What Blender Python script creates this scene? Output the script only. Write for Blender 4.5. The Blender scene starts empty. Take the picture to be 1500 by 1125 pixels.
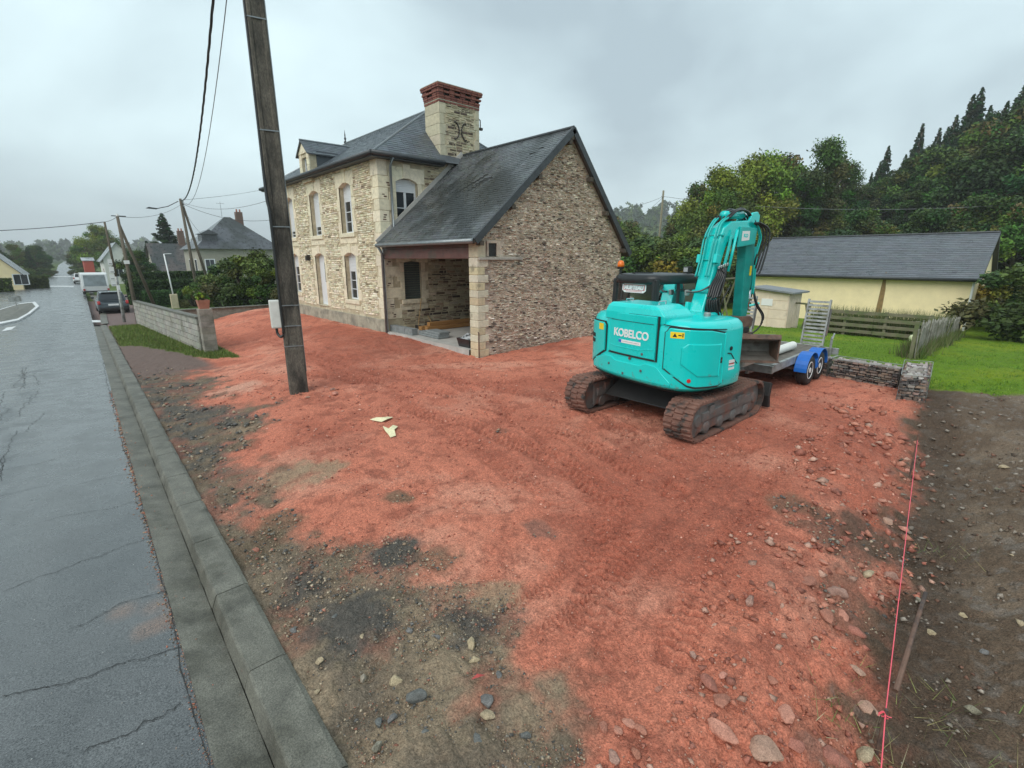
import bpy, math, random
import numpy as np
from mathutils import Matrix, Vector, noise as mnoise

# ------------------------------------------------------------------ camera, sky, sun, exposure
SC = bpy.context.scene
COL = SC.collection
F_PX, CX, CY, HOR, CAM_H = 716.0, 750.0, 562.5, 379.0, 2.5       # of the 1500 x 1125 photograph
PITCH = math.atan((CY - HOR) / F_PX)
YAW = math.radians(42.0)
cam_d = bpy.data.cameras.new('camera')
cam_d.sensor_width = 36.0
cam_d.lens = F_PX / 1500.0 * 36.0
cam_d.clip_start = 0.05
cam_d.clip_end = 6000.0
cam = bpy.data.objects.new('camera', cam_d)
cam.location = (0, 0, CAM_H)
cam.rotation_euler = (math.radians(90) - PITCH, 0, -YAW)
COL.objects.link(cam)
SC.camera = cam

SUN_EL, SUN_AZ = math.radians(46), math.radians(254)              # azimuth clockwise from +Y
world = bpy.data.worlds.new('World')
SC.world = world
world.use_nodes = True
wn, wl = world.node_tree.nodes, world.node_tree.links
wn.clear()
w_out = wn.new('ShaderNodeOutputWorld')
w_bg = wn.new('ShaderNodeBackground')
w_bg.inputs['Strength'].default_value = 0.1
w_sky = wn.new('ShaderNodeTexSky')
w_sky.sky_type = 'NISHITA'
w_sky.sun_disc = False
w_sky.sun_elevation = SUN_EL
w_sky.sun_rotation = SUN_AZ
w_sky.air_density = 1.2
w_sky.dust_density = 3.0
w_tc = wn.new('ShaderNodeTexCoord')
w_map = wn.new('ShaderNodeMapping')
w_map.inputs['Scale'].default_value = (1.0, 1.0, 2.2)
w_map.inputs['Location'].default_value = (3.1, 1.7, 0.4)
wl.new(w_tc.outputs['Generated'], w_map.inputs['Vector'])
w_n = wn.new('ShaderNodeTexNoise')
w_n.inputs['Scale'].default_value = 1.5
w_n.inputs['Detail'].default_value = 5.0
w_n.inputs['Roughness'].default_value = 0.48
w_n.inputs['Distortion'].default_value = 0.35
wl.new(w_map.outputs['Vector'], w_n.inputs['Vector'])
w_r = wn.new('ShaderNodeValToRGB')
w_r.color_ramp.elements[0].position = 0.34
w_r.color_ramp.elements[0].color = (0.345, 0.432, 0.480, 1)
w_r.color_ramp.elements[1].position = 0.68
w_r.color_ramp.elements[1].color = (0.715, 0.880, 0.915, 1)
wl.new(w_n.outputs['Fac'], w_r.inputs['Fac'])
w_mul = wn.new('ShaderNodeVectorMath')
w_mul.operation = 'SCALE'
w_mul.inputs['Scale'].default_value = 9.5
wl.new(w_r.outputs['Color'], w_mul.inputs[0])
w_mix = wn.new('ShaderNodeMixRGB')
w_mix.inputs['Fac'].default_value = 0.94                          # cloud cover
wl.new(w_sky.outputs['Color'], w_mix.inputs['Color1'])
wl.new(w_mul.outputs['Vector'], w_mix.inputs['Color2'])
wl.new(w_mix.outputs['Color'], w_bg.inputs['Color'])
wl.new(w_bg.outputs['Background'], w_out.inputs['Surface'])

sun_d = bpy.data.lights.new('sun', 'SUN')
sun_d.energy = 1.5
sun_d.angle = math.radians(50)
sun_d.color = (1.0, 0.96, 0.90)
sun = bpy.data.objects.new('sun', sun_d)
sd = Vector((math.sin(SUN_AZ) * math.cos(SUN_EL), math.cos(SUN_AZ) * math.cos(SUN_EL), math.sin(SUN_EL)))
sun.rotation_euler = sd.to_track_quat('Z', 'Y').to_euler()
sun.location = (0, 0, 60)
COL.objects.link(sun)

SC.view_settings.view_transform = 'Standard'
SC.view_settings.look = 'None'
SC.view_settings.gamma = 1.0
SC.view_settings.use_curve_mapping = False
SC.view_settings.exposure = 0.6

# ------------------------------------------------------------------ helpers
rng = np.random.default_rng(7)
random.seed(7)
_fw = np.array([math.sin(YAW) * math.cos(PITCH), math.cos(YAW) * math.cos(PITCH), -math.sin(PITCH)])
_rt = np.array([math.cos(YAW), -math.sin(YAW), 0.0])
_up = np.cross(_rt, _fw)

def ray(x, y):
    return _fw + _rt * (x - CX) / F_PX - _up * (y - CY) / F_PX

def g(x, y, z=0.0):
    """photo pixel -> point on the horizontal plane at height z"""
    d = ray(x, y)
    return np.array([0, 0, CAM_H]) + d * ((z - CAM_H) / d[2])

def on_y(x, y, Y):
    d = ray(x, y)
    return np.array([0, 0, CAM_H]) + d * (Y / d[1])

def on_x(x, y, X):
    d = ray(x, y)
    return np.array([0, 0, CAM_H]) + d * (X / d[0])

RY = np.array([-60, 0, 42, 58, 110, 200, 260, 400, 3000.0])
RZ = np.array([1.4, 0, -1.05, -.8, -1.2, -2, .2, 1, 6.0])
_ys = np.linspace(-60, 3000, 12241)
_zs = np.interp(_ys, RY, RZ)
_zs = np.convolve(np.pad(_zs, 24, mode='edge'), np.ones(49) / 49, 'valid')

def zroad(y):
    return np.interp(y, _ys, _zs)

def smooth(a, b, x):
    t = np.clip((np.asarray(x, float) - a) / (b - a), 0, 1)
    return t * t * (3 - 2 * t)

_perm = np.random.default_rng(3).random((256, 256))

def vnoise(x, y):
    xi, yi = np.floor(x).astype(int), np.floor(y).astype(int)
    fx, fy = x - xi, y - yi
    fx, fy = fx * fx * (3 - 2 * fx), fy * fy * (3 - 2 * fy)
    a = _perm[xi & 255, yi & 255]; b = _perm[(xi + 1) & 255, yi & 255]
    c = _perm[xi & 255, (yi + 1) & 255]; d = _perm[(xi + 1) & 255, (yi + 1) & 255]
    return (a * (1 - fx) + b * fx) * (1 - fy) + (c * (1 - fx) + d * fx) * fy

def fbm(x, y, oct=4, lac=2.03, gain=0.5):
    x = np.asarray(x, float); y = np.asarray(y, float)
    s = np.zeros_like(x); a = 1.0; t = 0.0
    for i in range(oct):
        s += a * vnoise(x + 17.3 * i, y + 9.1 * i); t += a
        x = x * lac; y = y * lac; a *= gain
    return s / t

def srgb(r, g_, b):
    f = lambda c: (c / 255 / 12.92) if c / 255 <= 0.04045 else ((c / 255 + 0.055) / 1.055) ** 2.4
    return (f(r), f(g_), f(b))

MATS = {}

def mat(name, col, rough=0.6, var=0.25, scale=6.0, bump=0.0, bscale=40.0, metal=0.0, attr=False, spec=0.5,
        detail=5.0, col2=None, c2scale=1.5, c2lo=0.45, c2hi=0.65, stretch=None, coat=0.0, rvar=0.0, bdist=0.02, speck=0.0, sscale=150.0):
    """principled material; colour varied by world-space noise, optional second colour in patches, bump"""
    m = bpy.data.materials.new(name)
    MATS[name] = m
    m.use_nodes = True
    n, l = m.node_tree.nodes, m.node_tree.links
    p = n['Principled BSDF']
    p.inputs['Roughness'].default_value = rough
    p.inputs['Metallic'].default_value = metal
    p.inputs['Specular IOR Level'].default_value = spec
    p.inputs['Coat Weight'].default_value = coat
    geo = n.new('ShaderNodeNewGeometry')
    vec = geo.outputs['Position']
    if stretch:
        mp = n.new('ShaderNodeMapping')
        mp.inputs['Scale'].default_value = stretch
        l.new(vec, mp.inputs['Vector'])
        vec = mp.outputs['Vector']
    if attr:
        at = n.new('ShaderNodeAttribute')
        at.attribute_name = 'Col'
        base = at.outputs['Color']
    else:
        rgb = n.new('ShaderNodeRGB')
        rgb.outputs[0].default_value = (*col, 1)
        base = rgb.outputs[0]
    if col2 is not None:
        nz = n.new('ShaderNodeTexNoise')
        nz.inputs['Scale'].default_value = c2scale
        nz.inputs['Detail'].default_value = 6
        nz.inputs['Roughness'].default_value = 0.62
        l.new(vec, nz.inputs['Vector'])
        rp = n.new('ShaderNodeMapRange')
        rp.interpolation_type = 'SMOOTHSTEP'
        rp.inputs['From Min'].default_value = c2lo
        rp.inputs['From Max'].default_value = c2hi
        l.new(nz.outputs['Fac'], rp.inputs['Value'])
        mx = n.new('ShaderNodeMixRGB')
        l.new(rp.outputs['Result'], mx.inputs['Fac'])
        l.new(base, mx.inputs['Color1'])
        mx.inputs['Color2'].default_value = (*col2, 1)
        base = mx.outputs['Color']
    if var > 0:
        nz = n.new('ShaderNodeTexNoise')
        nz.inputs['Scale'].default_value = scale
        nz.inputs['Detail'].default_value = detail
        nz.inputs['Roughness'].default_value = 0.65
        l.new(vec, nz.inputs['Vector'])
        mr = n.new('ShaderNodeMapRange')
        mr.inputs['From Min'].default_value = 0.25
        mr.inputs['From Max'].default_value = 0.75
        mr.inputs['To Min'].default_value = 1 - var
        mr.inputs['To Max'].default_value = 1 + var
        l.new(nz.outputs['Fac'], mr.inputs['Value'])
        vm = n.new('ShaderNodeVectorMath')
        vm.operation = 'SCALE'
        l.new(base, vm.inputs[0])
        l.new(mr.outputs['Result'], vm.inputs['Scale'])
        base = vm.outputs['Vector']
        if rvar > 0:
            m2 = n.new('ShaderNodeMapRange')
            m2.inputs['From Min'].default_value = 0.3
            m2.inputs['From Max'].default_value = 0.7
            m2.inputs['To Min'].default_value = max(0.03, rough - rvar)
            m2.inputs['To Max'].default_value = min(1, rough + rvar)
            l.new(nz.outputs['Fac'], m2.inputs['Value'])
            l.new(m2.outputs['Result'], p.inputs['Roughness'])
    if speck > 0:
        ns = n.new('ShaderNodeTexNoise')
        ns.inputs['Scale'].default_value = sscale
        ns.inputs['Detail'].default_value = 3
        ns.inputs['Roughness'].default_value = 0.7
        l.new(vec, ns.inputs['Vector'])
        ms = n.new('ShaderNodeMapRange')
        ms.inputs['From Min'].default_value = 0.36
        ms.inputs['From Max'].default_value = 0.64
        ms.inputs['To Min'].default_value = 1 - speck
        ms.inputs['To Max'].default_value = 1 + speck
        ms.clamp = False
        l.new(ns.outputs['Fac'], ms.inputs['Value'])
        vs = n.new('ShaderNodeVectorMath')
        vs.operation = 'SCALE'
        l.new(base, vs.inputs[0])
        l.new(ms.outputs['Result'], vs.inputs['Scale'])
        base = vs.outputs['Vector']
    l.new(base, p.inputs['Base Color'])
    if bump > 0:
        nb = n.new('ShaderNodeTexNoise')
        nb.inputs['Scale'].default_value = bscale
        nb.inputs['Detail'].default_value = 4
        nb.inputs['Roughness'].default_value = 0.6
        l.new(vec, nb.inputs['Vector'])
        bp = n.new('ShaderNodeBump')
        bp.inputs['Strength'].default_value = bump
        bp.inputs['Distance'].default_value = bdist
        l.new(nb.outputs['Fac'], bp.inputs['Height'])
        l.new(bp.outputs['Normal'], p.inputs['Normal'])
    return m

class MB:
    """collects verts / faces in world space; build() links them as one mesh object"""
    def __init__(s):
        s.v, s.f, s.c = [], [], []
    def add(s, vs, fs, col=None):
        o = len(s.v)
        s.v.extend([tuple(map(float, p)) for p in vs])
        for f in fs:
            s.f.append(tuple(i + o for i in f)); s.c.append(col)
        return s
    def box(s, lo, hi, M=None, col=None):
        x0, y0, z0 = lo; x1, y1, z1 = hi
        vs = [(x0,y0,z0),(x1,y0,z0),(x1,y1,z0),(x0,y1,z0),(x0,y0,z1),(x1,y0,z1),(x1,y1,z1),(x0,y1,z1)]
        if M is not None: vs = [tuple(M @ Vector(p)) for p in vs]
        return s.add(vs, [(0,3,2,1),(4,5,6,7),(0,1,5,4),(1,2,6,5),(2,3,7,6),(3,0,4,7)], col)
    def prism(s, poly, a, b, fn, col=None):
        """poly of (p,q) extruded from a to b; fn(p,q,t) -> xyz"""
        n = len(poly)
        vs = [fn(p, q, a) for p, q in poly] + [fn(p, q, b) for p, q in poly]
        fs = [tuple(range(n - 1, -1, -1)), tuple(range(n, 2 * n))]
        fs += [(i, (i + 1) % n, n + (i + 1) % n, n + i) for i in range(n)]
        return s.add(vs, fs, col)
    def tube(s, pts, r, n=8, cap=True, col=None):
        pts = [Vector(p) for p in pts]
        rs = r if hasattr(r, '__len__') else [r] * len(pts)
        vs = []; up = Vector((0, 0, 1))
        for i, p in enumerate(pts):
            t = (pts[min(i + 1, len(pts) - 1)] - pts[max(i - 1, 0)]).normalized()
            ref = Vector((0, 0, 1)) if abs(t.z) < 0.95 else Vector((1, 0, 0))
            a = t.cross(ref).normalized(); b = t.cross(a).normalized()
            for k in range(n):
                w = 2 * math.pi * k / n
                vs.append(tuple(p + (a * math.cos(w) + b * math.sin(w)) * rs[i]))
        fs = []
        for i in range(len(pts) - 1):
            for k in range(n):
                fs.append((i*n+k, i*n+(k+1) % n, (i+1)*n+(k+1) % n, (i+1)*n+k))
        if cap:
            fs.append(tuple(range(n - 1, -1, -1))); fs.append(tuple((len(pts)-1)*n + k for k in range(n)))
        return s.add(vs, fs, col)
    def lathe(s, prof, c, axis=(0, 0, 1), n=20, col=None):
        """prof: list of (radius, height along axis)"""
        ax = Vector(axis).normalized()
        ref = Vector((0, 0, 1)) if abs(ax.z) < 0.9 else Vector((1, 0, 0))
        a = ax.cross(ref).normalized(); b = ax.cross(a).normalized(); c = Vector(c)
        vs = []
        for r, h in prof:
            for k in range(n):
                w = 2 * math.pi * k / n
                vs.append(tuple(c + ax * h + (a * math.cos(w) + b * math.sin(w)) * r))
        fs = [(i*n+k, i*n+(k+1) % n, (i+1)*n+(k+1) % n, (i+1)*n+k) for i in range(len(prof)-1) for k in range(n)]
        fs.append(tuple(range(n - 1, -1, -1))); fs.append(tuple((len(prof)-1)*n + k for k in range(n)))
        return s.add(vs, fs, col)
    def quad(s, a, b, c, d, col=None):
        return s.add([a, b, c, d], [(0, 1, 2, 3)], col)
    def build(s, name, m, parent=None, smooth=False, bevel=0.0, bseg=2, kind=None, auto=None):
        base = Vector((0, 0, 0))
        if parent is not None:
            base = Vector(parent.get('_base', (0, 0, 0)))
        me = bpy.data.meshes.new(name)
        me.from_pydata([(v[0]-base.x, v[1]-base.y, v[2]-base.z) for v in s.v], [], s.f)
        if any(c is not None for c in s.c):
            set_cols(me, s.c)
        me.update()
        return link(name, me, m, parent, smooth, bevel, bseg, kind)

def set_cols(me, cols):
    at = me.color_attributes.new('Col', 'FLOAT_COLOR', 'CORNER')
    cnt = [p.loop_total for p in me.polygons]
    arr = np.ones((len(me.polygons), 4), np.float32)
    arr[:, :3] = [c if c is not None else (.5, .5, .5) for c in cols]
    at.data.foreach_set('color', np.repeat(arr, cnt, axis=0).ravel())

def link(name, me, m, parent=None, smooth=False, bevel=0.0, bseg=2, kind=None):
    ob = bpy.data.objects.new(name, me)
    COL.objects.link(ob)
    if isinstance(m, str): m = MATS[m]
    if m is not None and not me.materials: me.materials.append(m)
    if smooth:
        me.polygons.foreach_set('use_smooth', [True] * len(me.polygons))
    if bevel > 0:
        b = ob.modifiers.new('bevel', 'BEVEL'); b.width = bevel; b.segments = bseg; b.limit_method = 'ANGLE'; b.angle_limit = math.radians(35)
    if parent is not None:
        ob.parent = parent
        ob['_base'] = list(parent.get('_base', (0, 0, 0)))
    if kind: ob['kind'] = kind
    return ob

def place(name, me, m, parent, loc, rot=(0, 0, 0), scale=(1, 1, 1)):
    """an object sharing mesh data, at a world place, under parent"""
    ob = link(name, me, m, parent)
    b = Vector(parent.get('_base', (0, 0, 0))) if parent is not None else Vector((0, 0, 0))
    ob.location = Vector(loc) - b
    ob.rotation_euler = rot
    ob.scale = scale
    return ob

def thing(name, label, cat, loc=(0, 0, 0), group=None):
    o = bpy.data.objects.new(name, None)
    COL.objects.link(o)
    o.location = [float(x) for x in loc]
    o['_base'] = [float(x) for x in loc]
    o.empty_display_size = 0.2
    return tag(o, label, cat, group)

def tag(o, label, cat, group=None):
    o['label'] = label; o['category'] = cat
    if group: o['group'] = group
    return o

def struct(o):
    o['kind'] = 'structure'
    return o

def emit(pieces, parent, name, m, rest_name, limit=300, own=True):
    """pieces: (verts, faces, colour). The ones that show largest become parts of their own, the rest one 'stuff' part"""
    def size(p):
        v = np.array(p[0]); c = v.mean(0); d = np.linalg.norm(c - np.array([0, 0, CAM_H]))
        e = v.max(0) - v.min(0)
        return np.sort(e)[1:].prod() / d ** 2
    order = sorted(range(len(pieces)), key=lambda i: -size(pieces[i]))
    first = order[:limit]; rest = order[limit:]
    for i in first:
        vs, fs, c = pieces[i]
        MB().add(vs, fs, c).build(name, m, parent)
    if rest:
        b = MB()
        for i in rest: b.add(*pieces[i])
        b.build(rest_name, m, parent, kind='stuff')

def text_mesh(txt, size=1.0, offset=0.0, extrude=0.004):
    cu = bpy.data.curves.new('lettering', 'FONT')
    cu.body = txt; cu.size = size; cu.offset = offset; cu.extrude = extrude; cu.align_x = 'CENTER'; cu.align_y = 'CENTER'
    ob = bpy.data.objects.new('lettering', cu)
    COL.objects.link(ob)
    dg = bpy.context.evaluated_depsgraph_get()
    me = bpy.data.meshes.new_from_object(ob.evaluated_get(dg))
    vs = [tuple(v.co) for v in me.vertices]; fs = [tuple(p.vertices) for p in me.polygons]
    bpy.data.objects.remove(ob); bpy.data.curves.remove(cu); bpy.data.meshes.remove(me)
    return vs, fs

def jit(c, a):
    k = 1 + random.uniform(-a, a)
    return tuple(max(0.003, x * k * (1 + random.uniform(-a, a) * 0.25)) for x in c)

# ------------------------------------------------------------------ materials
mat('asphalt', (0.088, 0.097, 0.108), rough=0.34, var=0.30, scale=1.3, bump=0.55, bscale=130, rvar=0.16, col2=(0.055, 0.060, 0.066), c2scale=0.55, c2lo=0.42, c2hi=0.62, bdist=0.006)
mat('crack', (0.02, 0.02, 0.02), rough=0.7, var=0.3)
mat('concrete', (0.126, 0.122, 0.10), rough=0.6, speck=.4, sscale=110, var=0.40, scale=5, bump=0.4, bscale=120, col2=(0.078, 0.075, 0.058), c2scale=2.3, bdist=0.008)
mat('old_concrete', (0.098, 0.086, 0.069), rough=0.8, speck=.35, sscale=70, var=0.45, scale=9, stretch=(1,1,.35), bump=0.6, bscale=70, col2=(0.03, 0.027, 0.022), c2scale=3.0, c2lo=.42, c2hi=.62, bdist=0.01)
mat('block', (0.30, 0.285, 0.25), rough=0.85, var=0.3, scale=7, bump=0.5, bscale=70, attr=True, col2=(0.15, 0.14, 0.11), c2scale=2.2, c2lo=.5, c2hi=.72)
mat('slab', (0.42, 0.40, 0.37), rough=0.75, var=0.22, scale=3, bump=0.2, bscale=50)
mat('ground', (0.3, 0.1, 0.07), rough=0.8, spec=0.15, var=0.34, scale=30, bump=1.0, bscale=60, attr=True, detail=8, bdist=0.03, rvar=0.12, speck=.27, sscale=80)
mat('terrain', (0.07, 0.13, 0.03), rough=0.9, spec=.1, var=0.35, scale=0.6, bump=0.4, bscale=8, attr=True)
mat('pebble', (0.3, 0.2, 0.15), rough=0.75, spec=.2, speck=.3, sscale=160, var=0.3, scale=25, attr=True, bump=0.3, bscale=60)
mat('stone', (0.4, 0.35, 0.25), rough=0.85, var=0.28, scale=14, attr=True, bump=0.5, bscale=60, bdist=0.012)
mat('mortar_cream', (0.46, 0.39, 0.265), rough=0.9, var=0.22, scale=5, bump=0.6, bscale=35, col2=(0.60, 0.53, 0.385), c2scale=3.4)  # set darker than the stones: shade of the recessed joints is in the colour
mat('mortar_barn', (0.53, 0.435, 0.345), rough=0.9, var=0.35, scale=3.5, bump=0.8, bscale=30, col2=(0.31, 0.245, 0.20), c2scale=1.1)
mat('ashlar', (0.50, 0.43, 0.29), rough=0.82, var=0.20, scale=8, attr=True, bump=0.3, bscale=45, col2=(0.27, 0.235, 0.165), c2scale=2.6, c2lo=.56, c2hi=.75)
mat('plinth', (0.36, 0.335, 0.26), rough=0.85, var=0.3, scale=4, bump=0.4, bscale=30, col2=(0.22, 0.21, 0.17), c2scale=1.8)
mat('slate', (0.085, 0.095, 0.105), rough=0.31, var=0.3, scale=3.0, attr=True, bump=0.25, bscale=40, rvar=0.1, col2=(0.030, 0.034, 0.033), c2scale=0.42, c2lo=.46, c2hi=.58, stretch=(1, 1, 0.45))
mat('slate_clean', (0.085, 0.10, 0.115), rough=0.34, var=0.25, scale=2.0, attr=True, bump=0.25, bscale=40, rvar=0.1)
mat('zinc', (0.23, 0.25, 0.26), rough=0.42, var=0.2, scale=6, metal=0.6)
mat('dark_zinc', (0.05, 0.055, 0.06), rough=0.45, var=0.25, scale=6, metal=0.3)
mat('pvc_white', (0.72, 0.74, 0.76), rough=0.35, var=0.05, scale=3)
mat('grey_plastic', (0.40, 0.41, 0.40), rough=0.45, var=0.1)
mat('box_white', (0.62, 0.62, 0.58), rough=0.5, var=0.12, scale=7, col2=(0.45, 0.44, 0.38), c2scale=5, c2lo=.6, c2hi=.75)
mat('window_glass', (0.02, 0.025, 0.03), rough=0.06, var=0.0, spec=0.7)
mat('brick_red', (0.25, 0.075, 0.05), rough=0.8, var=0.25, scale=12, attr=True, bump=0.3, bscale=60)
mat('iron', (0.03, 0.025, 0.022), rough=0.7, var=0.3)
mat('beam_red', (0.135, 0.06, 0.05), rough=0.55, var=0.3, scale=5, bump=0.2, bscale=30, col2=(0.09, 0.065, 0.05), c2scale=2.4, c2lo=.46, c2hi=.6)
mat('timber', (0.34, 0.17, 0.055), rough=0.6, var=0.25, scale=4, stretch=(1, 6, 6))
mat('timber_old', (0.075, 0.06, 0.045), rough=0.85, var=0.4, scale=6)
mat('stick_wood', (0.42, 0.27, 0.12), rough=0.6, var=0.2)
mat('paver', (0.20, 0.215, 0.215), rough=0.8, var=0.25, scale=9)
mat('bag_black', (0.02, 0.02, 0.022), rough=0.3, var=0.2)
mat('teal', (0.0, 0.59, 0.56), rough=0.30, var=0.07, scale=1.4, coat=0.35, rvar=0.06)
mat('teal_shaded', (0.004, 0.27, 0.24), rough=0.45, var=0.2, scale=6, rvar=0.1)  # body teal darkened: the stick's shade is put into the paint colour
mat('teal_worn', (0.006, 0.42, 0.39), rough=0.42, var=0.16, scale=5, coat=0.1, rvar=0.1)
mat('black_paint', (0.016, 0.017, 0.018), rough=0.38, var=0.2)
mat('gasket', (0.012, 0.014, 0.014), rough=0.6, var=0.1)
mat('hose', (0.02, 0.02, 0.021), rough=0.35, var=0.2)
mat('rubber_mud', (0.175, 0.085, 0.062), rough=0.8, var=0.4, scale=9, bump=0.4, bscale=50, col2=(0.04, 0.035, 0.032), c2scale=4.5, c2lo=.5, c2hi=.62)
mat('rubber', (0.022, 0.022, 0.023), rough=0.7, var=0.3)
mat('track_steel', (0.13, 0.125, 0.12), rough=0.6, var=0.35, scale=8, col2=(0.16, 0.08, 0.06), c2scale=4, metal=0.2)
mat('under_black', (0.014, 0.013, 0.013), rough=0.6, var=0.3)
mat('rust', (0.15, 0.085, 0.06), rough=0.7, var=0.4, scale=9, col2=(0.06, 0.045, 0.04), c2scale=4, bump=0.3, bscale=40)
mat('bucket_steel', (0.19, 0.17, 0.15), rough=0.5, var=0.35, scale=6, col2=(0.12, 0.085, 0.065), c2scale=3.5, c2lo=.5, c2hi=.7, metal=0.2)
mat('chrome', (0.55, 0.56, 0.57), rough=0.2, var=0.1, metal=1.0)
mat('galv', (0.36, 0.37, 0.36), rough=0.5, var=0.25, scale=10, metal=0.45, col2=(0.22, 0.22, 0.20), c2scale=6)
mat('deck_wood', (0.14, 0.125, 0.105), rough=0.8, var=0.35, scale=5)
mat('blue_plastic', (0.012, 0.13, 0.50), rough=0.35, var=0.12)
mat('white_paint', (0.74, 0.75, 0.75), rough=0.45, var=0.08)
mat('road_white', (0.62, 0.63, 0.63), rough=0.5, var=0.25, scale=9, col2=(0.3, 0.31, 0.32), c2scale=6, c2lo=.6, c2hi=.75)
mat('sticker_white', (0.78, 0.78, 0.78), rough=0.4, var=0.03)
mat('sticker_yellow', (0.85, 0.62, 0.02), rough=0.4, var=0.05)
mat('sticker_red', (0.55, 0.02, 0.02), rough=0.4, var=0.05)
mat('sticker_grey', (0.35, 0.36, 0.37), rough=0.4, var=0.05)
mat('orange_lens', (0.75, 0.16, 0.01), rough=0.15, var=0.1)
mat('wood_pole', (0.115, 0.095, 0.07), rough=0.85, var=0.35, scale=8, stretch=(4, 4, 0.5))
mat('wire', (0.03, 0.03, 0.032), rough=0.5, var=0.1)
mat('wire_grey', (0.16, 0.17, 0.18), rough=0.5, var=0.1)
mat('render_cream', (0.84, 0.70, 0.43), rough=0.9, var=0.08, scale=2, bump=0.2, bscale=30)
mat('stain_brown', (0.25, 0.16, 0.07), rough=0.9, var=0.3)
mat('render_grey', (0.34, 0.32, 0.27), rough=0.9, var=0.15, scale=1.5)
mat('render_white', (0.62, 0.62, 0.58), rough=0.9, var=0.1, scale=1.5)
mat('shed_wall', (0.74, 0.61, 0.48), rough=0.85, var=0.12, scale=3, attr=False, col2=(0.42, 0.36, 0.28), c2scale=2.5, c2lo=.6, c2hi=.8)
mat('red_sheet', (0.42, 0.07, 0.045), rough=0.6, var=0.15)
mat('fence_wood', (0.17, 0.155, 0.10), rough=0.85, var=0.35, scale=6, col2=(0.10, 0.12, 0.05), c2scale=3)
mat('gabion_stone', (0.16, 0.12, 0.10), rough=0.8, var=0.3, scale=14, attr=True, bump=0.4, bscale=50)
mat('bark', (0.085, 0.07, 0.05), rough=0.9, var=0.4, scale=7, bump=0.5, bscale=30)
def leafmat(name, col, tr=0.25):
    m = mat(name, col, rough=0.55, var=0.3, scale=0.7, attr=True, spec=0.15)
    return m
leafmat('leaf', (0.06, 0.10, 0.02))
leafmat('grass', (0.10, 0.2, 0.03))
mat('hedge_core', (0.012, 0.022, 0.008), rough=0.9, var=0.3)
mat('car_paint', (0.018, 0.028, 0.035), rough=0.22, var=0.1, coat=0.6)
mat('car_white', (0.66, 0.68, 0.68), rough=0.3, var=0.06, coat=0.3)
mat('tail_red', (0.35, 0.012, 0.012), rough=0.2, var=0.05)
mat('string_pink', (0.85, 0.12, 0.16), rough=0.6, var=0.1)
mat('scrap', (0.72, 0.66, 0.42), rough=0.7, var=0.2, scale=30)
mat('pipe_white', (0.74, 0.73, 0.68), rough=0.45, var=0.08)
mat('terracotta', (0.36, 0.15, 0.10), rough=0.8, var=0.2)
mat('ball', (0.68, 0.72, 0.45), rough=0.4, var=0.1)

def splash(m, lo=.70, hi=1.25, col=(.20, .085, .06)):
    """dried mud flecks on paint, thicker on the lower panels"""
    n, l = m.node_tree.nodes, m.node_tree.links
    p = n['Principled BSDF']; src = p.inputs['Base Color'].links[0].from_socket
    geo = n.new('ShaderNodeNewGeometry'); sx = n.new('ShaderNodeSeparateXYZ'); l.new(geo.outputs['Position'], sx.inputs[0])
    mr = n.new('ShaderNodeMapRange'); mr.inputs['From Min'].default_value = lo; mr.inputs['From Max'].default_value = hi; mr.inputs['To Min'].default_value = .52; mr.inputs['To Max'].default_value = .74
    l.new(sx.outputs['Z'], mr.inputs['Value'])
    nz = n.new('ShaderNodeTexNoise'); nz.inputs['Scale'].default_value = 13; nz.inputs['Detail'].default_value = 8; nz.inputs['Roughness'].default_value = .75
    l.new(geo.outputs['Position'], nz.inputs['Vector'])
    sb = n.new('ShaderNodeMath'); sb.operation = 'SUBTRACT'; l.new(nz.outputs['Fac'], sb.inputs[0]); l.new(mr.outputs['Result'], sb.inputs[1])
    m2 = n.new('ShaderNodeMapRange'); m2.inputs['From Min'].default_value = 0.0; m2.inputs['From Max'].default_value = .07; m2.inputs['To Max'].default_value = .75; l.new(sb.outputs[0], m2.inputs['Value'])
    mx = n.new('ShaderNodeMixRGB'); l.new(m2.outputs['Result'], mx.inputs['Fac']); l.new(src, mx.inputs['Color1']); mx.inputs['Color2'].default_value = (*col, 1)
    l.new(mx.outputs['Color'], p.inputs['Base Color'])
splash(MATS['teal'], .62, 1.35)
splash(MATS['concrete'], -60, 60, (.25, .125, .09))

def glass_mat(name, tint, gloss=0.12):
    m = bpy.data.materials.new(name); MATS[name] = m; m.use_nodes = True
    n, l = m.node_tree.nodes, m.node_tree.links
    n.clear()
    o = n.new('ShaderNodeOutputMaterial'); t = n.new('ShaderNodeBsdfTransparent'); gl = n.new('ShaderNodeBsdfGlossy')
    t.inputs['Color'].default_value = (*tint, 1); gl.inputs['Roughness'].default_value = 0.03
    fr = n.new('ShaderNodeFresnel'); fr.inputs['IOR'].default_value = 1.5
    ad = n.new('ShaderNodeMath'); ad.operation = 'MULTIPLY'; ad.inputs[1].default_value = 1.0
    l.new(fr.outputs[0], ad.inputs[0])
    mx = n.new('ShaderNodeMixShader')
    l.new(ad.outputs[0], mx.inputs[0]); l.new(t.outputs[0], mx.inputs[1]); l.new(gl.outputs[0], mx.inputs[2])
    l.new(mx.outputs[0], o.inputs['Surface'])
glass_mat('cab_glass', (0.22, 0.29, 0.27))
# ------------------------------------------------------------------ terrain, road, kerb, yard
def gr(x, y):
    """photo pixel -> point on the falling road level"""
    d = ray(x, y); t = np.arange(1, 700, 0.04)
    P = np.array([0, 0, CAM_H]) + t[:, None] * d
    k = np.argmax(P[:, 2] < zroad(P[:, 1]))
    return P[k]

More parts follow.
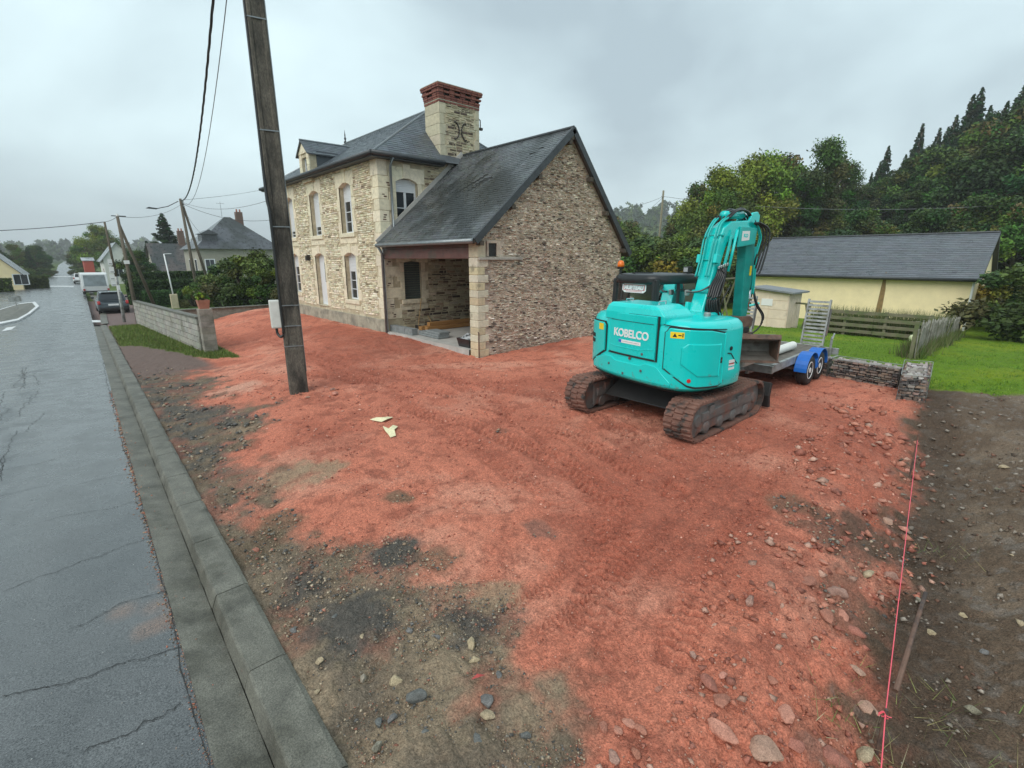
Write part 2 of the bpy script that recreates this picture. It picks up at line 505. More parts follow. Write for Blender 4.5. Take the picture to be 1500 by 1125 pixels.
def kerb_x(Y): return 0.63 + 0.021 * np.asarray(Y, float)
def bound_y(X): return 0.17 + (np.asarray(X, float) - 2.7) * 0.138     # string line: red fill to its left, soil to its right

def hills(X, Y):
    X = np.asarray(X, float); Y = np.asarray(Y, float)
    k = Y / np.maximum(X, 1.0)
    right = (9 * smooth(48, 105, X) + 9 * smooth(100, 330, X)) * (1 - smooth(0.16, 0.62, k))
    ang = np.degrees(np.arctan2(X, np.maximum(Y, 1e-3))); R = np.hypot(X, Y)
    mid = 62 * smooth(230, 620, R) * smooth(36, 58, ang)
    left = (17 + 8 * np.sin(X * 0.011)) * smooth(480, 1100, R) * (1 - smooth(20, 60, ang))
    return right * (X > 0) + mid * (1 - smooth(.62, .3, k)) * 0.8 + left

def z_terrain(X, Y):
    X = np.asarray(X, float); Y = np.asarray(Y, float)
    zr = zroad(Y)
    level = smooth(3, 6, X) * (1 - smooth(27, 42, Y))
    z = zr * (1 - level) - 0.9 * smooth(14, 32, X) * (1 - smooth(18, 50, Y))
    return z + hills(X, Y)

def z_yard(X, Y):
    X = np.asarray(X, float); Y = np.asarray(Y, float)
    kx = kerb_x(Y); zr = zroad(Y) + 0.02
    zp = -0.12 * np.exp(-((X - 8.2) / 2.6) ** 2 - ((Y - 10.4) / 2.6) ** 2)
    zp = zp - 0.9 * smooth(14, 32, X) * (1 - smooth(18, 50, Y))
    back = smooth(27.5, 30, Y)
    zp = zp * (1 - back) + (zr - 0.9 * smooth(14, 32, X) * (1 - smooth(18, 50, Y))) * back
    xs = kx + 2.3 * smooth(10, 17, Y); xe = xs + 1.2 + 1.5 * smooth(3, 12, Y) + 1.3 * smooth(14, 18, Y)
    t = smooth(0, 1, (X - xs) / (xe - xs))
    z = zr * (1 - t) + zp * t
    d = Y - bound_y(X)
    fade = 1 - smooth(9.2, 10.9, X)
    z = z + fade * (-0.34 * smooth(0.85, -0.12, d) + 0.26 * smooth(-0.2, -1.3, d))
    z = np.where(X < kx - 0.02, zr - 0.35, z)
    return z + hills(X, Y)

def sheet(name, P, nu, nv, m, cols=None, parent=None, smooth_=True):
    """grid of points P[(nu*nv),3] as a mesh"""
    me = bpy.data.meshes.new(name)
    i = np.arange(nu * nv).reshape(nu, nv)
    f = np.stack([i[:-1, :-1], i[1:, :-1], i[1:, 1:], i[:-1, 1:]], -1).reshape(-1, 4)
    me.vertices.add(len(P)); me.vertices.foreach_set('co', np.asarray(P, np.float32).ravel())
    me.loops.add(f.size); me.loops.foreach_set('vertex_index', f.ravel().astype(np.int32))
    me.polygons.add(len(f)); me.polygons.foreach_set('loop_start', np.arange(0, f.size, 4, dtype=np.int32))
    me.polygons.foreach_set('loop_total', np.full(len(f), 4, np.int32))
    me.update(calc_edges=True)
    if cols is not None:
        at = me.color_attributes.new('Col', 'FLOAT_COLOR', 'POINT')
        c4 = np.ones((len(P), 4), np.float32); c4[:, :3] = cols
        at.data.foreach_set('color', c4.ravel())
    me.validate()
    return link(name, me, m, parent, smooth=smooth_)

def soup(name, V, Fc, m, cols=None, parent=None, kind='stuff', smooth_=False):
    """V[n,k,3] polygons soup groups sharing a face list: V (n,k,3), Fc (faces of the k verts, all tris or quads)"""
    n, k, _ = V.shape; Fc = np.asarray(Fc); w = Fc.shape[1]
    f = (Fc[None] + (np.arange(n) * k)[:, None, None]).reshape(-1, w)
    me = bpy.data.meshes.new(name)
    me.vertices.add(n * k); me.vertices.foreach_set('co', V.astype(np.float32).ravel())
    me.loops.add(f.size); me.loops.foreach_set('vertex_index', f.ravel().astype(np.int32))
    me.polygons.add(len(f)); me.polygons.foreach_set('loop_start', np.arange(0, f.size, w, dtype=np.int32))
    me.polygons.foreach_set('loop_total', np.full(len(f), w, np.int32))
    me.update(calc_edges=True)
    if cols is not None:
        at = me.color_attributes.new('Col', 'FLOAT_COLOR', 'POINT')
        c4 = np.ones((n, k, 4), np.float32); c4[:, :, :3] = cols[:, None, :] if cols.ndim == 2 else cols
        at.data.foreach_set('color', c4.ravel())
    if parent is not None:
        b = np.array(parent.get('_base', (0, 0, 0)), np.float32)
        me.vertices.foreach_set('co', (V.reshape(-1, 3) - b).astype(np.float32).ravel())
    return link(name, me, m, parent, smooth=smooth_, kind=kind)

# --- wide terrain sheet to the horizon
tx = np.concatenate([-np.geomspace(900, 9, 26), np.linspace(-8, 60, 40), np.geomspace(62, 2200, 60)])
ty = np.concatenate([np.linspace(-60, 60, 50), np.geomspace(62, 2600, 70)])
TX, TY = np.meshgrid(tx, ty, indexing='ij')
TZ = z_terrain(TX, TY)
R_ = np.hypot(TX, TY)
TZ = TZ - 0.7 * (1 - smooth(50, 57, R_)) - 0.25 * smooth(14, 4, np.abs(TX + 2.0 - .02 * TY)) * (R_ > 50) - 0.05
tn = fbm(TX * .05, TY * .05)
tc = np.stack([0.075 + .05 * tn, 0.115 + .05 * tn, 0.03 + .02 * tn], -1)
far = smooth(150, 400, R_)[..., None]
wood_ = (smooth(44, 52, TX) * (TY < .62 * TX))[..., None]
tc = tc * (1 - wood_) + np.array([.03, .042, .018]) * wood_
tc = tc * (1 - far) + np.array([0.035, 0.055, 0.022]) * far
struct(sheet('ground_terrain', np.stack([TX, TY, TZ], -1).reshape(-1, 3), len(tx), len(ty), 'terrain', tc.reshape(-1, 3)))

# --- yard, one fine sheet: red fill, dark gravel, soil strip, lawn, verge
NR, NT = 660, 780
rr = np.geomspace(1.25, 60, NR); th = np.radians(np.linspace(-14, 104, NT))
RR, TH = np.meshgrid(rr, th, indexing='ij')
YX, YY = RR * np.sin(TH), RR * np.cos(TH)

def pl_world(pxs): return np.array([g(*p)[:2] for p in pxs])

def poly_dist(X, Y, pts):
    """distance to a polyline, run along it and side (+ = left of its direction)"""
    best = np.full(X.shape, 1e9); run = np.zeros(X.shape); side = np.zeros(X.shape); s0 = 0.0
    for a, b in zip(pts[:-1], pts[1:]):
        e = b - a; L = np.hypot(*e); e = e / L
        dx, dy = X - a[0], Y - a[1]
        t = np.clip(dx * e[0] + dy * e[1], 0, L)
        qx, qy = dx - t * e[0], dy - t * e[1]
        d = np.hypot(qx, qy); m = d < best
        best = np.where(m, d, best); run = np.where(m, s0 + t, run)
        side = np.where(m, np.sign(e[0] * dy - e[1] * dx), side); s0 += L
    return best, run, side

EDGE = pl_world([(905, 1290), (850, 1090), (800, 985), (715, 905), (600, 845), (480, 800), (400, 745), (345, 650), (400, 612), (395, 590), (300, 572), (330, 545), (290, 530), (255, 520)])
ED, ER, ES = poly_dist(YX, YY, EDGE)
ED = ED * ES                                                         # + on the kerb side
BLOBS = [((575, 808), .26, 'dark', 1.1), ((440, 838), .22, 'dark', 1.0), ((690, 915), .30, 'dark', .9), ((520, 900), .3, 'dark', 1), ((585, 730), .16, 'olive', .8),
         ((640, 815), .2, 'olive', .6), ((790, 775), .16, 'dark', .55), ((725, 868), .2, 'tan', .8), ((430, 690), .42, 'tan', .9), ((470, 685), .25, 'tan', .7),
         ((350, 620), .3, 'tan', .6), ((380, 790), .3, 'olive', .8), ((410, 760), .25, 'olive', .8), ((1160, 740), .28, 'olive', .55), ((1225, 770), .4, 'soil', .7),
         ((1250, 860), .4, 'soil', .6), ((1290, 760), .35, 'soil', .8), ((735, 630), .14, 'soil', .5), ((345, 560), .5, 'pale', .9), ((300, 590), .4, 'dark', .8)]
ZC = dict(dark=(.105, .094, .082), olive=(.155, .118, .078), tan=(.35, .25, .165), soil=(.115, .077, .057), pale=(.62, .33, .24))

def mixc(c, w, t): return c * (1 - w[..., None]) + np.asarray(t) * w[..., None]

def yard_zones(X, Y, ed):
    n1 = fbm(X * 1.1, Y * 1.1, 5); n2 = fbm(X * 3.7 + 40, Y * 3.7, 5); n3 = fbm(X * .45 + 9, Y * .45, 4); n4 = fbm(X * 11, Y * 11 + 7, 4)
    c = np.empty(X.shape + (3,))
    c[:] = (.59, .203, .130)
    c = mixc(c, smooth(.50, .72, n1) * .75, (.67, .305, .212))
    c = mixc(c, smooth(.52, .34, n3) * .7, (.40, .118, .074))
    c = mixc(c, smooth(.56, .70, n2) * .6, (.32, .10, .066))
    c = mixc(c, smooth(.60, .74, n4) * .5, (.26, .095, .066))
    # kerb-side old gravel
    w = smooth(-.26, .34, ed + (n2 - .5) * 1.1 + (n1 - .5) * .9)
    k = mixc(np.broadcast_to(np.array([.112, .100, .085]), c.shape).copy(), smooth(.45, .62, n2), (.175, .13, .09))
    k = mixc(k, smooth(7.5, 4.0, Y) * .75, (.20, .155, .112))
    near = smooth(4.8, 2.2, Y) * smooth(.42, .6, fbm(X * 1.9 + 3, Y * 1.9 + 8, 4))
    k = mixc(k, near * .85, (.31, .235, .16))
    k = mixc(k, smooth(.5, .66, fbm(X * 2.6 + 21, Y * 2.6, 4)) * .6, (.27, .115, .082))
    k = mixc(k, smooth(.6, .72, n4) * .6, (.24, .19, .13))
    c = c * (1 - w[..., None]) + k * w[..., None]
    oldg = w.copy()
    for p, r, kind, s in BLOBS:
        q = g(*p)[:2]
        d = np.hypot(X - q[0], Y - q[1]) / r
        wb = s * smooth(1.25, .45, d + (n2 - .5) * 1.7 + (n4 - .5) * .8)
        wb = np.clip(wb, 0, 1)
        c = mixc(c, wb, ZC[kind]); oldg = np.maximum(oldg, wb * (kind in ('dark', 'olive', 'soil')))
    # brown soil right of the string line
    d = Y - bound_y(X)
    ws = smooth(.30, -.12, d + (n2 - .5) * .75 + (n1 - .5) * .5)
    s = mixc(np.broadcast_to(np.array([.140, .097, .067]), c.shape).copy(), smooth(.45, .65, n1), (.20, .146, .104))
    s = mixc(s, smooth(.58, .7, n4) * .6, (.21, .18, .155))
    s = mixc(s, smooth(.5, .1, np.abs(d + .15)) * .6, (.070, .046, .033))
    c = c * (1 - ws[..., None]) + s * ws[..., None]
    # lawn beyond the gabions and right of the cube
    ledge = np.where(Y > 1.4, 12.35 + .10 * (Y - 1.5), 12.25 + (1.4 - Y) * .62)
    wl_ = smooth(-.10, .10, X - ledge + (n2 - .5) * .35)
    wl_ = wl_ * smooth(9.6, 9.2, Y - smooth(14.5, 16, X) * 40)
    grass = mixc(np.broadcast_to(np.array([.125, .22, .012]), c.shape).copy(), smooth(.42, .6, n3), (.185, .25, .014))
    grass = mixc(grass, smooth(.55, .7, n2) * .5, (.095, .165, .012))
    c = c * (1 - wl_[..., None]) + grass * wl_[..., None]
    # verge before the block wall: brown footway, then grass
    kx = kerb_x(Y); a = X - kx
    wf = smooth(14.2, 15.6, Y + (n2 - .5) * 1.2) * (1 - smooth(2.55, 2.9, X - .0 * Y)) * (Y < 60)
    c = mixc(c, wf, (.175, .125, .108))
    wg = smooth(.0, .5, Y - (16.2 + 5.5 * smooth(2.3, .2, a)) + (n2 - .5) * 1.4 + 0 * X) * (X < 3.3 + .02 * Y) * (Y < 31.5) * smooth(-.05, .15, a)
    wg = np.clip(wg, 0, 1)
    c = mixc(c, wg, (.115, .165, .035))
    # neighbour's ground behind the low wall, pavement by the parked cars
    wb = smooth(31.3, 31.8, Y) * (X < 6)
    c = mixc(c, wb, (.185, .135, .125))
    wn_ = smooth(27.8, 28.4, Y) * (X > 3.6 + .02 * Y)
    c = mixc(c, wn_, (.075, .125, .03))
    return c, oldg, ws, wl_, wg

YC, OLDG, WS, WL, WG = yard_zones(YX, YY, ED)
YZ = z_yard(YX, YY)
red = np.clip(1 - OLDG - WS - WL - WG, 0, 1)
rough_amp = .85 * red + 1.25 * OLDG + 1.5 * WS + .8 * WL
nearf = smooth(26, 8, RR)
rel = (fbm(YX * 2.3, YY * 2.3, 3) - .5) * .06 + (fbm(YX * 8, YY * 8, 3) - .5) * .042 + (fbm(YX * 24, YY * 24, 3) - .5) * .030 * nearf
edge_rough = np.exp(-((YY - bound_y(YX) - .35) / .55) ** 2) * (YX < 11)
rel *= rough_amp + 1.0 * edge_rough
# crawler and tyre prints pressed into the red fill
PRINTS = [([(330, 478), (400, 492), (470, 520), (560, 548), (680, 560), (790, 556), (860, 545)], .42, .105, .016),
          ([(560, 500), (620, 528), (700, 580), (800, 640), (880, 720), (905, 800), (870, 900)], .42, .105, .016),
          ([(520, 545), (600, 590), (690, 650), (800, 720), (870, 790)], .42, .105, .013),
          ([(1120, 640), (1040, 720), (960, 800), (860, 880), (780, 930)], .14, .05, .008), ([(1100, 690), (1030, 760), (950, 850), (880, 950)], .14, .05, .008),
          ([(1260, 610), (1180, 660), (1110, 720), (1060, 800)], .25, .07, .009),
          ([(455, 548), (560, 560), (660, 578), (760, 610), (850, 640), (930, 690), (985, 720)], .42, .105, .024),
          ([(500, 520), (640, 545), (760, 575), (840, 590), (900, 625), (1000, 672), (1090, 655)], .42, .105, .020),
          ([(600, 600), (700, 625), (800, 668), (905, 735), (960, 700)], .42, .105, .020),
          ([(375, 470), (430, 500), (520, 560)], .42, .105, .014),
          ([(1000, 690), (900, 780), (800, 860), (720, 905)], .16, .05, .009), ([(1050, 690), (960, 780), (880, 860), (830, 920)], .16, .05, .008),
          ([(1180, 640), (1130, 720), (1040, 830), (985, 960)], .30, .09, .010), ([(1290, 590), (1230, 640), (1180, 700)], .3, .09, .012)]
for pts, wdt, per, amp in PRINTS:
    P2 = pl_world(pts)
    d, s, sd_ = poly_dist(YX, YY, P2)
    nz = fbm(YX * 2.1 + 5, YY * 2.1, 4); n9 = fbm(YX * 9 + 3, YY * 9, 3)
    m_ = smooth(wdt * .58, wdt * .38, d + (n9 - .5) * .12) * smooth(.22, .42, nz) * red * (.5 + 1.0 * n9)
    wav = np.cos(2 * math.pi * (s + .03 * np.sin(d * 30) + .05 * (n9 - .5)) / per)
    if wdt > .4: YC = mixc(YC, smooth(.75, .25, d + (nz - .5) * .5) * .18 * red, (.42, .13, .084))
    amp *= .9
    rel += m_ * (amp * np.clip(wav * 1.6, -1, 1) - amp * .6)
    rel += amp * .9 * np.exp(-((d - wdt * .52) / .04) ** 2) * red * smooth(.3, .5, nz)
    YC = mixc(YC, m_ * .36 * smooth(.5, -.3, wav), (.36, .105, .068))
YZ = YZ + rel
YZ = np.where(RR > 55, YZ + .02, YZ)
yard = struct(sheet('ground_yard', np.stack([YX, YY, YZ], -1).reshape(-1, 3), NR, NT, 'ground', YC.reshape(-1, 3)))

def ground_z(x, y):
    return float(z_yard(np.array([x]), np.array([y]))[0])

# --- road: asphalt, gutter, kerb
yy = np.concatenate([np.linspace(-5, 16, 300), np.linspace(16.2, 60, 120), np.linspace(61, 420, 130)])
uu = np.concatenate([np.linspace(0, 1.0, 26)[:-1] * .55, np.linspace(.55, 1, 80)])
UU, VV = np.meshgrid(uu, yy, indexing='ij')
xr = .12 + .021 * VV; xl = -5.4 + .02 * VV - 2.2 * np.exp(-((VV - 60) / 22) ** 2)
RX = xl + (xr - xl) * UU
crown = .05 * np.sin(np.clip(UU, 0, 1) * math.pi)
RZm = zroad(VV) - .05 + crown + (fbm(RX * 6, VV * 6, 3) - .5) * .008
rc = np.empty(RX.shape + (3,)); rc[:] = (.074, .077, .078)
n1 = fbm(RX * .8, VV * .35, 4); n2 = fbm(RX * 4, VV * 2.2, 4)
rc = mixc(rc, smooth(.5, .68, n1) * .6, (.044, .047, .049))
trk = np.exp(-((RX - xr + 1.45 - .25 * (n1 - .5)) / .28) ** 2)
rc = mixc(rc, trk * smooth(.38, .6, n2) * .85, (.024, .026, .028))
for p, r in (((245, 890), .13), ((225, 870), .10), ((300, 905), .10), ((235, 840), .08), ((215, 905), .10), ((170, 880), .12)):
    q = g(*p, -.05)
    rc = mixc(rc, smooth(1.3, .3, np.hypot(RX - q[0], VV - q[1]) / r + (n2 - .5) * 1.4) * .75, (.15, .095, .07))
road = struct(sheet('road', np.stack([RX, VV, RZm], -1).reshape(-1, 3), len(uu), len(yy), 'asphalt_zones' if 'asphalt_zones' in MATS else mat('asphalt_zones', (.09, .1, .11), rough=0.27, var=0.32, scale=2.2, bump=0.3, bscale=110, speck=.85, sscale=120, rvar=0.14, attr=True, bdist=0.004, spec=1.0), rc.reshape(-1, 3)))

def ribbon(b, pts, w, dz):
    for i in range(len(pts) - 1):
        a, c = np.array(pts[i]), np.array(pts[i + 1])
        t = c - a; L = np.hypot(*t)
        if L < 1e-6: continue
        n = np.array([-t[1], t[0]]) / L
        w0 = w * random.uniform(.4, 1.2); w1 = w * random.uniform(.4, 1.2)
        def zz(p):
            xr_ = .12 + .021 * p[1]; xl_ = -5.4 + .02 * p[1]
            return float(zroad(p[1])) - .05 + .05 * math.sin(min(max((p[0] - xl_) / (xr_ - xl_), 0), 1) * math.pi) + dz
        q = [a + n * w0, a - n * w0, c - n * w1, c + n * w1]
        b.add([(p[0], p[1], zz(p)) for p in q], [(0, 1, 2, 3)])

def crack(b, p0, p1, w, wob=.018, n=34):
    p0, p1 = np.array(p0), np.array(p1); t = p1 - p0; nn = np.array([-t[1], t[0]]) / np.hypot(*t)
    off = 0; pts = []
    for i in range(n + 1):
        off += random.uniform(-wob, wob); off *= .93
        pts.append(p0 + t * i / n + nn * off)
    ribbon(b, pts, w * .62, .0055)

cb = MB()
for a, c, w in (((0, 1005), (272, 925), .006), ((100, 905), (243, 838), .005), ((0, 850), (215, 770), .0045), ((120, 1090), (262, 1015), .006), ((60, 745), (205, 712), .004), ((110, 690), (195, 672), .003), ((95, 540), (165, 520), .003)):
    crack(cb, g(*a, -.05)[:2], g(*c, -.05)[:2], w)
for k in range(15):
    y0 = random.uniform(4.5, 18); x0 = -1.3 + random.uniform(-.35, .35) + .02 * y0
    crack(cb, (x0, y0), (x0 + random.uniform(-.2, .2), y0 + random.uniform(1, 3)), .005, .022)
    crack(cb, (x0 - .4, y0 + .5), (x0 + .5, y0 + .6), .004, .022)
crack(cb, (.117, .8), (.117 + .021 * 24, 25), .006, .012, 200)
c_ = cb.build('surface_cracks', 'crack', road, kind='stuff')

def sweep(name, prof, y0, y1, step, m, dx=0.0, parent=None, wob=0.0, bevel=0):
    ys = np.arange(y0, y1 + 1e-6, step); b = MB(); vs = []
    for y in ys:
        for px_, pz in prof:
            vs.append((px_ + .021 * y + random.uniform(-wob, wob), y, float(zroad(y)) + pz + random.uniform(-wob, wob) * .5))
    n = len(prof); fs = []
    for i in range(len(ys) - 1):
        for k in range(n - 1):
            fs.append((i*n+k, i*n+k+1, (i+1)*n+k+1, (i+1)*n+k))
    fs.append(tuple(range(n))); fs.append(tuple((len(ys)-1)*n+k for k in range(n-1, -1, -1)))
    return b.add(vs, fs).build(name, m, parent)
struct(sweep('gutter', [(.10, -.25), (.118, -.038), (.20, -.045), (.355, -.066), (.362, -.25)], -5, 33, .5, 'concrete', wob=.0015))
# kerb in lengths that meet at narrow joints
kb = bpy.data.objects.new('kerb', None); COL.objects.link(kb); kb['kind'] = 'structure'; kb['_base'] = [0, 0, 0]
y0 = -5.0
while y0 < 33:
    L = 1.0
    drop = .05 * smooth(26, 31, y0)
    sweep('kerb_stone', [(.358, -.25), (.3595, -.062), (.395, .035 - drop), (.41, .048 - drop), (.60, .052 - drop), (.628, .04 - drop), (.634, -.3)], y0 + .004, y0 + L - .004, (L - .008) / 6, 'concrete', parent=kb, wob=.0035)
    y0 += L
# dropped edge strip farther on, along the parked cars
b = MB()
ys = np.linspace(33, 120, 60)
vs = []
for y in ys:
    for o, h in ((.42, -.1), (.42, .05), (.72, .06), (.72, -.1)):
        vs.append((o + .021 * y + .25 * math.sin((y - 33) * .11) * math.exp(-((y - 46) / 12) ** 2), y, float(zroad(y)) + h))
fs = []
for i in range(len(ys) - 1):
    for k in range(3): fs.append((i*4+k, i*4+k+1, (i+1)*4+k+1, (i+1)*4+k))
struct(b.add(vs, fs).build('kerb_far', 'concrete'))

# painted markings
def mark(name, corners, m='road_white', dz=.006):
    P = [gr(*c) for c in corners]
    xl_ = lambda p: -5.4 + .02 * p[1] - 2.2 * math.exp(-((p[1] - 60) / 22) ** 2)
    xr_ = lambda p: .12 + .021 * p[1]
    vs = []
    n = 8
    for j in range(2):
        for i in range(n + 1):
            a, c = (P[0], P[1]) if j == 0 else (P[3], P[2])
            p = a + (c - a) * i / n
            u = min(max((p[0] - xl_(p)) / (xr_(p) - xl_(p)), 0), 1)
            vs.append((p[0], p[1], float(zroad(p[1])) - .05 + .05 * math.sin(u * math.pi) + dz + .004))
    fs = [(i, i + 1, n + 2 + i, n + 1 + i) for i in range(n)]
    return struct(MB().add(vs, fs).build(name, m))
mark('road_marking', [(135, 471), (151, 471), (152, 468), (134, 468)])
mark('road_marking', [(2, 486), (17, 483), (24, 478), (10, 480)])
mark('road_marking', [(54, 420.2), (108, 420.2), (108, 418.6), (58, 418.6)])
mark('road_marking', [(66, 405.5), (108, 405.5), (108, 404.6), (68, 404.6)])

# traffic island with pale kerb
isl = [gr(*p) for p in ((-60, 480), (0, 477), (28, 471), (45, 461), (58, 450), (52, 443.5), (30, 446), (0, 455), (-60, 462))]
ic = np.mean(isl, 0)
def isl_ring(k, dz): return [tuple((p - ic) * np.array([k, k, 1]) + ic + np.array([0, 0, dz])) for p in isl]
n = len(isl)
b = MB()
r0, r1, r2 = isl_ring(1, -.2), isl_ring(.995, .09), isl_ring(.86, .10)
b.add(r0 + r1 + r2, [(i, (i + 1) % n, n + (i + 1) % n, n + i) for i in range(n)] + [(n + i, n + (i + 1) % n, 2 * n + (i + 1) % n, 2 * n + i) for i in range(n)])
struct(b.build('traffic_island_kerb', 'road_white'))
struct(MB().add([(x, y, z + .004) for x, y, z in r2], [tuple(range(n))]).build('traffic_island', 'concrete'))

# --- loose stones and grit (uncountable): one mesh per ground kind
def rocks_mesh(N, rmin, rmax, smin, smax, sel, colf, name, pw=2.2):
    r = np.exp(rng.uniform(math.log(rmin), math.log(rmax), N * 3)); t = np.radians(rng.uniform(-8, 100, N * 3))
    x, y = r * np.sin(t), r * np.cos(t)
    ok = sel(x, y)
    x, y, r = x[ok][:N], y[ok][:N], r[ok][:N]; n = len(x)
    z = z_yard(x, y)
    s = (smin + (smax - smin) * rng.random(n) ** pw) * np.clip(r / 4.0, .55, 2.2)
    base = np.array([(1, 0, 0), (-1, 0, 0), (0, 1, 0), (0, -1, 0), (0, 0, 1), (0, 0, -1)], float)
    V = base[None] * (s[:, None] * rng.uniform(.55, 1.25, (n, 6)))[..., None]
    V += rng.normal(0, .22, (n, 6, 3)) * s[:, None, None]
    V[..., 2] *= .62
    a = rng.uniform(0, 6.28, n); ca, sa = np.cos(a)[:, None], np.sin(a)[:, None]
    X_, Y_ = V[..., 0] * ca - V[..., 1] * sa, V[..., 0] * sa + V[..., 1] * ca
    V = np.stack([X_ + x[:, None], Y_ + y[:, None], V[..., 2] + (z + s * .12)[:, None]], -1)
    Fc = [(0, 2, 4), (2, 1, 4), (1, 3, 4), (3, 0, 4), (2, 0, 5), (1, 2, 5), (3, 1, 5), (0, 3, 5)]
    o = soup(name, V, Fc, 'pebble', colf(x, y, n))
    return o
# grit lying along the gutter edge
n_ = 2600
gy = np.exp(rng.uniform(math.log(1.2), math.log(14), n_)); gx = .115 + .021 * gy + rng.normal(0, .022, n_) * (1 + 2 * (rng.random(n_) < .12)); gs = rng.uniform(.002, .009, n_) * np.clip(gy / 4, .6, 2)
gzv = zroad(gy) - .046
ob = np.array([(1, 0, 0), (-1, 0, 0), (0, 1, 0), (0, -1, 0), (0, 0, .7), (0, 0, -.7)], float)
gv = ob[None] * gs[:, None, None] * rng.uniform(.6, 1.3, (n_, 6, 1)) + np.stack([gx, gy, gzv], 1)[:, None, :]
gc = np.array([(.40, .15, .10), (.28, .17, .12), (.12, .10, .08), (.35, .25, .17)])[rng.integers(0, 4, n_)] * rng.uniform(.7, 1.2, (n_, 1))
go = soup('gutter_grit', gv, [(0, 2, 4), (2, 1, 4), (1, 3, 4), (3, 0, 4), (2, 0, 5), (1, 2, 5), (3, 1, 5), (0, 3, 5)], 'pebble', gc); tag(go, 'reddish grit washed along the edge of the gutter', 'gravel')
n_ = 420
gy = np.exp(rng.uniform(math.log(1.3), math.log(9), n_)); gx = .05 + .021 * gy - rng.uniform(0, 2.6, n_); gs = rng.uniform(.0015, .0045, n_)
gv = ob[None] * gs[:, None, None] * rng.uniform(.6, 1.3, (n_, 6, 1)) + np.stack([gx, gy, zroad(gy) - .05 + .05 * np.sin(np.clip((gx + 5.4) / 5.52, 0, 1) * math.pi) + .003], 1)[:, None, :]
go = soup('road_grit', gv, [(0, 2, 4), (2, 1, 4), (1, 3, 4), (3, 0, 4), (2, 0, 5), (1, 2, 5), (3, 1, 5), (0, 3, 5)], 'pebble', np.array([(.6, .6, .58), (.4, .36, .32)])[rng.integers(0, 2, n_)]); tag(go, 'pale grit specks scattered on the wet asphalt', 'gravel')
BX = (7.6, 15.2, 10.3, 27)                                              # buildings' footprint
def in_build(x, y): return (x > 7.9) & (x < 15) & (y > 10.2) & (y < 27)
def zones_at(x, y):
    d, r_, s_ = poly_dist(x, y, EDGE)
    return yard_zones(x, y, d * s_)
def sel_red(x, y):
    c, o, ws, wl_, wg = zones_at(x, y)
    return (x > kerb_x(y) + .1) & (o + ws + wl_ + wg < .35) & ~in_build(x, y) & (y > -1)
def sel_old(x, y):
    c, o, ws, wl_, wg = zones_at(x, y)
    return (x > kerb_x(y) + .05) & (o > .4) & (wl_ + wg < .3) & ~in_build(x, y)
def sel_soil(x, y):
    c, o, ws, wl_, wg = zones_at(x, y)
    return (x > kerb_x(y) + .1) & (ws > .45) & (wl_ < .3) & (y > -6)
def colmix(*cs):
    cs = np.array(cs)
    def f(x, y, n):
        return cs[rng.integers(0, len(cs), n)] * rng.uniform(.7, 1.25, (n, 1))
    return f
def pick(o, label, cat):
    o['kind'] = 'stuff'; return tag(o, label, cat)
pick(rocks_mesh(15000, 1.8, 13, .0025, .014, sel_red, colmix((.42, .135, .09), (.50, .19, .13), (.33, .10, .07), (.56, .30, .23), (.27, .09, .065)), 'red_grit', 3), 'fine red grit strewn over the red fill', 'gravel')
pick(rocks_mesh(17000, 1.7, 16, .003, .022, sel_old, colmix((.14, .13, .115), (.20, .175, .145), (.10, .095, .09), (.36, .29, .21), (.28, .20, .14), (.30, .14, .10), (.12, .115, .11)), 'dark_gravel', 2.5), 'dark and tan gravel along the kerb', 'gravel')
pick(rocks_mesh(11000, 1.6, 5.2, .003, .013, sel_old, colmix((.36, .28, .19), (.27, .20, .135), (.20, .155, .11), (.42, .34, .25), (.15, .13, .11), (.32, .15, .10)), 'tan_gravel', 2.2), 'fine tan and brown gravel in the near part of the kerbside strip', 'gravel')
pick(rocks_mesh(9000, 1.8, 15, .003, .022, sel_soil, colmix((.15, .115, .088), (.20, .165, .135), (.11, .08, .06), (.28, .24, .20), (.19, .10, .07)), 'soil_clods', 2.5), 'brown clods and stones on the dug soil strip', 'soil')
pick(rocks_mesh(3300, 1.8, 10.5, .008, .046, lambda x, y: (np.abs(y - bound_y(x) - .55 - .2 * np.sin(x * 2)) < .6) & (x > kerb_x(y) + .3) & (x < 11), colmix((.40, .15, .10), (.46, .2, .14), (.33, .12, .085), (.42, .25, .19), (.28, .11, .08)), 'red_rubble', 2.4), 'broken red rubble along the edge of the fill', 'rubble')

# --- single stones big enough to pick out
import bmesh
def hull_rock(seed, flat=.6):
    r = random.Random(seed); bm = bmesh.new()
    for i in range(16):
        v = Vector((r.gauss(0, 1), r.gauss(0, 1), r.gauss(0, 1))).normalized()
        bm.verts.new((v.x * r.uniform(.75, 1.05), v.y * r.uniform(.5, .75), v.z * flat * r.uniform(.7, 1)))
    res = bmesh.ops.convex_hull(bm, input=bm.verts)
    bmesh.ops.delete(bm, geom=[e for e in res['geom_interior'] if isinstance(e, bmesh.types.BMVert)], context='VERTS')
    bmesh.ops.bevel(bm, geom=bm.edges[:], offset=.05, segments=1, affect='EDGES', profile=.5)
    me = bpy.data.meshes.new('rock'); bm.to_mesh(me); bm.free()
    return me
def rock_set(name, hues, n=7, seed=0):
    out = []
    for i in range(n):
        me = hull_rock(seed + i, random.uniform(.4, .75)); c = jit(hues[i % len(hues)], .15)
        set_cols(me, [c] * len(me.polygons)); out.append(me)
    return out
RED_ROCKS = rock_set('r', [(.36, .15, .105), (.40, .19, .14), (.28, .12, .09), (.33, .20, .155)], 8, 11)
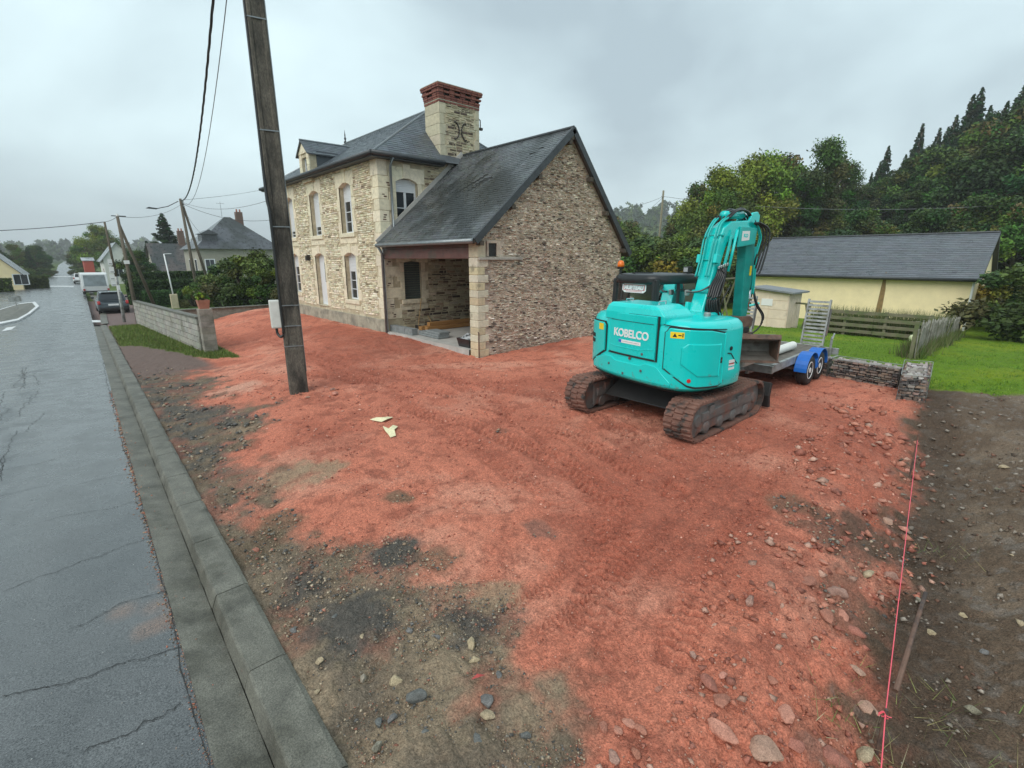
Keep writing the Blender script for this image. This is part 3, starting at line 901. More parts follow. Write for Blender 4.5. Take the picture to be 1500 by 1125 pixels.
GREY_ROCKS = rock_set('g', [(.27, .24, .19), (.13, .125, .12), (.33, .27, .18), (.20, .17, .13)], 7, 50)
def rock(px_, size, fam, label, group, z=None):
    q = g(*px_)
    x, y = q[0], q[1]
    zz = ground_z(x, y)
    q = g(*px_, zz); x, y = q[0], q[1]; zz = ground_z(x, y)
    me = random.choice(fam); size *= .72
    o = link('rock', me, 'pebble', None)
    o.location = (x, y, zz + size * .2)
    o.rotation_euler = (random.uniform(-.3, .3), random.uniform(-.3, .3), random.uniform(0, 6.28))
    k = size * random.uniform(.85, 1.1)
    o.scale = (k, k * random.uniform(.8, 1.2), k * random.uniform(.8, 1.1))
    tag(o, label, 'rock', group)
L1, G1 = 'angular reddish stone lying on the red fill', 'red stones on the fill'
for p, s in (((1100, 882), .085), ((1040, 1003), .12), ((1056, 1028), .10), ((1058, 1075), .15), ((1184, 855), .16), ((1225, 872), .13), ((1209, 905), .13), ((1235, 905), .10), ((1075, 925), .06),
             ((1254, 928), .15), ((1205, 826), .10), ((1228, 840), .08), ((1060, 990), .06), ((1150, 1050), .12), ((1186, 880), .09), ((1225, 1115), .17), ((1165, 1095), .10), ((885, 1068), .07), ((905, 1072), .065), ((922, 1062), .075),
             ((940, 1072), .08), ((1130, 1000), .07), ((1015, 960), .05), ((1120, 830), .06), ((1255, 985), .10), ((1270, 1040), .11), ((1120, 1105), .16), ((900, 1110), .07), ((930, 1105), .06), ((1305, 845), .10), ((1300, 765), .11), ((1322, 775), .10),
             ((1290, 735), .10), ((1170, 815), .06), ((1000, 880), .04), ((745, 888), .05), ((376, 806), .07), ((1095, 960), .05), ((860, 1045), .06), ((965, 1010), .05), ((1330, 690), .09), ((1310, 710), .08)):
    rock(p, s, RED_ROCKS, L1, G1)
L2, G2 = 'grey or tan stone lying in the dark gravel beside the kerb', 'stones in the kerbside gravel'
for p, s in (((610, 1025), .13), ((712, 1030), .10), ((716, 1052), .09), ((580, 1000), .08), ((532, 995), .05), ((470, 970), .06), ((575, 1055), .06), ((555, 1062), .06), ((690, 945), .09), ((695, 968), .06), ((530, 935), .05), ((552, 1095), .06), ((430, 925), .05), ((490, 905), .05), ((622, 1075), .05), ((700, 1085), .06), ((770, 1080), .06), ((640, 935), .05), ((730, 990), .05), ((600, 925), .045), ((465, 1015), .05)):
    rock(p, s, GREY_ROCKS, L2, G2)
L3, G3 = 'pale stone lying on the dug brown soil strip', 'stones on the soil strip'
for p, s in (((1273, 845), .12), ((1424, 1045), .09), ((1470, 690), .12), ((1385, 685), .07), ((1460, 720), .06), ((1410, 905), .06), ((1365, 930), .07), ((1270, 1110), .13), ((1490, 920), .08), ((1440, 960), .05), ((1480, 820), .06), ((1345, 880), .06)):
    rock(p, s, GREY_ROCKS, L3, G3)
# ------------------------------------------------------------------ masonry helpers
def wall_holes(b, fr, u0, u1, v0, v1, holes, depth):
    us = sorted({u0, u1, *[h[0] for h in holes], *[h[1] for h in holes]}); vs = sorted({v0, v1, *[h[2] for h in holes], *[h[3] for h in holes]})
    for a, c in zip(us[:-1], us[1:]):
        for d, e in zip(vs[:-1], vs[1:]):
            if any(h[0] <= (a + c) / 2 <= h[1] and h[2] <= (d + e) / 2 <= h[3] for h in holes): continue
            b.quad(fr(a, d, 0), fr(c, d, 0), fr(c, e, 0), fr(a, e, 0))
    for h in holes:
        a, c, d, e = h[:4]
        b.quad(fr(a, d, 0), fr(a, e, 0), fr(a, e, -depth), fr(a, d, -depth)); b.quad(fr(c, d, 0), fr(c, e, 0), fr(c, e, -depth), fr(c, d, -depth))
        b.quad(fr(a, e, 0), fr(c, e, 0), fr(c, e, -depth), fr(a, e, -depth)); b.quad(fr(a, d, 0), fr(c, d, 0), fr(c, d, -depth), fr(a, d, -depth))

def rubble(fr, u0, u1, v0, v1, free, hues, hh=(.045, .085), ww=(.10, .34), gap=.009, proud=(.006, .026), dark=.0):
    out = []; v = v0
    while v < v1 - .02:
        h = random.uniform(*hh); u = u0 - random.uniform(0, .2)
        while u < u1:
            w = random.uniform(*ww) * (1.0 if random.random() < .8 else .55)
            hs = h * (1 if random.random() < .82 else random.uniform(.5, .8))
            a, c, d, e = max(u, u0) + gap, min(u + w, u1) - gap, v + gap * .7, v + hs - gap * .7
            wob = math.sin(u * 1.7 + v0) * .012
            if c - a > .04 and e - d > .012:
                pts = [(a, d), (c, d), (c, e), (a, e), ((a + c) / 2, (d + e) / 2)]
                if all(free(p, q + wob) for p, q in pts):
                    j = lambda s: random.uniform(-s, s)
                    pr = random.uniform(*proud); k = min(.010, (e - d) * .28)
                    B = [(a + j(.008), d + j(.007)), (c + j(.008), d + j(.007)), (c + j(.008), e + j(.007)), (a + j(.008), e + j(.007))]
                    T = [(B[0][0] + k, B[0][1] + k), (B[1][0] - k, B[1][1] + k), (B[2][0] - k, B[2][1] - k), (B[3][0] + k, B[3][1] - k)]
                    vs = [fr(p, q + wob, -.01) for p, q in B] + [fr(p, q + wob, pr + j(.004)) for p, q in T]
                    col = jit(random.choices([x[0] for x in hues], [x[1] for x in hues])[0], .2)
                    out.append((vs, [(4, 5, 6, 7), (0, 1, 5, 4), (1, 2, 6, 5), (2, 3, 7, 6), (3, 0, 4, 7)], col))
            u += w
        v += h
    return out

def block(b, fr, a, c, d, e, p0, p1, col=None, k=.012):
    """dressed block on a wall frame with chamfered arrises"""
    vs = [fr(a, d, p0), fr(c, d, p0), fr(c, e, p0), fr(a, e, p0), fr(a + k, d + k, p1), fr(c - k, d + k, p1), fr(c - k, e - k, p1), fr(a + k, e - k, p1)]
    vs[4:4] = []
    m = [fr(a, d, p1 - k * .6), fr(c, d, p1 - k * .6), fr(c, e, p1 - k * .6), fr(a, e, p1 - k * .6)]
    vs = vs[:4] + m + vs[4:]
    fs = [(0, 1, 5, 4), (1, 2, 6, 5), (2, 3, 7, 6), (3, 0, 4, 7), (4, 5, 9, 8), (5, 6, 10, 9), (6, 7, 11, 10), (7, 4, 8, 11), (8, 9, 10, 11)]
    return b.add(vs, fs, col)

ASH = (.73, .655, .49)
def slates(fr, poly_fn, vmax, base_col, expo=.11, wid=.215, lift=.008, jitv=.17):
    """fr(u,v,d): roof plane; poly_fn(v)->(umin,umax)"""
    out = []; j = 0; v = 0.0
    while v < vmax - .01:
        v1 = min(v + expo * 1.02, vmax)
        lo0, hi0 = poly_fn(v); lo1, hi1 = poly_fn(v1)
        u = min(lo0, lo1) - (wid / 2 if j % 2 else 0)
        while u < max(hi0, hi1):
            a0, c0 = max(u + .002, lo0), min(u + wid - .002, hi0); a1, c1 = max(u + .002, lo1), min(u + wid - .002, hi1)
            if c0 - a0 > .015 or c1 - a1 > .015:
                if c0 < a0: a0 = c0 = min(max((a0 + c0) / 2, lo0), hi0)
                if c1 < a1: a1 = c1 = min(max((a1 + c1) / 2, lo1), hi1)
                l = lift + random.uniform(0, .004); s = random.uniform(-.006, .006)
                vs = [fr(a0, v + s, l), fr(c0, v + s, l + random.uniform(-.002, .003)), fr(c1, v1, .003), fr(a1, v1, .003), fr(a0, v + s, -.002), fr(c0, v + s, -.002)]
                out.append((vs, [(0, 1, 2, 3), (4, 5, 1, 0)], jit(base_col, jitv)))
            u += wid
        v += expo; j += 1
    return out

def window(parent, fr, uc, z0, z1, w, dep, shut=.4, bars=(1, 2), door=False, sill=True, rise=.12, glass='window_glass', frame_m='pvc_white'):
    a, c = uc - w / 2, uc + w / 2
    b = MB(); t = .055
    def bar(p0, p1, q0, q1, d0, d1):
        vs = [fr(p0, q0, d0), fr(p1, q0, d0), fr(p1, q1, d0), fr(p0, q1, d0), fr(p0, q0, d1), fr(p1, q0, d1), fr(p1, q1, d1), fr(p0, q1, d1)]
        b.add(vs, [(0, 3, 2, 1), (4, 5, 6, 7), (0, 1, 5, 4), (1, 2, 6, 5), (2, 3, 7, 6), (3, 0, 4, 7)])
    f0, f1 = -dep, -dep + .06
    bar(a, a + t, z0, z1, f0, f1); bar(c - t, c, z0, z1, f0, f1); bar(a + t, c - t, z0, z0 + t, f0, f1 - .003); bar(a + t, c - t, z1 - t, z1, f0, f1 - .003)
    win = b.build('door' if door else 'window', frame_m, parent)
    zs = z1 - t - (z1 - z0) * shut
    b = MB()
    if door:
        bar(a + t, c - t, z0 + t, z1 - t, f0 + .01, f1 - .015)
        b.build('door_leaf', frame_m, win)
        b = MB(); bar(uc - .10, uc + .02, z0 + .95, z1 - .35, f1 - .02, f1 - .006); b.build('pane', glass, win)
        b = MB(); bar(uc - .28, uc + .20, z0 + .25, z0 + .75, f1 - .015, f1 - .004); b.build('door_panel', frame_m, win)
        b = MB(); bar(a + t + .05, a + t + .16, z0 + 1.0, z0 + 1.03, f1 - .01, f1 + .04); b.build('handle', 'zinc', win)
    else:
        # slats of the lowered roller shutter
        n = max(1, int((z1 - t - zs) / .055)); hgt = (z1 - t - zs) / n
        for i in range(n):
            q = zs + i * hgt; bar(a + t, c - t, q + .004, q + hgt, f0 + .02, f1 - .012)
        if shut > .02: b.build('roller_shutter', frame_m, win)
        nb, mb = bars
        us = np.linspace(a + t, c - t, nb + 2); qs = np.linspace(z0 + t, zs, mb + 2)
        for i in range(nb + 1):
            for k in range(mb + 1):
                b = MB(); bar(us[i], us[i + 1], qs[k], qs[k + 1], f0 + .006, f0 + .02); b.build('pane', glass, win)
        for i in range(1, nb + 1):
            b = MB(); tt = .045 if i == (nb + 1) // 2 else .018; bar(us[i] - tt, us[i] + tt, z0 + t, zs, f0 + .02, f1 - .02); b.build('glazing_bar', frame_m, win)
        for k in range(1, mb + 1):
            b = MB(); bar(a + t, c - t, qs[k] - .013, qs[k] + .013, f0 + .018, f1 - .024); b.build('glazing_bar', frame_m, win)
    return win

def surround(parent, fr, uc, z0, z1, w, sill=True, rise=.13, top=.5, hue=ASH, proud=.018):
    a, c = uc - w / 2, uc + w / 2
    z = z0; i = 0
    zs = z1 - rise
    nj = max(2, round((zs - z0) / .36)); hj = (zs - z0) / nj
    for k in range(nj):
        wl_ = .16 if (k % 2) else .27
        for s in (-1, 1):
            e0, e1 = (a - wl_, a) if s < 0 else (c, c + wl_)
            block(MB(), fr, e0, e1, z0 + k * hj + .003, z0 + (k + 1) * hj - .003, -.03, proud, jit(hue, .09)).build('jamb_stone', 'ashlar', parent)
    # arched head in three stones
    R = (w * w / 4 + rise * rise) / (2 * rise); cz = z1 - R
    arc = lambda u: cz + math.sqrt(max(R * R - (u - uc) ** 2, 0))
    segs = [(a - .27, uc - .14), (uc - .137, uc + .137), (uc + .14, c + .27)]
    for k, (p, q) in enumerate(segs):
        pts = []
        n = 6
        for i in range(n + 1):
            u = p + (q - p) * i / n
            pts.append((u, arc(u) if a < u < c else (zs + .003)))
        if k == 0: pts = [(p, zs + .003), (a, zs + .003)] + [(u, arc(u)) for u in np.linspace(a, q, 5)[1:]]
        if k == 2: pts = [(u, arc(u)) for u in np.linspace(p, c, 5)[:-1]] + [(c, zs + .003), (q, zs + .003)]
        hi = z1 + top * (1.05 if k == 1 else .8)
        pts = pts + [(q, hi), (p, hi)]
        b = MB(); pr = proud + (.02 if k == 1 else 0)
        b.prism([(x, y) for x, y in pts], -.24, pr, lambda p_, q_, t_: fr(p_, q_, t_), jit(hue, .08))
        b.build('lintel_stone', 'ashlar', parent)
    if sill:
        block(MB(), fr, a - .14, c + .14, z0 - .15, z0 - .002, -.2, .07, jit(hue, .06)).build('sill', 'ashlar', parent)
        block(MB(), fr, a - .22, c + .22, z0 - .37, z0 - .153, -.03, proud, jit(hue, .08)).build('apron_stone', 'ashlar', parent)

# ------------------------------------------------------------------ stone house
HX, HY0, HY1, HXB, HE = 8.14, 15.55, 26.5, 14.5, 5.72
house = thing('stone_house', 'two-storey cream rubble stone house with hipped slate roof, white windows and tall chimney', 'house', ((HX + HXB) / 2, (HY0 + HY1) / 2, 0))
ff = lambda u, v, d: (HX - d, u, v)                                       # street front, u = Y
fs_ = lambda u, v, d: (u, HY0 - d, v)                                     # side towards the barn, u = X
COLS = (18.1, 21.05, 24.05)
W_ = 1.0
fh = []
for i, yc in enumerate(COLS):
    fh.append((yc - W_ / 2, yc + W_ / 2, 3.42, 5.15))
    fh.append((yc - W_ / 2, yc + W_ / 2, .58 if i == 1 else .98, 2.72))
sh = [(8.78, 9.62, 3.62, 5.12), (8.92, 9.62, 1.1, 2.42)]
b = MB(); wall_holes(b, ff, HY0, HY1, -.4, HE, fh, .24); b.build('front_wall', 'mortar_cream', house)
b = MB(); wall_holes(b, fs_, HX, HXB, -.4, HE, sh, .22); b.build('side_wall', 'mortar_cream', house)
b = MB(); b.quad((HXB, HY0, -.4), (HXB, HY1, -.4), (HXB, HY1, HE), (HXB, HY0, HE)); b.quad((HX, HY1, -.4), (HXB, HY1, -.4), (HXB, HY1, HE), (HX, HY1, HE)); b.build('rear_wall', 'mortar_cream', house)
def free_front(u, v):
    if v < .47 or v > HE - .04 or u < HY0 + .42 or u > HY1 - .4: return False
    for h in fh:
        if h[0] - .22 < u < h[1] + .22 and h[2] - .40 < v < h[3] + .36: return False
    return True
HUES_F = [((.76, .69, .53), 5), ((.67, .59, .43), 3), ((.82, .77, .62), 2), ((.46, .375, .26), .7), ((.25, .195, .135), .3)]  # dark hues at the end: brown shale that also stands in for shaded gaps
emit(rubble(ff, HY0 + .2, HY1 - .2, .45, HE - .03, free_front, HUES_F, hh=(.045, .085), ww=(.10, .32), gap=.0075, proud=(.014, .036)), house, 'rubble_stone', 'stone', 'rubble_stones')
def roof_z_barn(x): return 3.05 + (x - 8.1) * .886
def free_side(u, v):
    if u < HX + .5 or u > HXB - .05 or v > HE - .12 or v < .05: return False
    for h in sh:
        if h[0] - .2 < u < h[1] + .2 and h[2] - .18 < v < h[3] + .40: return False
    return True
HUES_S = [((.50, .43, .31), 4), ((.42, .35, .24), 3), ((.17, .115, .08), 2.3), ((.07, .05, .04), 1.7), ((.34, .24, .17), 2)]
emit(rubble(fs_, HX + .4, HXB, .06, HE - .1, free_side, HUES_S, hh=(.05, .12), ww=(.12, .42), gap=.014), house, 'side_stone', 'stone', 'side_rubble_stones', limit=160)
# plinth, quoins
bp_ = MB(); bp_.box((HX - .045, HY0 - .03, -.5), (HX - .001, HY1 + .03, .43)); bp_.build('plinth', 'plinth', house, bevel=.01)
b = MB(); b.box((HX - .05, 19.2, .40), (HX - .046, 19.5, .52)); 
z = .45; k = 0
while z < HE - .1:
    h = .36 if z + .72 < HE else HE - z - .005
    ly, lx = (.46, .34) if k % 2 else (.34, .62)
    b = MB()
    x0, x1, y0, y1 = HX - .022, HX + lx, HY0 - .022, HY0 + ly
    b.box((x0, y0, z + .003), (x1, y1, z + h - .003), col=jit(ASH, .08)); b.build('quoin_stone', 'ashlar', house, bevel=.012, bseg=1)
    if random.random() < .55:                                            # dark shale slips wedged into the side quoins
        bb = MB()
        for q in range(random.randint(2, 4)):
            zz = z + .06 + q * .07; xx = HX + lx * random.uniform(.25, .55)
            bb.box((xx, HY0 - .027, zz), (xx + random.uniform(.06, .16), HY0 - .018, zz + random.uniform(.025, .045)), col=jit((.13, .07, .05), .3))
        bb.build('shale_slip', 'stone', house)
    z += h; k += 1
z = .45; k = 0
while z < HE - .1:
    ly = .46 if k % 2 else .34
    b = MB(); b.box((HX - .02, HY1 - ly, z + .003), (HX + .3, HY1 + .02, min(z + .357, HE)), col=jit(ASH, .08)); b.build('quoin_stone', 'ashlar', house, bevel=.012, bseg=1)
    z += .36; k += 1
for lev, sill_z in ((0, .98), (1, 3.42)):
    for i, yc in enumerate(COLS):
        z0 = .58 if (lev == 0 and i == 1) else sill_z; z1 = 2.72 if lev == 0 else 5.15
        isdoor = lev == 0 and i == 1
        surround(house, ff, yc, z0, z1, W_, sill=not isdoor, top=.29 if lev == 0 else .46)
        sft = {(0, 0): .36, (0, 2): .3, (1, 0): .32, (1, 1): .76, (1, 2): .80}.get((lev, i), .3)
        w_ = window(house, ff, yc, z0 + .004, z1 - .02, W_ - .01, .23, shut=sft, bars=(1, 1 if sft > .7 else 2), door=isdoor)
        block(MB(), ff, yc - W_ / 2 + .004, yc + W_ / 2 - .004, z0 - .03, z0 + .003, -.24, .05, jit((.45, .40, .29), .05)).build('threshold', 'ashlar', house) if isdoor else None
surround(house, fs_, 9.2, 3.62, 5.12, .84, sill=False, top=.42)
window(house, fs_, 9.2, 3.624, 5.10, .83, .2, shut=.24, bars=(1, 1), sill=False)
surround(house, fs_, 9.27, 1.1, 2.42, .70, sill=True, top=.2, rise=.05)
b = MB()
for q in range(16): b.box((8.93, HY0 + .10, 1.11 + q * .08), (9.61, HY0 + .14, 1.11 + q * .08 + .074))
b.build('closed_shutter', mat('shutter_green', (.07, .085, .075), rough=.6, var=.2), house)
# lantern by the door
b = MB(); b.box((HX - .16, 22.05, 2.62), (HX, 22.10, 2.66)); b.box((HX - .2, 21.98, 2.42), (HX - .06, 22.16, 2.62)); b.build('wall_lantern', 'iron', house)

# roof
EX0, EX1, EY0, EY1, RX_, RZ_ = HX - .30, HXB + .3, HY0 - .30, HY1 + .3, 11.32, 7.92
RYA, RYB = 17.4, 24.66
ez = HE + .04
E_ = [(EX0, EY0, ez), (EX1, EY0, ez), (EX1, EY1, ez), (EX0, EY1, ez)]
RA, RB = (RX_, RYA, RZ_), (RX_, RYB, RZ_)
b = MB(); b.add(E_ + [RA, RB], [(0, 1, 4), (1, 2, 5, 4), (2, 3, 5), (3, 0, 4, 5), (3, 2, 1, 0)])
roof = b.build('roof', 'slate_clean', house)
set_cols(roof.data, [(.07, .08, .09)] * 5)
def plane_frame(o, u, v):
    o, u, v = Vector(o), Vector(u).normalized(), Vector(v).normalized(); n = u.cross(v).normalized()
    if n.z < 0: n = -n
    return lambda a, c, d: tuple(o + u * a + v * c + n * d)
SL = math.hypot(RX_ - EX0, RZ_ - ez)
frf = plane_frame((EX0, EY0, ez), (0, 1, 0), (RX_ - EX0, 0, RZ_ - ez))
Lf = EY1 - EY0
pc = slates(frf, lambda v: ((RYA - EY0) * v / SL, Lf - (EY1 - RYB) * v / SL), SL, (.10, .118, .135))
emit(pc, roof, 'slate', 'slate_clean', 'slates')
SLh = math.hypot(RYA - EY0, RZ_ - ez)
frh = plane_frame((EX0, EY0, ez), (1, 0, 0), (0, RYA - EY0, RZ_ - ez))
pc = slates(frh, lambda v: ((RX_ - EX0) * v / SLh, (EX1 - EX0) - (EX1 - RX_) * v / SLh), SLh, (.088, .103, .118))
pc = [p for p in pc if not (10.5 < np.mean([q[0] for q in p[0]]) < 12.4 and np.mean([q[1] for q in p[0]]) < 16.3)]
emit(pc, roof, 'hip_slate', 'slate_clean', 'hip_slates', limit=200)
b = MB(); b.tube([E_[0], RA], .035, 6); b.tube([E_[1], RA], .035, 6); b.tube([RA, RB], .05, 6); b.tube([RB, E_[3]], .035, 6); b.build('ridge_flashing', 'zinc', roof)
for p in (RA, RB):
    b = MB(); b.lathe([(.07, 0), (.07, .06), (.03, .1), (.06, .2), (.025, .27), (.03, .34), (.004, .58)], (p[0], p[1], p[2] + .02), n=10); b.build('finial', 'dark_zinc', roof, smooth=True)
def gutter(name, p0, p1, m, parent, r=.075):
    b = MB(); b.tube([p0, p1], r, 10); return b.build(name, m, parent, smooth=True)
gutter('gutter', (EX0 - .04, EY0, ez - .03), (EX0 - .04, EY1, ez - .03), 'dark_zinc', roof)
gutter('gutter', (EX0 - .04, EY0 - .04, ez - .03), (10.55, EY0 - .04, ez - .03), 'dark_zinc', roof)
b = MB(); b.box((EX0, EY0, ez - .14), (HX + .02, EY1, ez - .02)); b.box((HX + .02, EY0, ez - .14), (10.58, HY0 + .02, ez - .02)); b.box((12.38, EY0, ez - .14), (EX1, HY0 + .02, ez - .02)); b.build('soffit_board', 'dark_zinc', roof)
b = MB(); b.tube([(8.55, HY0 - .32, ez - .08), (8.55, HY0 - .12, ez - .35), (8.55, HY0 - .10, 3.55), (8.5, HY0 - .14, 3.42)], .045, 8); b.build('downpipe', 'zinc', house, smooth=True)

# dormer on the street side
DY, DW, DX = 21.3, 1.02, 7.98
dormer = MB().box((DX + .02, DY - DW / 2, 5.5), (DX + .30, DY - .26, 6.60)).box((DX + .02, DY + .26, 5.5), (DX + .30, DY + DW / 2, 6.60)).box((DX + .02, DY - .26, 5.5), (DX + .30, DY + .26, 5.78)).box((DX + .02, DY - .26, 6.42), (DX + .30, DY + .26, 6.60)).build('dormer', 'mortar_cream', house)
fd = lambda u, v, d: (DX + .02 - d, u, v)
for s in (-1, 1):
    z = 5.62
    for k in range(4):
        e0, e1 = (DY - DW / 2 - .01, DY - .262) if s < 0 else (DY + .262, DY + DW / 2 + .01)
        block(MB(), fd, e0, e1, z + .003, z + .235, -.02, .03, jit(ASH, .08)).build('dormer_stone', 'ashlar', dormer); z += .24
MB().prism([(DY - DW / 2 - .03, 6.56), (DY + DW / 2 + .03, 6.56), (DY, 6.98)], DX - .03, DX + .28, lambda p, q, t: (t, p, q), jit(ASH, .05)).build('pediment', 'ashlar', dormer)
window(house, fd, DY, 5.79, 6.41, .50, .16, shut=0, bars=(1, 1))
def roof_x(z): return EX0 + (z - ez) / (RZ_ - ez) * (RX_ - EX0)
for s in (-1, 1):
    y = DY + s * DW / 2
    MB().prism([(DX + .30, 5.55), (roof_x(6.62) + .1, 6.62), (DX + .30, 6.62)], y - .03, y + .03, lambda p, q, t: (p, t, q), (.06, .07, .08)).build('dormer_cheek', 'slate_clean', dormer)
    o_ = (DX - .10, DY + s * (DW / 2 + .12), 6.50); rz = 7.06
    top0, top1 = (DX - .10, DY, rz), (roof_x(rz) + .1, DY, rz)
    frd = plane_frame(o_, (1, 0, 0), (0, -s * (DW / 2 + .12), rz - 6.5))
    sl = math.hypot(DW / 2 + .12, rz - 6.5)
    pcs = slates(frd, lambda v: (0, roof_x(6.5 + (rz - 6.5) * v / sl) - DX + .12), sl, (.088, .103, .118))
    bb = MB()
    for p in pcs: bb.add(*p)
    bb.build('dormer_slates', 'slate_clean', dormer, kind='stuff')
    MB().add([o_, (roof_x(6.5) + .1, o_[1], 6.5), top1, top0, (o_[0], o_[1], 6.46), (roof_x(6.5) + .1, o_[1], 6.46), (top1[0], DY, rz - .05), (top0[0], DY, rz - .05)],
             [(0, 1, 2, 3), (7, 6, 5, 4), (0, 3, 7, 4), (0, 4, 5, 1)], (.06, .07, .08)).build('dormer_roof', 'slate_clean', dormer)
MB().tube([(DX - .12, DY, 7.06), (roof_x(7.06), DY, 7.07)], .04, 6).build('dormer_ridge', 'zinc', dormer)

# chimney
CX0, CX1, CY0, CY1 = 10.62, 12.34, HY0 - .005, 16.42
b = MB(); b.box((CX0, CY0, 5.0), (CX1, CY1, 8.2)); chim = b.build('chimney', 'mortar_cream', house)
fc = lambda u, v, d: (u, CY0 - d, v); fl_ = lambda u, v, d: (CX0 - d, u, v)
emit(rubble(fc, CX0, CX1, 5.72, 7.73, lambda u, v: CX0 + .2 < u < CX1 - .17 and v > roof_z_barn(u) * 0 + 5.6, [((.50, .44, .32), 4), ((.40, .335, .23), 2), ((.09, .065, .05), 3), ((.20, .15, .11), 2)], hh=(.05, .11), ww=(.12, .34), gap=.012), chim, 'chimney_stone', 'stone', 'chimney_rubble', limit=300)
for k in range(6):
    z = 5.7 + k * .339
    for s, fr_, e in ((0, fc, (CX0 - .02, CX0 + (.26 if k % 2 else .18))), (1, fc, (CX1 - (.15 if k % 2 else .22), CX1 + .015)), (2, fl_, (CY0 - .02, CY1 + .01))):
        block(MB(), fr_, e[0], e[1], z + .003, z + .336, -.02, .018, jit((.50, .45, .33), .08)).build('chimney_ashlar', 'ashlar', chim)
bm_ = MB().box((-.11, -.05, 0), (.11, .05, .06)).build('brick', 'brick_red')
bmesh_ = bm_.data; bpy.data.objects.remove(bm_)
bricks = []
for k in range(3):
    m2 = bmesh_.copy(); set_cols(m2, [jit((.185, .062, .048), .22)] * 6); bricks.append(m2)
courses = [(7.734, .03, 0), (7.83, .035, 0), (7.897, .05, 0), (7.964, .06, 1), (8.031, .085, 0), (8.098, .07, 1), (8.165, .11, 0), (8.232, .125, 0)]
for ci, (z, pr, dent) in enumerate(courses):
    for side in range(3):                                                   # front, left, right
        if side == 0: L0, L1 = CX0 - pr, CX1 + pr
        else: L0, L1 = CY0 - pr + .10, CY1 + pr
        n = int((L1 - L0) / .229); w = (L1 - L0) / n
        for i in range(n):
            if dent and i % 2: continue
            p = L0 + (i + .5) * w
            loc = (p, CY0 - pr + .05, z) if side == 0 else ((CX0 - pr + .05 if side == 1 else CX1 + pr - .05), p, z)
            o = place('brick', random.choice(bricks), None, chim, loc, (0, 0, 0 if side == 0 else math.pi / 2), (w * .97 / .22 * .93, 1, 1))
MB().box((CX0 - .03, CY0 - .03, 7.797), (CX1 + .03, CY1 + .03, 7.826)).build('pale_band', 'plinth', chim)
MB().box((CX0 - .015, CY0 - .015, 7.732), (CX1 + .015, CY1 + .015, 8.29)).build('brick_core', 'brick_red', chim)
set_cols(chim.children[-1].data, [(.11, .04, .032)] * 6)
MB().box((CX0 - .10, CY0 - .10, 8.296), (CX1 + .10, CY1 + .10, 8.33)).build('chimney_cap', 'plinth', chim, bevel=.01)
b = MB()
for s in (-1, 1):
    pts = []
    for i in range(13):
        a = math.radians(-75 + 150 * i / 12)
        pts.append((11.48 + s * (.30 - .25 * math.cos(a)), CY0 - .035, 6.92 + .30 * math.sin(a)))
    pts = [(pts[0][0] + s * .03, pts[0][1], pts[0][2] + .04)] + pts + [(pts[-1][0] + s * .03, pts[-1][1], pts[-1][2] - .04)]
    b.tube(pts, .024, 6)
b.build('wall_anchor', 'iron', chim)
b = MB(); b.tube([(CX1 + .02, CY0 + .05, 7.5), (CX1 + .12, CY0 + .05, 7.45), (CX1 + .12, CY0 + .05, 7.2)], .02, 6); b.box((CX1 + .06, CY0, 7.12), (CX1 + .2, CY0 + .1, 7.2)); b.build('bracket', 'iron', chim)

# ------------------------------------------------------------------ stone barn built against the house
BY, BT = 10.40, .34
AX, AZ = 11.6, 6.12
barn = thing('stone_barn', 'brown rubble stone barn with dark slate roof and wide open bay under a red beam', 'barn', (11.3, 13, -.05))
fg = lambda u, v, d: (u, BY - d, v)
gp = [(HX, -.5), (14.4, -.5), (14.4, 2.9), (AX, AZ - .09), (HX, 2.98)]
def gable_top(u): return 2.98 + (AZ - .09 - 2.98) * (u - HX) / (AX - HX) if u < AX else AZ - .09 + (2.9 - AZ + .09) * (u - AX) / (14.4 - AX)
b = MB(); b.prism(gp, BY, BY + BT, lambda p, q, t: (p, t, q)); b.build('gable_wall', 'mortar_barn', barn)
def free_g(u, v):
    if v > gable_top(u) - .03 or v < -.3: return False
    q = .36 if int((v + 3) / .2) % 2 else .24
    if u < HX + q and v < 2.9: return False
    if 8.42 < u < 8.95 and 2.55 < v < 2.97: return False
    if HX < u < 9.75 and 2.46 < v < 2.56: return False
    return True
HUES_G = [((.57, .46, .36), 5), ((.48, .37, .285), 4), ((.69, .59, .475), 2.6), ((.84, .77, .65), 1.5), ((.17, .115, .09), 1.6), ((.08, .058, .048), .8), ((.46, .31, .23), 2)]
emit(rubble(fg, HX, 14.4, -.3, AZ, free_g, HUES_G, hh=(.024, .046), ww=(.05, .17), gap=.007, proud=(.006, .042)), barn, 'gable_stone', 'stone', 'gable_rubble')
b = MB(); b.box((14.06, BY + BT, -.4), (14.4, HY0 - .01, 2.85)); b.build('rear_wall', 'timber_old', barn)  # dark wall tone painted in to deepen the shade inside the bay
fr_in = lambda u, v, d: (14.06 - d, u, v)
emit(rubble(fr_in, BY + BT, HY0, .05, 2.8, lambda u, v: True, HUES_S, gap=.012), barn, 'rear_stone', 'stone', 'rear_rubble', limit=0)
z = -.32; k = 0
while z < 2.50:
    w = .36 if k % 2 else .24
    h = .2 if z < 2.2 else 2.525 - z
    if h > .3: h = .2
    b = MB(); b.box((HX - .02, BY - .02, z + .003), (HX + w, BY + BT + (.01 if k % 2 else .006), z + h - .003), col=jit((.55, .46, .30) if random.random() < .6 else (.60, .54, .42), .1)); b.build('quoin_stone', 'ashlar', barn, bevel=.012, bseg=1)
    z += h; k += 1
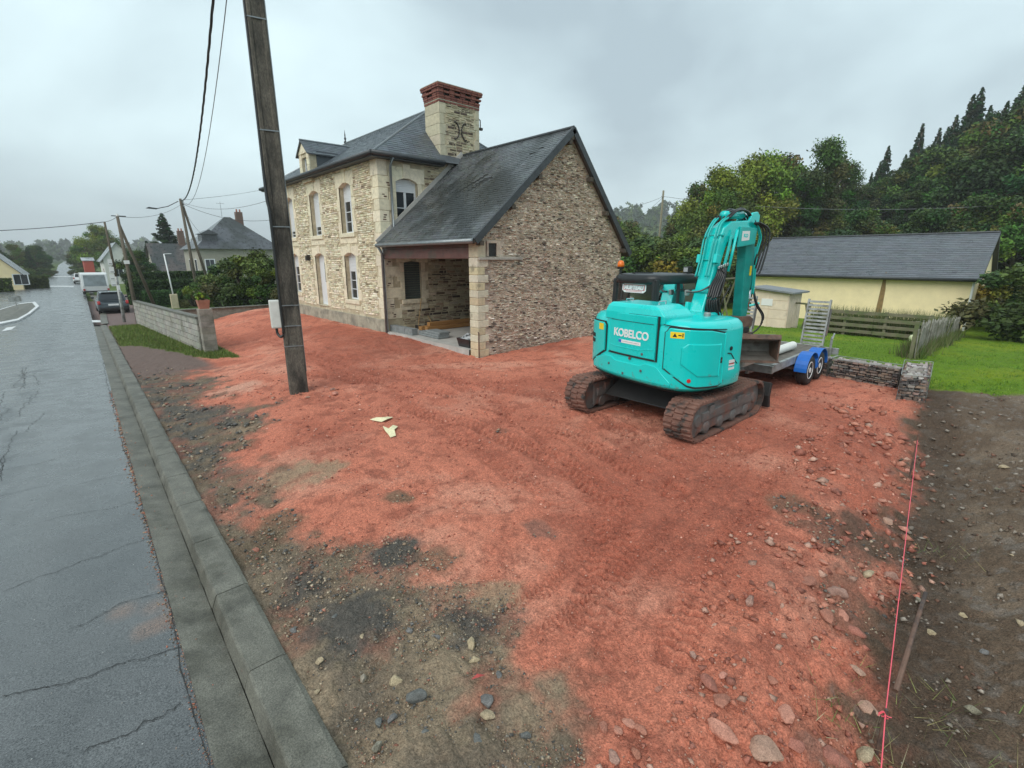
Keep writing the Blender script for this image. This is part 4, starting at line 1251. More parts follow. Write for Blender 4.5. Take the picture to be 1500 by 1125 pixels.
b = MB(); b.box((HX - .02, BY - .03, 2.53), (HX + .27, BY + BT + .008, 2.94), col=jit((.52, .45, .32), .05)); b.build('quoin_stone', 'ashlar', barn, bevel=.02)
b = MB(); b.box((HX + .02, BY - .09, 2.47), (9.7, BY + .02, 2.535)); b.build('ledge', mat('ledge_wood', (.36, .33, .29), rough=.85, var=.3, scale=8), barn, bevel=.008)
b = MB(); b.box((8.44, BY - .045, 2.56), (8.50, BY + .01, 2.96)); b.box((8.50, BY - .045, 2.90), (8.78, BY + .01, 2.96)); b.box((8.78, BY - .045, 2.56), (8.84, BY + .01, 2.96)); b.build('niche_frame', 'mortar_barn', barn)
b = MB(); b.box((8.50, BY - .012, 2.56), (8.78, BY + .01, 2.90)); b.build('niche_back', 'under_black', barn)
# roof
bx0, bz0, bx1, bz1 = 7.93, 2.96, 14.72, 2.66
by0, by1 = BY - .17, HY0 - .01
b = MB(); b.add([(bx0, by0, bz0), (AX, by0, AZ), (bx1, by0, bz1), (bx0, by1, bz0), (AX, by1, AZ), (bx1, by1, bz1), (bx0, by0, bz0 - .09), (AX, by0, AZ - .1), (bx1, by0, bz1 - .09), (bx0, by1, bz0 - .09), (AX, by1, AZ - .1), (bx1, by1, bz1 - .09)],
          [(0, 1, 4, 3), (1, 2, 5, 4), (6, 9, 10, 7), (7, 10, 11, 8), (0, 6, 7, 1), (1, 7, 8, 2), (0, 3, 9, 6), (2, 8, 11, 5)])
broof = b.build('roof', 'timber_old', barn)
SLb = math.hypot(AX - bx0, AZ - bz0)
frb = plane_frame((bx0, by0, bz0 + .01), (0, 1, 0), (AX - bx0, 0, AZ - bz0))
# slates; a few are missing or scarred in slanting streaks
pcs = slates(frb, lambda v: (0, by1 - by0), SLb, (.085, .092, .096), expo=.105, wid=.20, lift=.007, jitv=.2)
keep = []
for p in pcs:
    c = np.mean(p[0], 0); u = c[1] - by0; v = math.hypot(c[0] - bx0, c[2] - bz0)
    scar = False
    for (u0, v0, u1, v1) in ((2.95, 2.25, 2.1, 3.0), (3.1, 2.35, 2.35, 3.1), (2.75, 2.2, 1.95, 2.85), (1.15, 3.72, .75, 4.05), (.95, 3.85, .7, 4.05)):
        t = np.clip(((u - u0) * (u1 - u0) + (v - v0) * (v1 - v0)) / ((u1 - u0) ** 2 + (v1 - v0) ** 2), 0, 1)
        if math.hypot(u - u0 - t * (u1 - u0), v - v0 - t * (v1 - v0)) < .055: scar = True
    if scar and random.random() < .75:
        p = (p[0], p[1], (.022, .023, .024)); p = ([tuple(np.array(q) - np.array([0, 0, .012])) for q in p[0]], p[1], p[2])
    keep.append(p)
emit(keep, broof, 'slate', 'slate', 'slates')
MB().tube([(AX, by0, AZ + .02), (AX, by1, AZ + .02)], .055, 8).build('ridge_flashing', 'dark_zinc', broof)
for x0, z0, x1, z1 in ((bx0, bz0, AX, AZ), (AX, AZ, bx1, bz1)):
    d = Vector((x1 - x0, 0, z1 - z0)).normalized(); nrm = Vector((-d.z, 0, d.x))
    A_, B_ = Vector((x0, by0, z0)), Vector((x1, by0, z1))
    q = [A_ + nrm * .05, B_ + nrm * .05, B_ - nrm * .13, A_ - nrm * .13]
    b = MB(); b.add([tuple(p + Vector((0, -.035, 0))) for p in q] + [tuple(p + Vector((0, .03, 0))) for p in q], [(0, 1, 2, 3), (7, 6, 5, 4), (0, 4, 5, 1), (3, 2, 6, 7), (0, 3, 7, 4), (1, 5, 6, 2)])
    b.build('verge_board', 'dark_zinc', broof)
    for t in (.03, .33, .60, .93):
        p = A_ + (B_ - A_) * t - nrm * .2
        MB().box((p.x - .07, by0 - .02, p.z - .07), (p.x + .07, BY - .0, p.z + .06)).build('purlin_end', 'timber_old', broof, bevel=.01)
gutter('gutter', (bx0 - .05, by0 + .02, bz0 - .02), (bx0 - .05, HY0 - .12, bz0 - .04), 'zinc', broof, .065)
b = MB(); b.tube([(bx0 - .05, HY0 - .22, bz0 - .08), (HX - .09, HY0 - .14, bz0 - .3), (HX - .09, HY0 - .13, .02)], .045, 8); b.build('downpipe', 'zinc', barn, smooth=True)
b = MB(); b.tube([(HX - .02, HY0 - .09, 2.8), (HX - .02, HY0 - .09, .0)], .028, 8); b.build('conduit', 'pvc_white', barn, smooth=True)
# white flashing where the roof meets the house
A_, B_ = Vector((bx0 + .06, HY0 - .05, bz0 + .03)), Vector((AX - .02, HY0 - .05, AZ + .03)); d = (B_ - A_).normalized(); nrm = Vector((-d.z, 0, d.x))
q = [A_ + nrm * .13, B_ + nrm * .13, B_ - nrm * .02, A_ - nrm * .02]
MB().add([tuple(p) for p in q] + [tuple(p + Vector((0, .045, 0))) for p in q], [(0, 1, 2, 3), (0, 4, 5, 1), (3, 2, 6, 7), (0, 3, 7, 4), (1, 5, 6, 2)]).build('wall_flashing', 'slab', broof)
# beam over the bay, lintel board behind, iron hook
b = MB(); b.box((HX - .015, BY + .3, 2.50), (HX + .24, HY0 - .03, 2.80)); b.build('beam', 'beam_red', barn, bevel=.015)
b = MB(); b.box((HX + .0, BY + .3, 2.803), (HX + .22, HY0 - .03, 2.93)); b.build('wall_plate', 'beam_red', barn)
for i in range(7):
    y = BY + .9 + i * .68
    MB().box((HX + .25, y, 2.62), (14.0, y + .09, 2.80)).build('joist', 'timber_old', barn)
b = MB(); b.box((HX + .3, BY + .36, 2.81), (14.0, HY0 - .04, 2.84)); b.build('loft_boards', 'timber_old', barn)
# floor slab with a ragged front edge
n = 60; ys = np.linspace(BY + BT + .005, HY0 - .005, n); vs = []
for y in ys:
    e = HX + .02 - .16 * fbm(np.array([y * 2.1]), np.array([3.3]), 4)[0]
    vs += [(e, y, -.3), (e + .01, y, .05), (14.05, y, .06)]
fs = []
for i in range(n - 1):
    fs += [(3*i, 3*i+3, 3*i+4, 3*i+1), (3*i+1, 3*i+4, 3*i+5, 3*i+2)]
MB().add(vs, fs).build('floor_slab', 'slab', barn)
b = MB(); b.tube([(HX - .03, BY - .05, 0.55), (HX - .03, BY - .05, -.2)], .018, 6); b.tube([(HX - .03, BY - .05, .55), (HX + .03, BY + .08, .60)], .018, 6); b.build('rusty_pipe', 'rust', barn)

# things in the open bay
def lay(px_, z): q = g(*px_, z); return q
for i, (y0, z0, ln, x0) in enumerate(((14.55, .07, 4.3, 9.15), (14.78, .07, 4.4, 9.05), (14.62, .205, 4.2, 9.3))):
    o = MB().box((x0, y0, z0), (x0 + ln, y0 + .19, z0 + .13)).build('timber_beam', 'timber', None, bevel=.006)
    tag(o, 'long orange timber beam lying on the slab along the inner barn wall', 'timber', 'timber beams in the barn bay')
def stick(name, a, c, r, label, m='stick_wood', cat='pole'):
    o = MB().tube([a, c], r, 8).build(name, m, None, smooth=True); return tag(o, label, cat)
q = lay((613, 481), .06)
br = thing('broom', 'wooden-handled broom leaning on the inner stone wall beside the shutter', 'broom', (q[0], q[1], .06))
MB().tube([(q[0], q[1], .16), (q[0] + .25, HY0 - .06, 1.12)], .014, 8).build('handle', 'stick_wood', br)
MB().box((q[0] - .05, q[1] - .14, .065), (q[0] + .05, q[1] + .14, .17)).build('broom_head', 'iron', br, bevel=.01)
q2 = lay((638, 483), .06)
stick('wooden_stick', (q2[0], q2[1], .07), (q2[0] + .35, q2[1] + 1.2, .62), .013, 'short wooden handle leaning over the timber beams in the barn', cat='handle')
pv = lay((628, 494), .06)
for lev, (dx, dy, n_) in enumerate(((0, 0, 3), (.03, .04, 3), (.08, .05, 2))):
    for i in range(n_):
        x0, y0 = pv[0] + dx + i * .02, pv[1] - .55 + dy + i * .42
        o = MB().box((x0, y0, .065 + lev * .065), (x0 + .42, y0 + .40, .125 + lev * .065)).build('paving_slab', 'paver', None, bevel=.006)
        tag(o, 'grey paving slab in the low stack on the barn floor', 'slab', 'grey slabs stacked on the barn floor')
q = lay((590, 488), .05)
for i in range(3):
    o = MB().box((HX + .10 + i * .0, 14.05 + i * .50, .058), (HX + .32, 14.53 + i * .50, .26)).build('concrete_block', 'paver', None, bevel=.006)
    tag(o, 'grey concrete block in the row across the bay beside the downpipe', 'block', 'grey blocks across the bay')
tub = thing('mortar_tub', 'black plastic tub with a crumpled sack on top beside the pale quoins', 'tub', (HX + .25, BY + .7, .05))
b = MB(); x0, y0 = HX + .02, BY + .46
b.add([(x0 + .05, y0 + .05, .056), (x0 + .40, y0 + .05, .056), (x0 + .40, y0 + .55, .056), (x0 + .05, y0 + .55, .056), (x0, y0, .30), (x0 + .45, y0, .30), (x0 + .45, y0 + .6, .30), (x0, y0 + .6, .30), (x0 + .03, y0 + .03, .30), (x0 + .42, y0 + .03, .30), (x0 + .42, y0 + .57, .30), (x0 + .03, y0 + .57, .30), (x0 + .06, y0 + .06, .22), (x0 + .39, y0 + .06, .22), (x0 + .39, y0 + .54, .22), (x0 + .06, y0 + .54, .22)],
      [(3, 2, 1, 0), (0, 1, 5, 4), (1, 2, 6, 5), (2, 3, 7, 6), (3, 0, 4, 7), (4, 5, 9, 8), (5, 6, 10, 9), (6, 7, 11, 10), (7, 4, 8, 11), (8, 9, 13, 12), (9, 10, 14, 13), (10, 11, 15, 14), (11, 8, 12, 15), (12, 13, 14, 15)])
b.build('tub_shell', 'bag_black', tub)
nu, nv = 14, 14; P = []
for i in range(nu):
    for j in range(nv):
        u, v = i / (nu - 1), j / (nv - 1)
        P.append((x0 + .02 + .42 * u, y0 + .0 + .58 * v, .27 + .16 * math.sin(math.pi * u) * math.sin(math.pi * v) * (.5 + fbm(np.array([u * 5.]), np.array([v * 6.]), 3)[0]) + .05 * (fbm(np.array([u * 9.]), np.array([v * 9. + 4]), 2)[0] - .5)))
b = MB(); b.add(P, [(i*nv+j, (i+1)*nv+j, (i+1)*nv+j+1, i*nv+j+1) for i in range(nu-1) for j in range(nv-1)], None); o = b.build('crumpled_sack', mat('sack', (.42, .43, .44), rough=.35, var=.5, scale=14, col2=(.03, .03, .03), c2scale=7, c2lo=.48, c2hi=.55), tub)
o = MB().box((HX + .35, BY + .42, .058), (HX + .47, BY + .54, .86)).build('grey_post', 'galv', None, bevel=.008)
tag(o, 'short pale grey post standing on the slab just inside the barn quoins', 'post')
# ------------------------------------------------------------------ excavator
EC = Vector((7.35, 4.18, 0.0)); EA = math.radians(-7)
EU = Vector((math.cos(EA), math.sin(EA), 0)); EV = Vector((-math.sin(EA), math.cos(EA), 0))
exc = thing('excavator', 'turquoise crawler excavator with black cab parked on the red fill', 'excavator', (EC.x, EC.y, 0))
def L(u, v, z): return tuple(EC + EU * u + EV * v + Vector((0, 0, z)))
PLAN = np.array([(.62, 1.02), (-.5, 1.04), (-.86, .98), (-1.02, .75), (-1.13, .4), (-1.19, 0), (-1.21, -.5), (-1.19, -.85), (-1.06, -1.09), (-.8, -1.2), (-.4, -1.23), (.0, -1.21), (.10, -1.12)])
def chaikin(P, n=2, closed=False):
    for _ in range(n):
        Q = [P[0]]
        for a, c in zip(P[:-1], P[1:]): Q += [a * .75 + c * .25, a * .25 + c * .75]
        Q.append(P[-1]); P = np.array(Q)
    return P
TAIL = chaikin(PLAN, 2)
_d = np.r_[0, np.cumsum(np.hypot(*np.diff(TAIL, axis=0).T))]
# arc length measured from the left rear corner region, as in the survey of the photo: s = 0 at (-.5, 1.04)
_s0 = _d[np.argmin(np.hypot(TAIL[:, 0] + .5, TAIL[:, 1] - 1.04))]
def tail(s, z, off=0.0):
    s = s + _s0
    u = np.interp(s, _d, TAIL[:, 0]); v = np.interp(s, _d, TAIL[:, 1])
    e = .02
    du = np.interp(s + e, _d, TAIL[:, 0]) - np.interp(s - e, _d, TAIL[:, 0]); dv = np.interp(s + e, _d, TAIL[:, 1]) - np.interp(s - e, _d, TAIL[:, 1])
    n = math.hypot(du, dv) or 1
    return L(u + dv / n * off, v - du / n * off, z)
def ring(z, ins):
    out = []
    c = np.array([-.2, -.08])
    for p in TAIL:
        q = p - c; r = np.hypot(*q); out.append(L(*(c + q * (r - ins) / r), z))
    out.append(L(.12 - ins, -.55, z)); out.append(L(.62 - ins, -.5, z))
    return out
def loft(b, rings, cap=True):
    n = len(rings[0]); vs = [p for r in rings for p in r]
    fs = [(i*n+k, i*n+(k+1) % n, (i+1)*n+(k+1) % n, (i+1)*n+k) for i in range(len(rings)-1) for k in range(n)]
    if cap: fs += [tuple(range(n - 1, -1, -1)), tuple((len(rings)-1)*n+k for k in range(n))]
    b.add(vs, fs)
b = MB(); loft(b, [ring(.68, .16), ring(.70, .05), ring(.745, .0), ring(.93, -.012), ring(.98, .0), ring(1.52, .008), ring(1.60, .03), ring(1.655, .09), ring(1.675, .2)])
b.build('body_shell', 'teal', exc, smooth=True, bevel=.012)
b = MB(); loft(b, [ring(.66, .12), ring(.69, .045)]); b.build('belly_rim', 'under_black', exc)

def panel(name, s0, s1, lo, hi, off, th, m, parent=exc, n=26, bev=0.0, zn=1):
    ss = np.linspace(s0, s1, n); b = MB(); vs = []
    for s in ss:
        l_, h_ = lo(s), hi(s)
        vs += [tail(s, l_, off - th), tail(s, l_, off), tail(s, h_, off), tail(s, h_, off - th)]
    fs = []
    for i in range(n - 1):
        for k in range(4): fs.append((4*i+k, 4*i+(k+1) % 4, 4*i+4+(k+1) % 4, 4*i+4+k))
    fs += [(0, 1, 2, 3), (4*n-1, 4*n-2, 4*n-3, 4*n-4)]
    return b.add(vs, fs).build(name, m, parent, bevel=bev, bseg=2)
def pw(pts): 
    xs, ys = [p[0] for p in pts], [p[1] for p in pts]
    return lambda s: float(np.interp(s, xs, ys))
# central engine cover with the maker's name, dark seam round it
panel('cover_seam', 1.05, 2.055, pw([(0, 1.075)]), pw([(0, 1.72)]), .010, .03, 'gasket')
cov = panel('engine_cover', 1.075, 2.03, pw([(0, 1.10)]), pw([(0, 1.715)]), .022, .03, 'teal', bev=.012)
panel('cover_recess_line', 1.12, 1.98, pw([(0, 1.598)]), pw([(0, 1.606)]), .026, .01, 'gasket', cov)
panel('cover_step', 1.12, 1.98, pw([(1.12, 1.205), (1.22, 1.195), (1.75, 1.195), (1.88, 1.23), (1.98, 1.23)]), pw([(1.12, 1.217), (1.22, 1.207), (1.75, 1.207), (1.88, 1.242), (1.98, 1.242)]), .028, .012, 'teal', cov, bev=.004)
# side panel on the left
panel('panel_seam', .30, .985, pw([(.30, .80), (.45, .80), (.985, 1.08)]), pw([(.3, 1.535), (.93, 1.545), (.985, 1.49)]), .010, .03, 'gasket')
lp = panel('side_panel', .30, .96, pw([(.30, .82), (.45, .82), (.96, 1.095)]), pw([(.3, 1.515), (.91, 1.525), (.96, 1.475)]), .020, .03, 'teal', bev=.01)
panel('vent_grille', .42, .62, pw([(0, 1.16)]), pw([(0, 1.22)]), .026, .02, 'gasket', lp)
panel('vent_grille', .42, .62, pw([(0, 1.25)]), pw([(0, 1.31)]), .026, .02, 'gasket', lp)
panel('warning_sticker', .76, .90, pw([(0, 1.40)]), pw([(0, 1.50)]), .0235, .003, 'sticker_yellow', lp)
# big door wrapping the right rear corner
dl = pw([(2.165, 1.02), (2.50, .80), (2.60, .775), (3.02, .765), (3.08, .80)]); dh = pw([(2.165, 1.50), (2.22, 1.585), (2.8, 1.555), (3.08, 1.50)])
panel('door_seam', 2.15, 3.10, lambda s: dl(s) - .022, lambda s: dh(s) + .022, .010, .03, 'gasket', n=44)
dr = panel('service_door', 2.175, 3.075, dl, dh, .022, .03, 'teal', bev=.012, n=44)
panel('door_emboss', 2.40, 2.98, pw([(2.40, 1.10), (2.62, .93), (2.98, .91)]), pw([(2.40, 1.32), (2.48, 1.385), (2.98, 1.36)]), .036, .02, 'teal', dr, bev=.014, n=30)
panel('warning_sticker', 2.24, 2.42, pw([(0, 1.45)]), pw([(0, 1.535)]), .0255, .003, 'sticker_yellow', dr)
wt = [(2.27, 1.468), (2.33, 1.468), (2.30, 1.52)]
MB().add([tail(s, z, .028) for s, z in wt], [(0, 1, 2)]).build('sticker_triangle', 'gasket', dr)
panel('sticker_mark', 2.345, 2.385, pw([(0, 1.485)]), pw([(0, 1.50)]), .0265, .002, 'gasket', dr); panel('sticker_mark', 2.395, 2.408, pw([(0, 1.47)]), pw([(0, 1.52)]), .0265, .002, 'gasket', dr)
panel('door_latch', 2.995, 3.05, pw([(0, 1.09)]), pw([(0, 1.17)]), .027, .02, 'gasket', dr, n=4); panel('latch_button', 3.012, 3.035, pw([(0, 1.125)]), pw([(0, 1.145)]), .034, .01, 'chrome', dr, n=3)
MB().lathe([(.028, 0), (.028, .006), (.0, .007)], tail(2.52, .87, .024), Vector(tail(2.52, .87, 1)) - Vector(tail(2.52, .87, 0)), 14).build('red_reflector', 'sticker_red', dr)
# upper moulding over the door, right-hand flank details
panel('moulding_groove', 2.12, 3.12, pw([(2.12, 1.612), (3.12, 1.545)]), pw([(2.12, 1.624), (3.12, 1.557)]), .005, .012, 'gasket', n=40)
panel('flank_groove', 3.20, 3.48, pw([(3.20, 1.20), (3.28, 1.19), (3.42, 1.06), (3.48, 1.02)]), pw([(3.20, 1.214), (3.28, 1.204), (3.42, 1.074), (3.48, 1.034)]), .006, .012, 'gasket')
for s, z in ((3.27, 1.27),):
    MB().lathe([(.03, 0), (.03, .01), (0, .011)], tail(s, z, .0), Vector(tail(s, z, 1)) - Vector(tail(s, z, 0)), 14).build('fuel_cap', 'gasket', exc)
for z0, z1, m in ((1.055, 1.10, 'sticker_white'), (1.01, 1.035, 'sticker_white'), (.95, .99, 'sticker_white'), (.85, .905, 'sticker_grey')):
    panel('decal', 3.25, 3.40, pw([(0, z0)]), pw([(0, z1)]), .006, .004, m, n=6)
panel('decal', 3.26, 3.39, pw([(0, 1.035)]), pw([(0, 1.05)]), .006, .004, 'sticker_red', n=6)
# counterweight relief: trapezoid step under the cover, lower seam and bolts
tp = pw([(.5, .83), (.95, 1.02), (1.12, 1.03), (1.22, .985), (1.75, .985), (1.86, 1.035), (2.05, 1.02), (2.3, .80)])
panel('weight_step', .62, 2.28, pw([(0, .765)]), lambda s: max(tp(s) - .01, .77), .014, .02, 'teal', bev=.008, n=40)
panel('lower_seam', .45, 2.34, pw([(0, .716)]), pw([(0, .722)]), .004, .01, 'gasket', n=40)
for s, z in ((1.09, .895), (1.79, .905), (1.43, .80)):
    MB().lathe([(.020, -.01), (.020, .012), (.012, .014), (0, .015)], tail(s, z, .012), Vector(tail(s, z, 1)) - Vector(tail(s, z, 0)), 10).build('bolt', 'track_steel', exc)
for s, z in ((1.80, 1.155), (1.56, 1.055)):
    MB().lathe([(.020, -.01), (.020, .008), (.012, .010), (0, .011)], tail(s, z, .022), Vector(tail(s, z, 1)) - Vector(tail(s, z, 0)), 10).build('cover_bolt', 'track_steel', exc)
# lettering on the cover
def letter(txt, s_mid, z_mid, size, width, bold, m, off, parent, ext=.003, stretch=1.0):
    vs, fs = text_mesh(txt, size, bold, ext)
    a = np.array(vs); w = a[:, 0].max() - a[:, 0].min(); k = width / w; h = a[:, 1].max() - a[:, 1].min()
    mid = (a[:, 0].max() + a[:, 0].min()) / 2; my = (a[:, 1].max() + a[:, 1].min()) / 2
    P = [tail(s_mid + (x - mid) * k, z_mid + (y - my) * k * stretch, off + z) for x, y, z in vs]
    return MB().add(P, fs).build('lettering', m, parent)
letter('KOBELCO', 1.55, 1.42, .14, .70, .004, 'sticker_white', .026, cov, stretch=1.05)
panel('dealer_strip', 1.31, 1.76, pw([(0, 1.268)]), pw([(0, 1.318)]), .0245, .003, 'sticker_white', cov, n=8)
panel('dealer_mark', 1.31, 1.37, pw([(0, 1.271)]), pw([(0, 1.315)]), .026, .002, 'blue_plastic', cov, n=4)
for i in range(13): panel('dealer_print', 1.40 + i * .026, 1.414 + i * .026, pw([(0, 1.286)]), pw([(0, 1.300)]), .0258, .002, 'sticker_grey', cov, n=2)
# raised hood behind the cab
hp = [(-1.17, .42), (-1.20, 0), (-1.205, -.5), (-1.18, -.72), (-.55, -.72), (-.5, .42)]
def hring(z, i, r): 
    c = np.array([-.85, -.15]); return [L(*(c + (np.array(p) - c) * (1 - i)), z) if k not in (3, 4) else L(*(c + (np.array(p) - c) * np.array([1 - i, 1 - i - r])), z) for k, p in enumerate(hp)]
b = MB(); loft(b, [hring(1.60, 0, 0), hring(1.72, .0, .0), hring(1.80, .05, .10), hring(1.855, .14, .22), hring(1.86, .2, .3)]); hood = b.build('hood', 'teal', exc, smooth=False, bevel=.02, bseg=3)
for i in range(4):
    u0 = -1.02 + i * .11
    b = MB(); q = [L(u0, -.665 + .0, 1.752), L(u0 + .07, -.665, 1.752), L(u0 + .07, -.60, 1.80), L(u0, -.60, 1.80)]
    b.add([tuple(Vector(p) + Vector((0, -.006, .012))) for p in q] + q, [(0, 1, 2, 3), (7, 6, 5, 4), (0, 4, 5, 1), (1, 5, 6, 2), (2, 6, 7, 3), (3, 7, 4, 0)]); b.build('hood_vent', 'gasket', hood)
for v in (.2, -.42):
    MB().tube([L(-.95, v, 1.86), L(-.95, v, 1.90), L(-.80, v, 1.90), L(-.80, v, 1.86)], .012, 6).build('grab_bar', 'chrome', hood)
MB().lathe([(.05, 0), (.05, .05), (.04, .06), (0, .062)], L(-.25, -.75, 1.67), (0, 0, 1), 14).build('tank_cap', 'galv', exc)

# cab
cu0, cu1, cv0, cv1, cz0, cz1 = -.45, .78, .05, 1.03, .90, 2.18
cab = MB()
for (u, v) in ((cu0, cv0), (cu0, cv1), (cu1, cv0), (cu1, cv1)):
    du, dv = (.09 if u == cu0 else -.09), (.085 if v == cv0 else -.085)
    tp_ = .05 if u == cu1 else .03
    q = [(u, v), (u + du, v), (u + du, v + dv), (u, v + dv)]
    vs = [L(a, c, cz0) for a, c in q] + [L(a - (tp_ if u == cu1 else -tp_), c + (.03 if v == cv0 else -.03), cz1) for a, c in q]
    cab.add(vs, [(0, 1, 2, 3), (7, 6, 5, 4), (0, 4, 5, 1), (1, 5, 6, 2), (2, 6, 7, 3), (3, 7, 4, 0)])
cabo = cab.build('cab_frame', 'black_paint', exc, bevel=.015)
lo_ = MB()
lo_.prism([(cu0 + .01, cv0 + .01), (cu1 - .01, cv0 + .01), (cu1 - .01, cv1 - .01), (cu0 + .01, cv1 - .01)], cz0 - .1, 1.62, lambda p, q, t: L(p, q, t)); 
low = MB()
for (p0, p1) in (((cu0 + .012, cv0 + .012), (cu1 - .012, cv0 + .012)), ((cu0 + .012, cv1 - .012), (cu1 - .012, cv1 - .012)), ((cu0 + .012, cv0 + .012), (cu0 + .012, cv1 - .012))):
    dx = .03 if p0[0] == p1[0] else 0; dy = (.03 if p0[1] < .5 else -.03) if dx == 0 else 0
    low.prism([p0, p1, (p1[0] + dx, p1[1] + dy), (p0[0] + dx, p0[1] + dy)], cz0 - .1, 1.42, lambda p, q, t: L(p, q, t))
low.prism([(cu0 + .02, cv0 + .02), (cu1 - .02, cv0 + .02), (cu1 - .02, cv1 - .02), (cu0 + .02, cv1 - .02)], cz0 - .1, cz0, lambda p, q, t: L(p, q, t))
low.build('cab_lower', 'black_paint', cabo)
rp = chaikin(np.array([(cu0 - .02, .54), (cu0 - .02, cv0 + .0), (.2, cv0 - .0), (cu1 - .02, cv0 + .02), (cu1 + .0, .54), (cu1 - .02, cv1 - .02), (.2, cv1), (cu0 - .02, cv1), (cu0 - .02, .54)]), 2)[:-1]
b = MB(); c0 = np.array([.16, .54])
loft(b, [[L(*(c0 + (p - c0) * k), z) for p in rp] for z, k in ((2.10, .97), (2.13, 1.0), (2.20, 1.0), (2.245, .95), (2.26, .82))]); b.build('cab_roof', 'black_paint', cabo, smooth=True, bevel=.01)
def pane(name, q, parent=cabo, m='cab_glass'):
    n = (Vector(q[1]) - Vector(q[0])).cross(Vector(q[2]) - Vector(q[0])).normalized() * .006
    return MB().add(list(q) + [tuple(Vector(p) + n) for p in q], [(0, 1, 2, 3), (7, 6, 5, 4), (0, 4, 5, 1), (1, 5, 6, 2), (2, 6, 7, 3), (3, 7, 4, 0)]).build(name, m, parent)
pane('rear_window', [L(cu0 + .035, cv0 + .09, 1.42), L(cu0 + .035, cv1 - .09, 1.42), L(cu0 + .06, cv1 - .11, 2.12), L(cu0 + .06, cv0 + .11, 2.12)])
pane('side_window', [L(cu0 + .10, cv0 + .035, 1.42), L(cu1 - .10, cv0 + .035, 1.42), L(cu1 - .14, cv0 + .06, 2.12), L(cu0 + .12, cv0 + .06, 2.12)])
pane('door_window', [L(cu0 + .10, cv1 - .035, 1.42), L(cu1 - .10, cv1 - .035, 1.42), L(cu1 - .14, cv1 - .06, 2.12), L(cu0 + .12, cv1 - .06, 2.12)])
pane('windscreen', [L(cu1 - .035, cv0 + .09, 1.0), L(cu1 - .035, cv1 - .09, 1.0), L(cu1 - .08, cv1 - .11, 2.12), L(cu1 - .08, cv0 + .11, 2.12)])
b = MB()
for t in np.linspace(1.55, 2.0, 3): b.tube([L(.15 - .02, cv0 + .028, t), L(cu1 - .12, cv0 + .028, t)], .008, 6)
b.build('window_guard_bar', 'black_paint', cabo)
MB().tube([L(.17, cv0 + .03, 1.4), L(.17, cv0 + .055, 2.12)], .03, 6).build('side_pillar', 'black_paint', cabo)
b = MB(); b.prism([(-.18, 1.05), (.32, 1.05), (.32, 1.20), (-.05, 1.22), (-.14, 1.85), (-.24, 1.85)], .32, .78, lambda p, q, t: L(p, t, q)); b.prism([(-.21, 1.86), (-.13, 1.86), (-.14, 2.02), (-.20, 2.02)], .43, .67, lambda p, q, t: L(p, t, q)); b.build('seat', 'gasket', cabo, bevel=.03)
b = MB(); b.tube([L(.42, .32, 1.15), L(.46, .32, 1.42)], .02, 6); b.tube([L(.42, .80, 1.15), L(.46, .80, 1.42)], .02, 6); b.build('control_lever', 'gasket', cabo)
# owner's sign on the rear window
def cabrear(v, z, off): return L(cu0 + .035 + (z - 1.42) * .036 - off, v, z)
sg = [(.30, 2.085), (.36, 2.10), (.74, 2.10), (.80, 2.085), (.80, 1.99), (.75, 1.955), (.35, 1.955), (.30, 1.99)]
sgo = MB().prism(sg, .002, .008, lambda p, q, t: cabrear(p, q, t)).build('owner_sign', 'sticker_white', cabo)
MB().prism([(.325, 2.082), (.775, 2.082), (.775, 1.992), (.325, 1.992)], .0082, .0095, lambda p, q, t: cabrear(p, q, t)).build('sign_field', 'sticker_red', cabo)
MB().prism([(.335, 2.074), (.765, 2.074), (.765, 2.0), (.335, 2.0)], .0096, .0105, lambda p, q, t: cabrear(p, q, t)).build('sign_inner', 'sticker_grey', cabo)
vs, fs = text_mesh('HURTEAU', .1, .006, .002); a = np.array(vs); k = .41 / (a[:, 0].max() - a[:, 0].min()); mid = (a[:, 0].max() + a[:, 0].min()) / 2; my = (a[:, 1].max() + a[:, 1].min()) / 2
MB().add([cabrear(.55 - (x - mid) * k, 2.037 + (y - my) * k, .0115 + z) for x, y, z in vs], fs).build('sign_lettering', 'sticker_white', cabo)
for i in range(14): MB().prism([(.38 + i * .025, 1.98), (.395 + i * .025, 1.98), (.395 + i * .025, 1.969), (.38 + i * .025, 1.969)], .0082, .0092, lambda p, q, t: cabrear(p, q, t)).build('sign_small_print', 'sticker_red', cabo)
# beacon, work lamp, mirror
bc = MB().tube([L(cu0 + .12, .93, 2.2), L(cu0 + .12, .93, 2.33)], .022, 8).box((0, 0, 0), (0.001, .001, .001)).build('beacon_stand', 'black_paint', cabo) if False else MB().tube([L(cu0 + .12, .93, 2.2), L(cu0 + .12, .93, 2.33)], .022, 8).build('beacon_stand', 'black_paint', cabo)
MB().lathe([(.055, 0), (.06, .03), (.06, .035)], L(cu0 + .12, .93, 2.33), (0, 0, 1), 16).build('beacon_base', 'black_paint', cabo)
MB().lathe([(.056, 0), (.06, .03), (.055, .07), (.035, .10), (.0, .11)], L(cu0 + .12, .93, 2.365), (0, 0, 1), 16).build('beacon_lens', 'orange_lens', cabo, smooth=True)
MB().tube([L(cu0 + .12, .93, 2.18), L(cu0 + .12, .60, 2.275), L(cu0 + .5, .55, 2.27)], .012, 6).build('beacon_cable', 'hose', cabo)
MB().prism([(.5, 2.27), (.62, 2.27), (.62, 2.37), (.5, 2.37)], .18, .28, lambda p, q, t: L(p, t, q)).build('work_lamp', 'black_paint', cabo, bevel=.01)
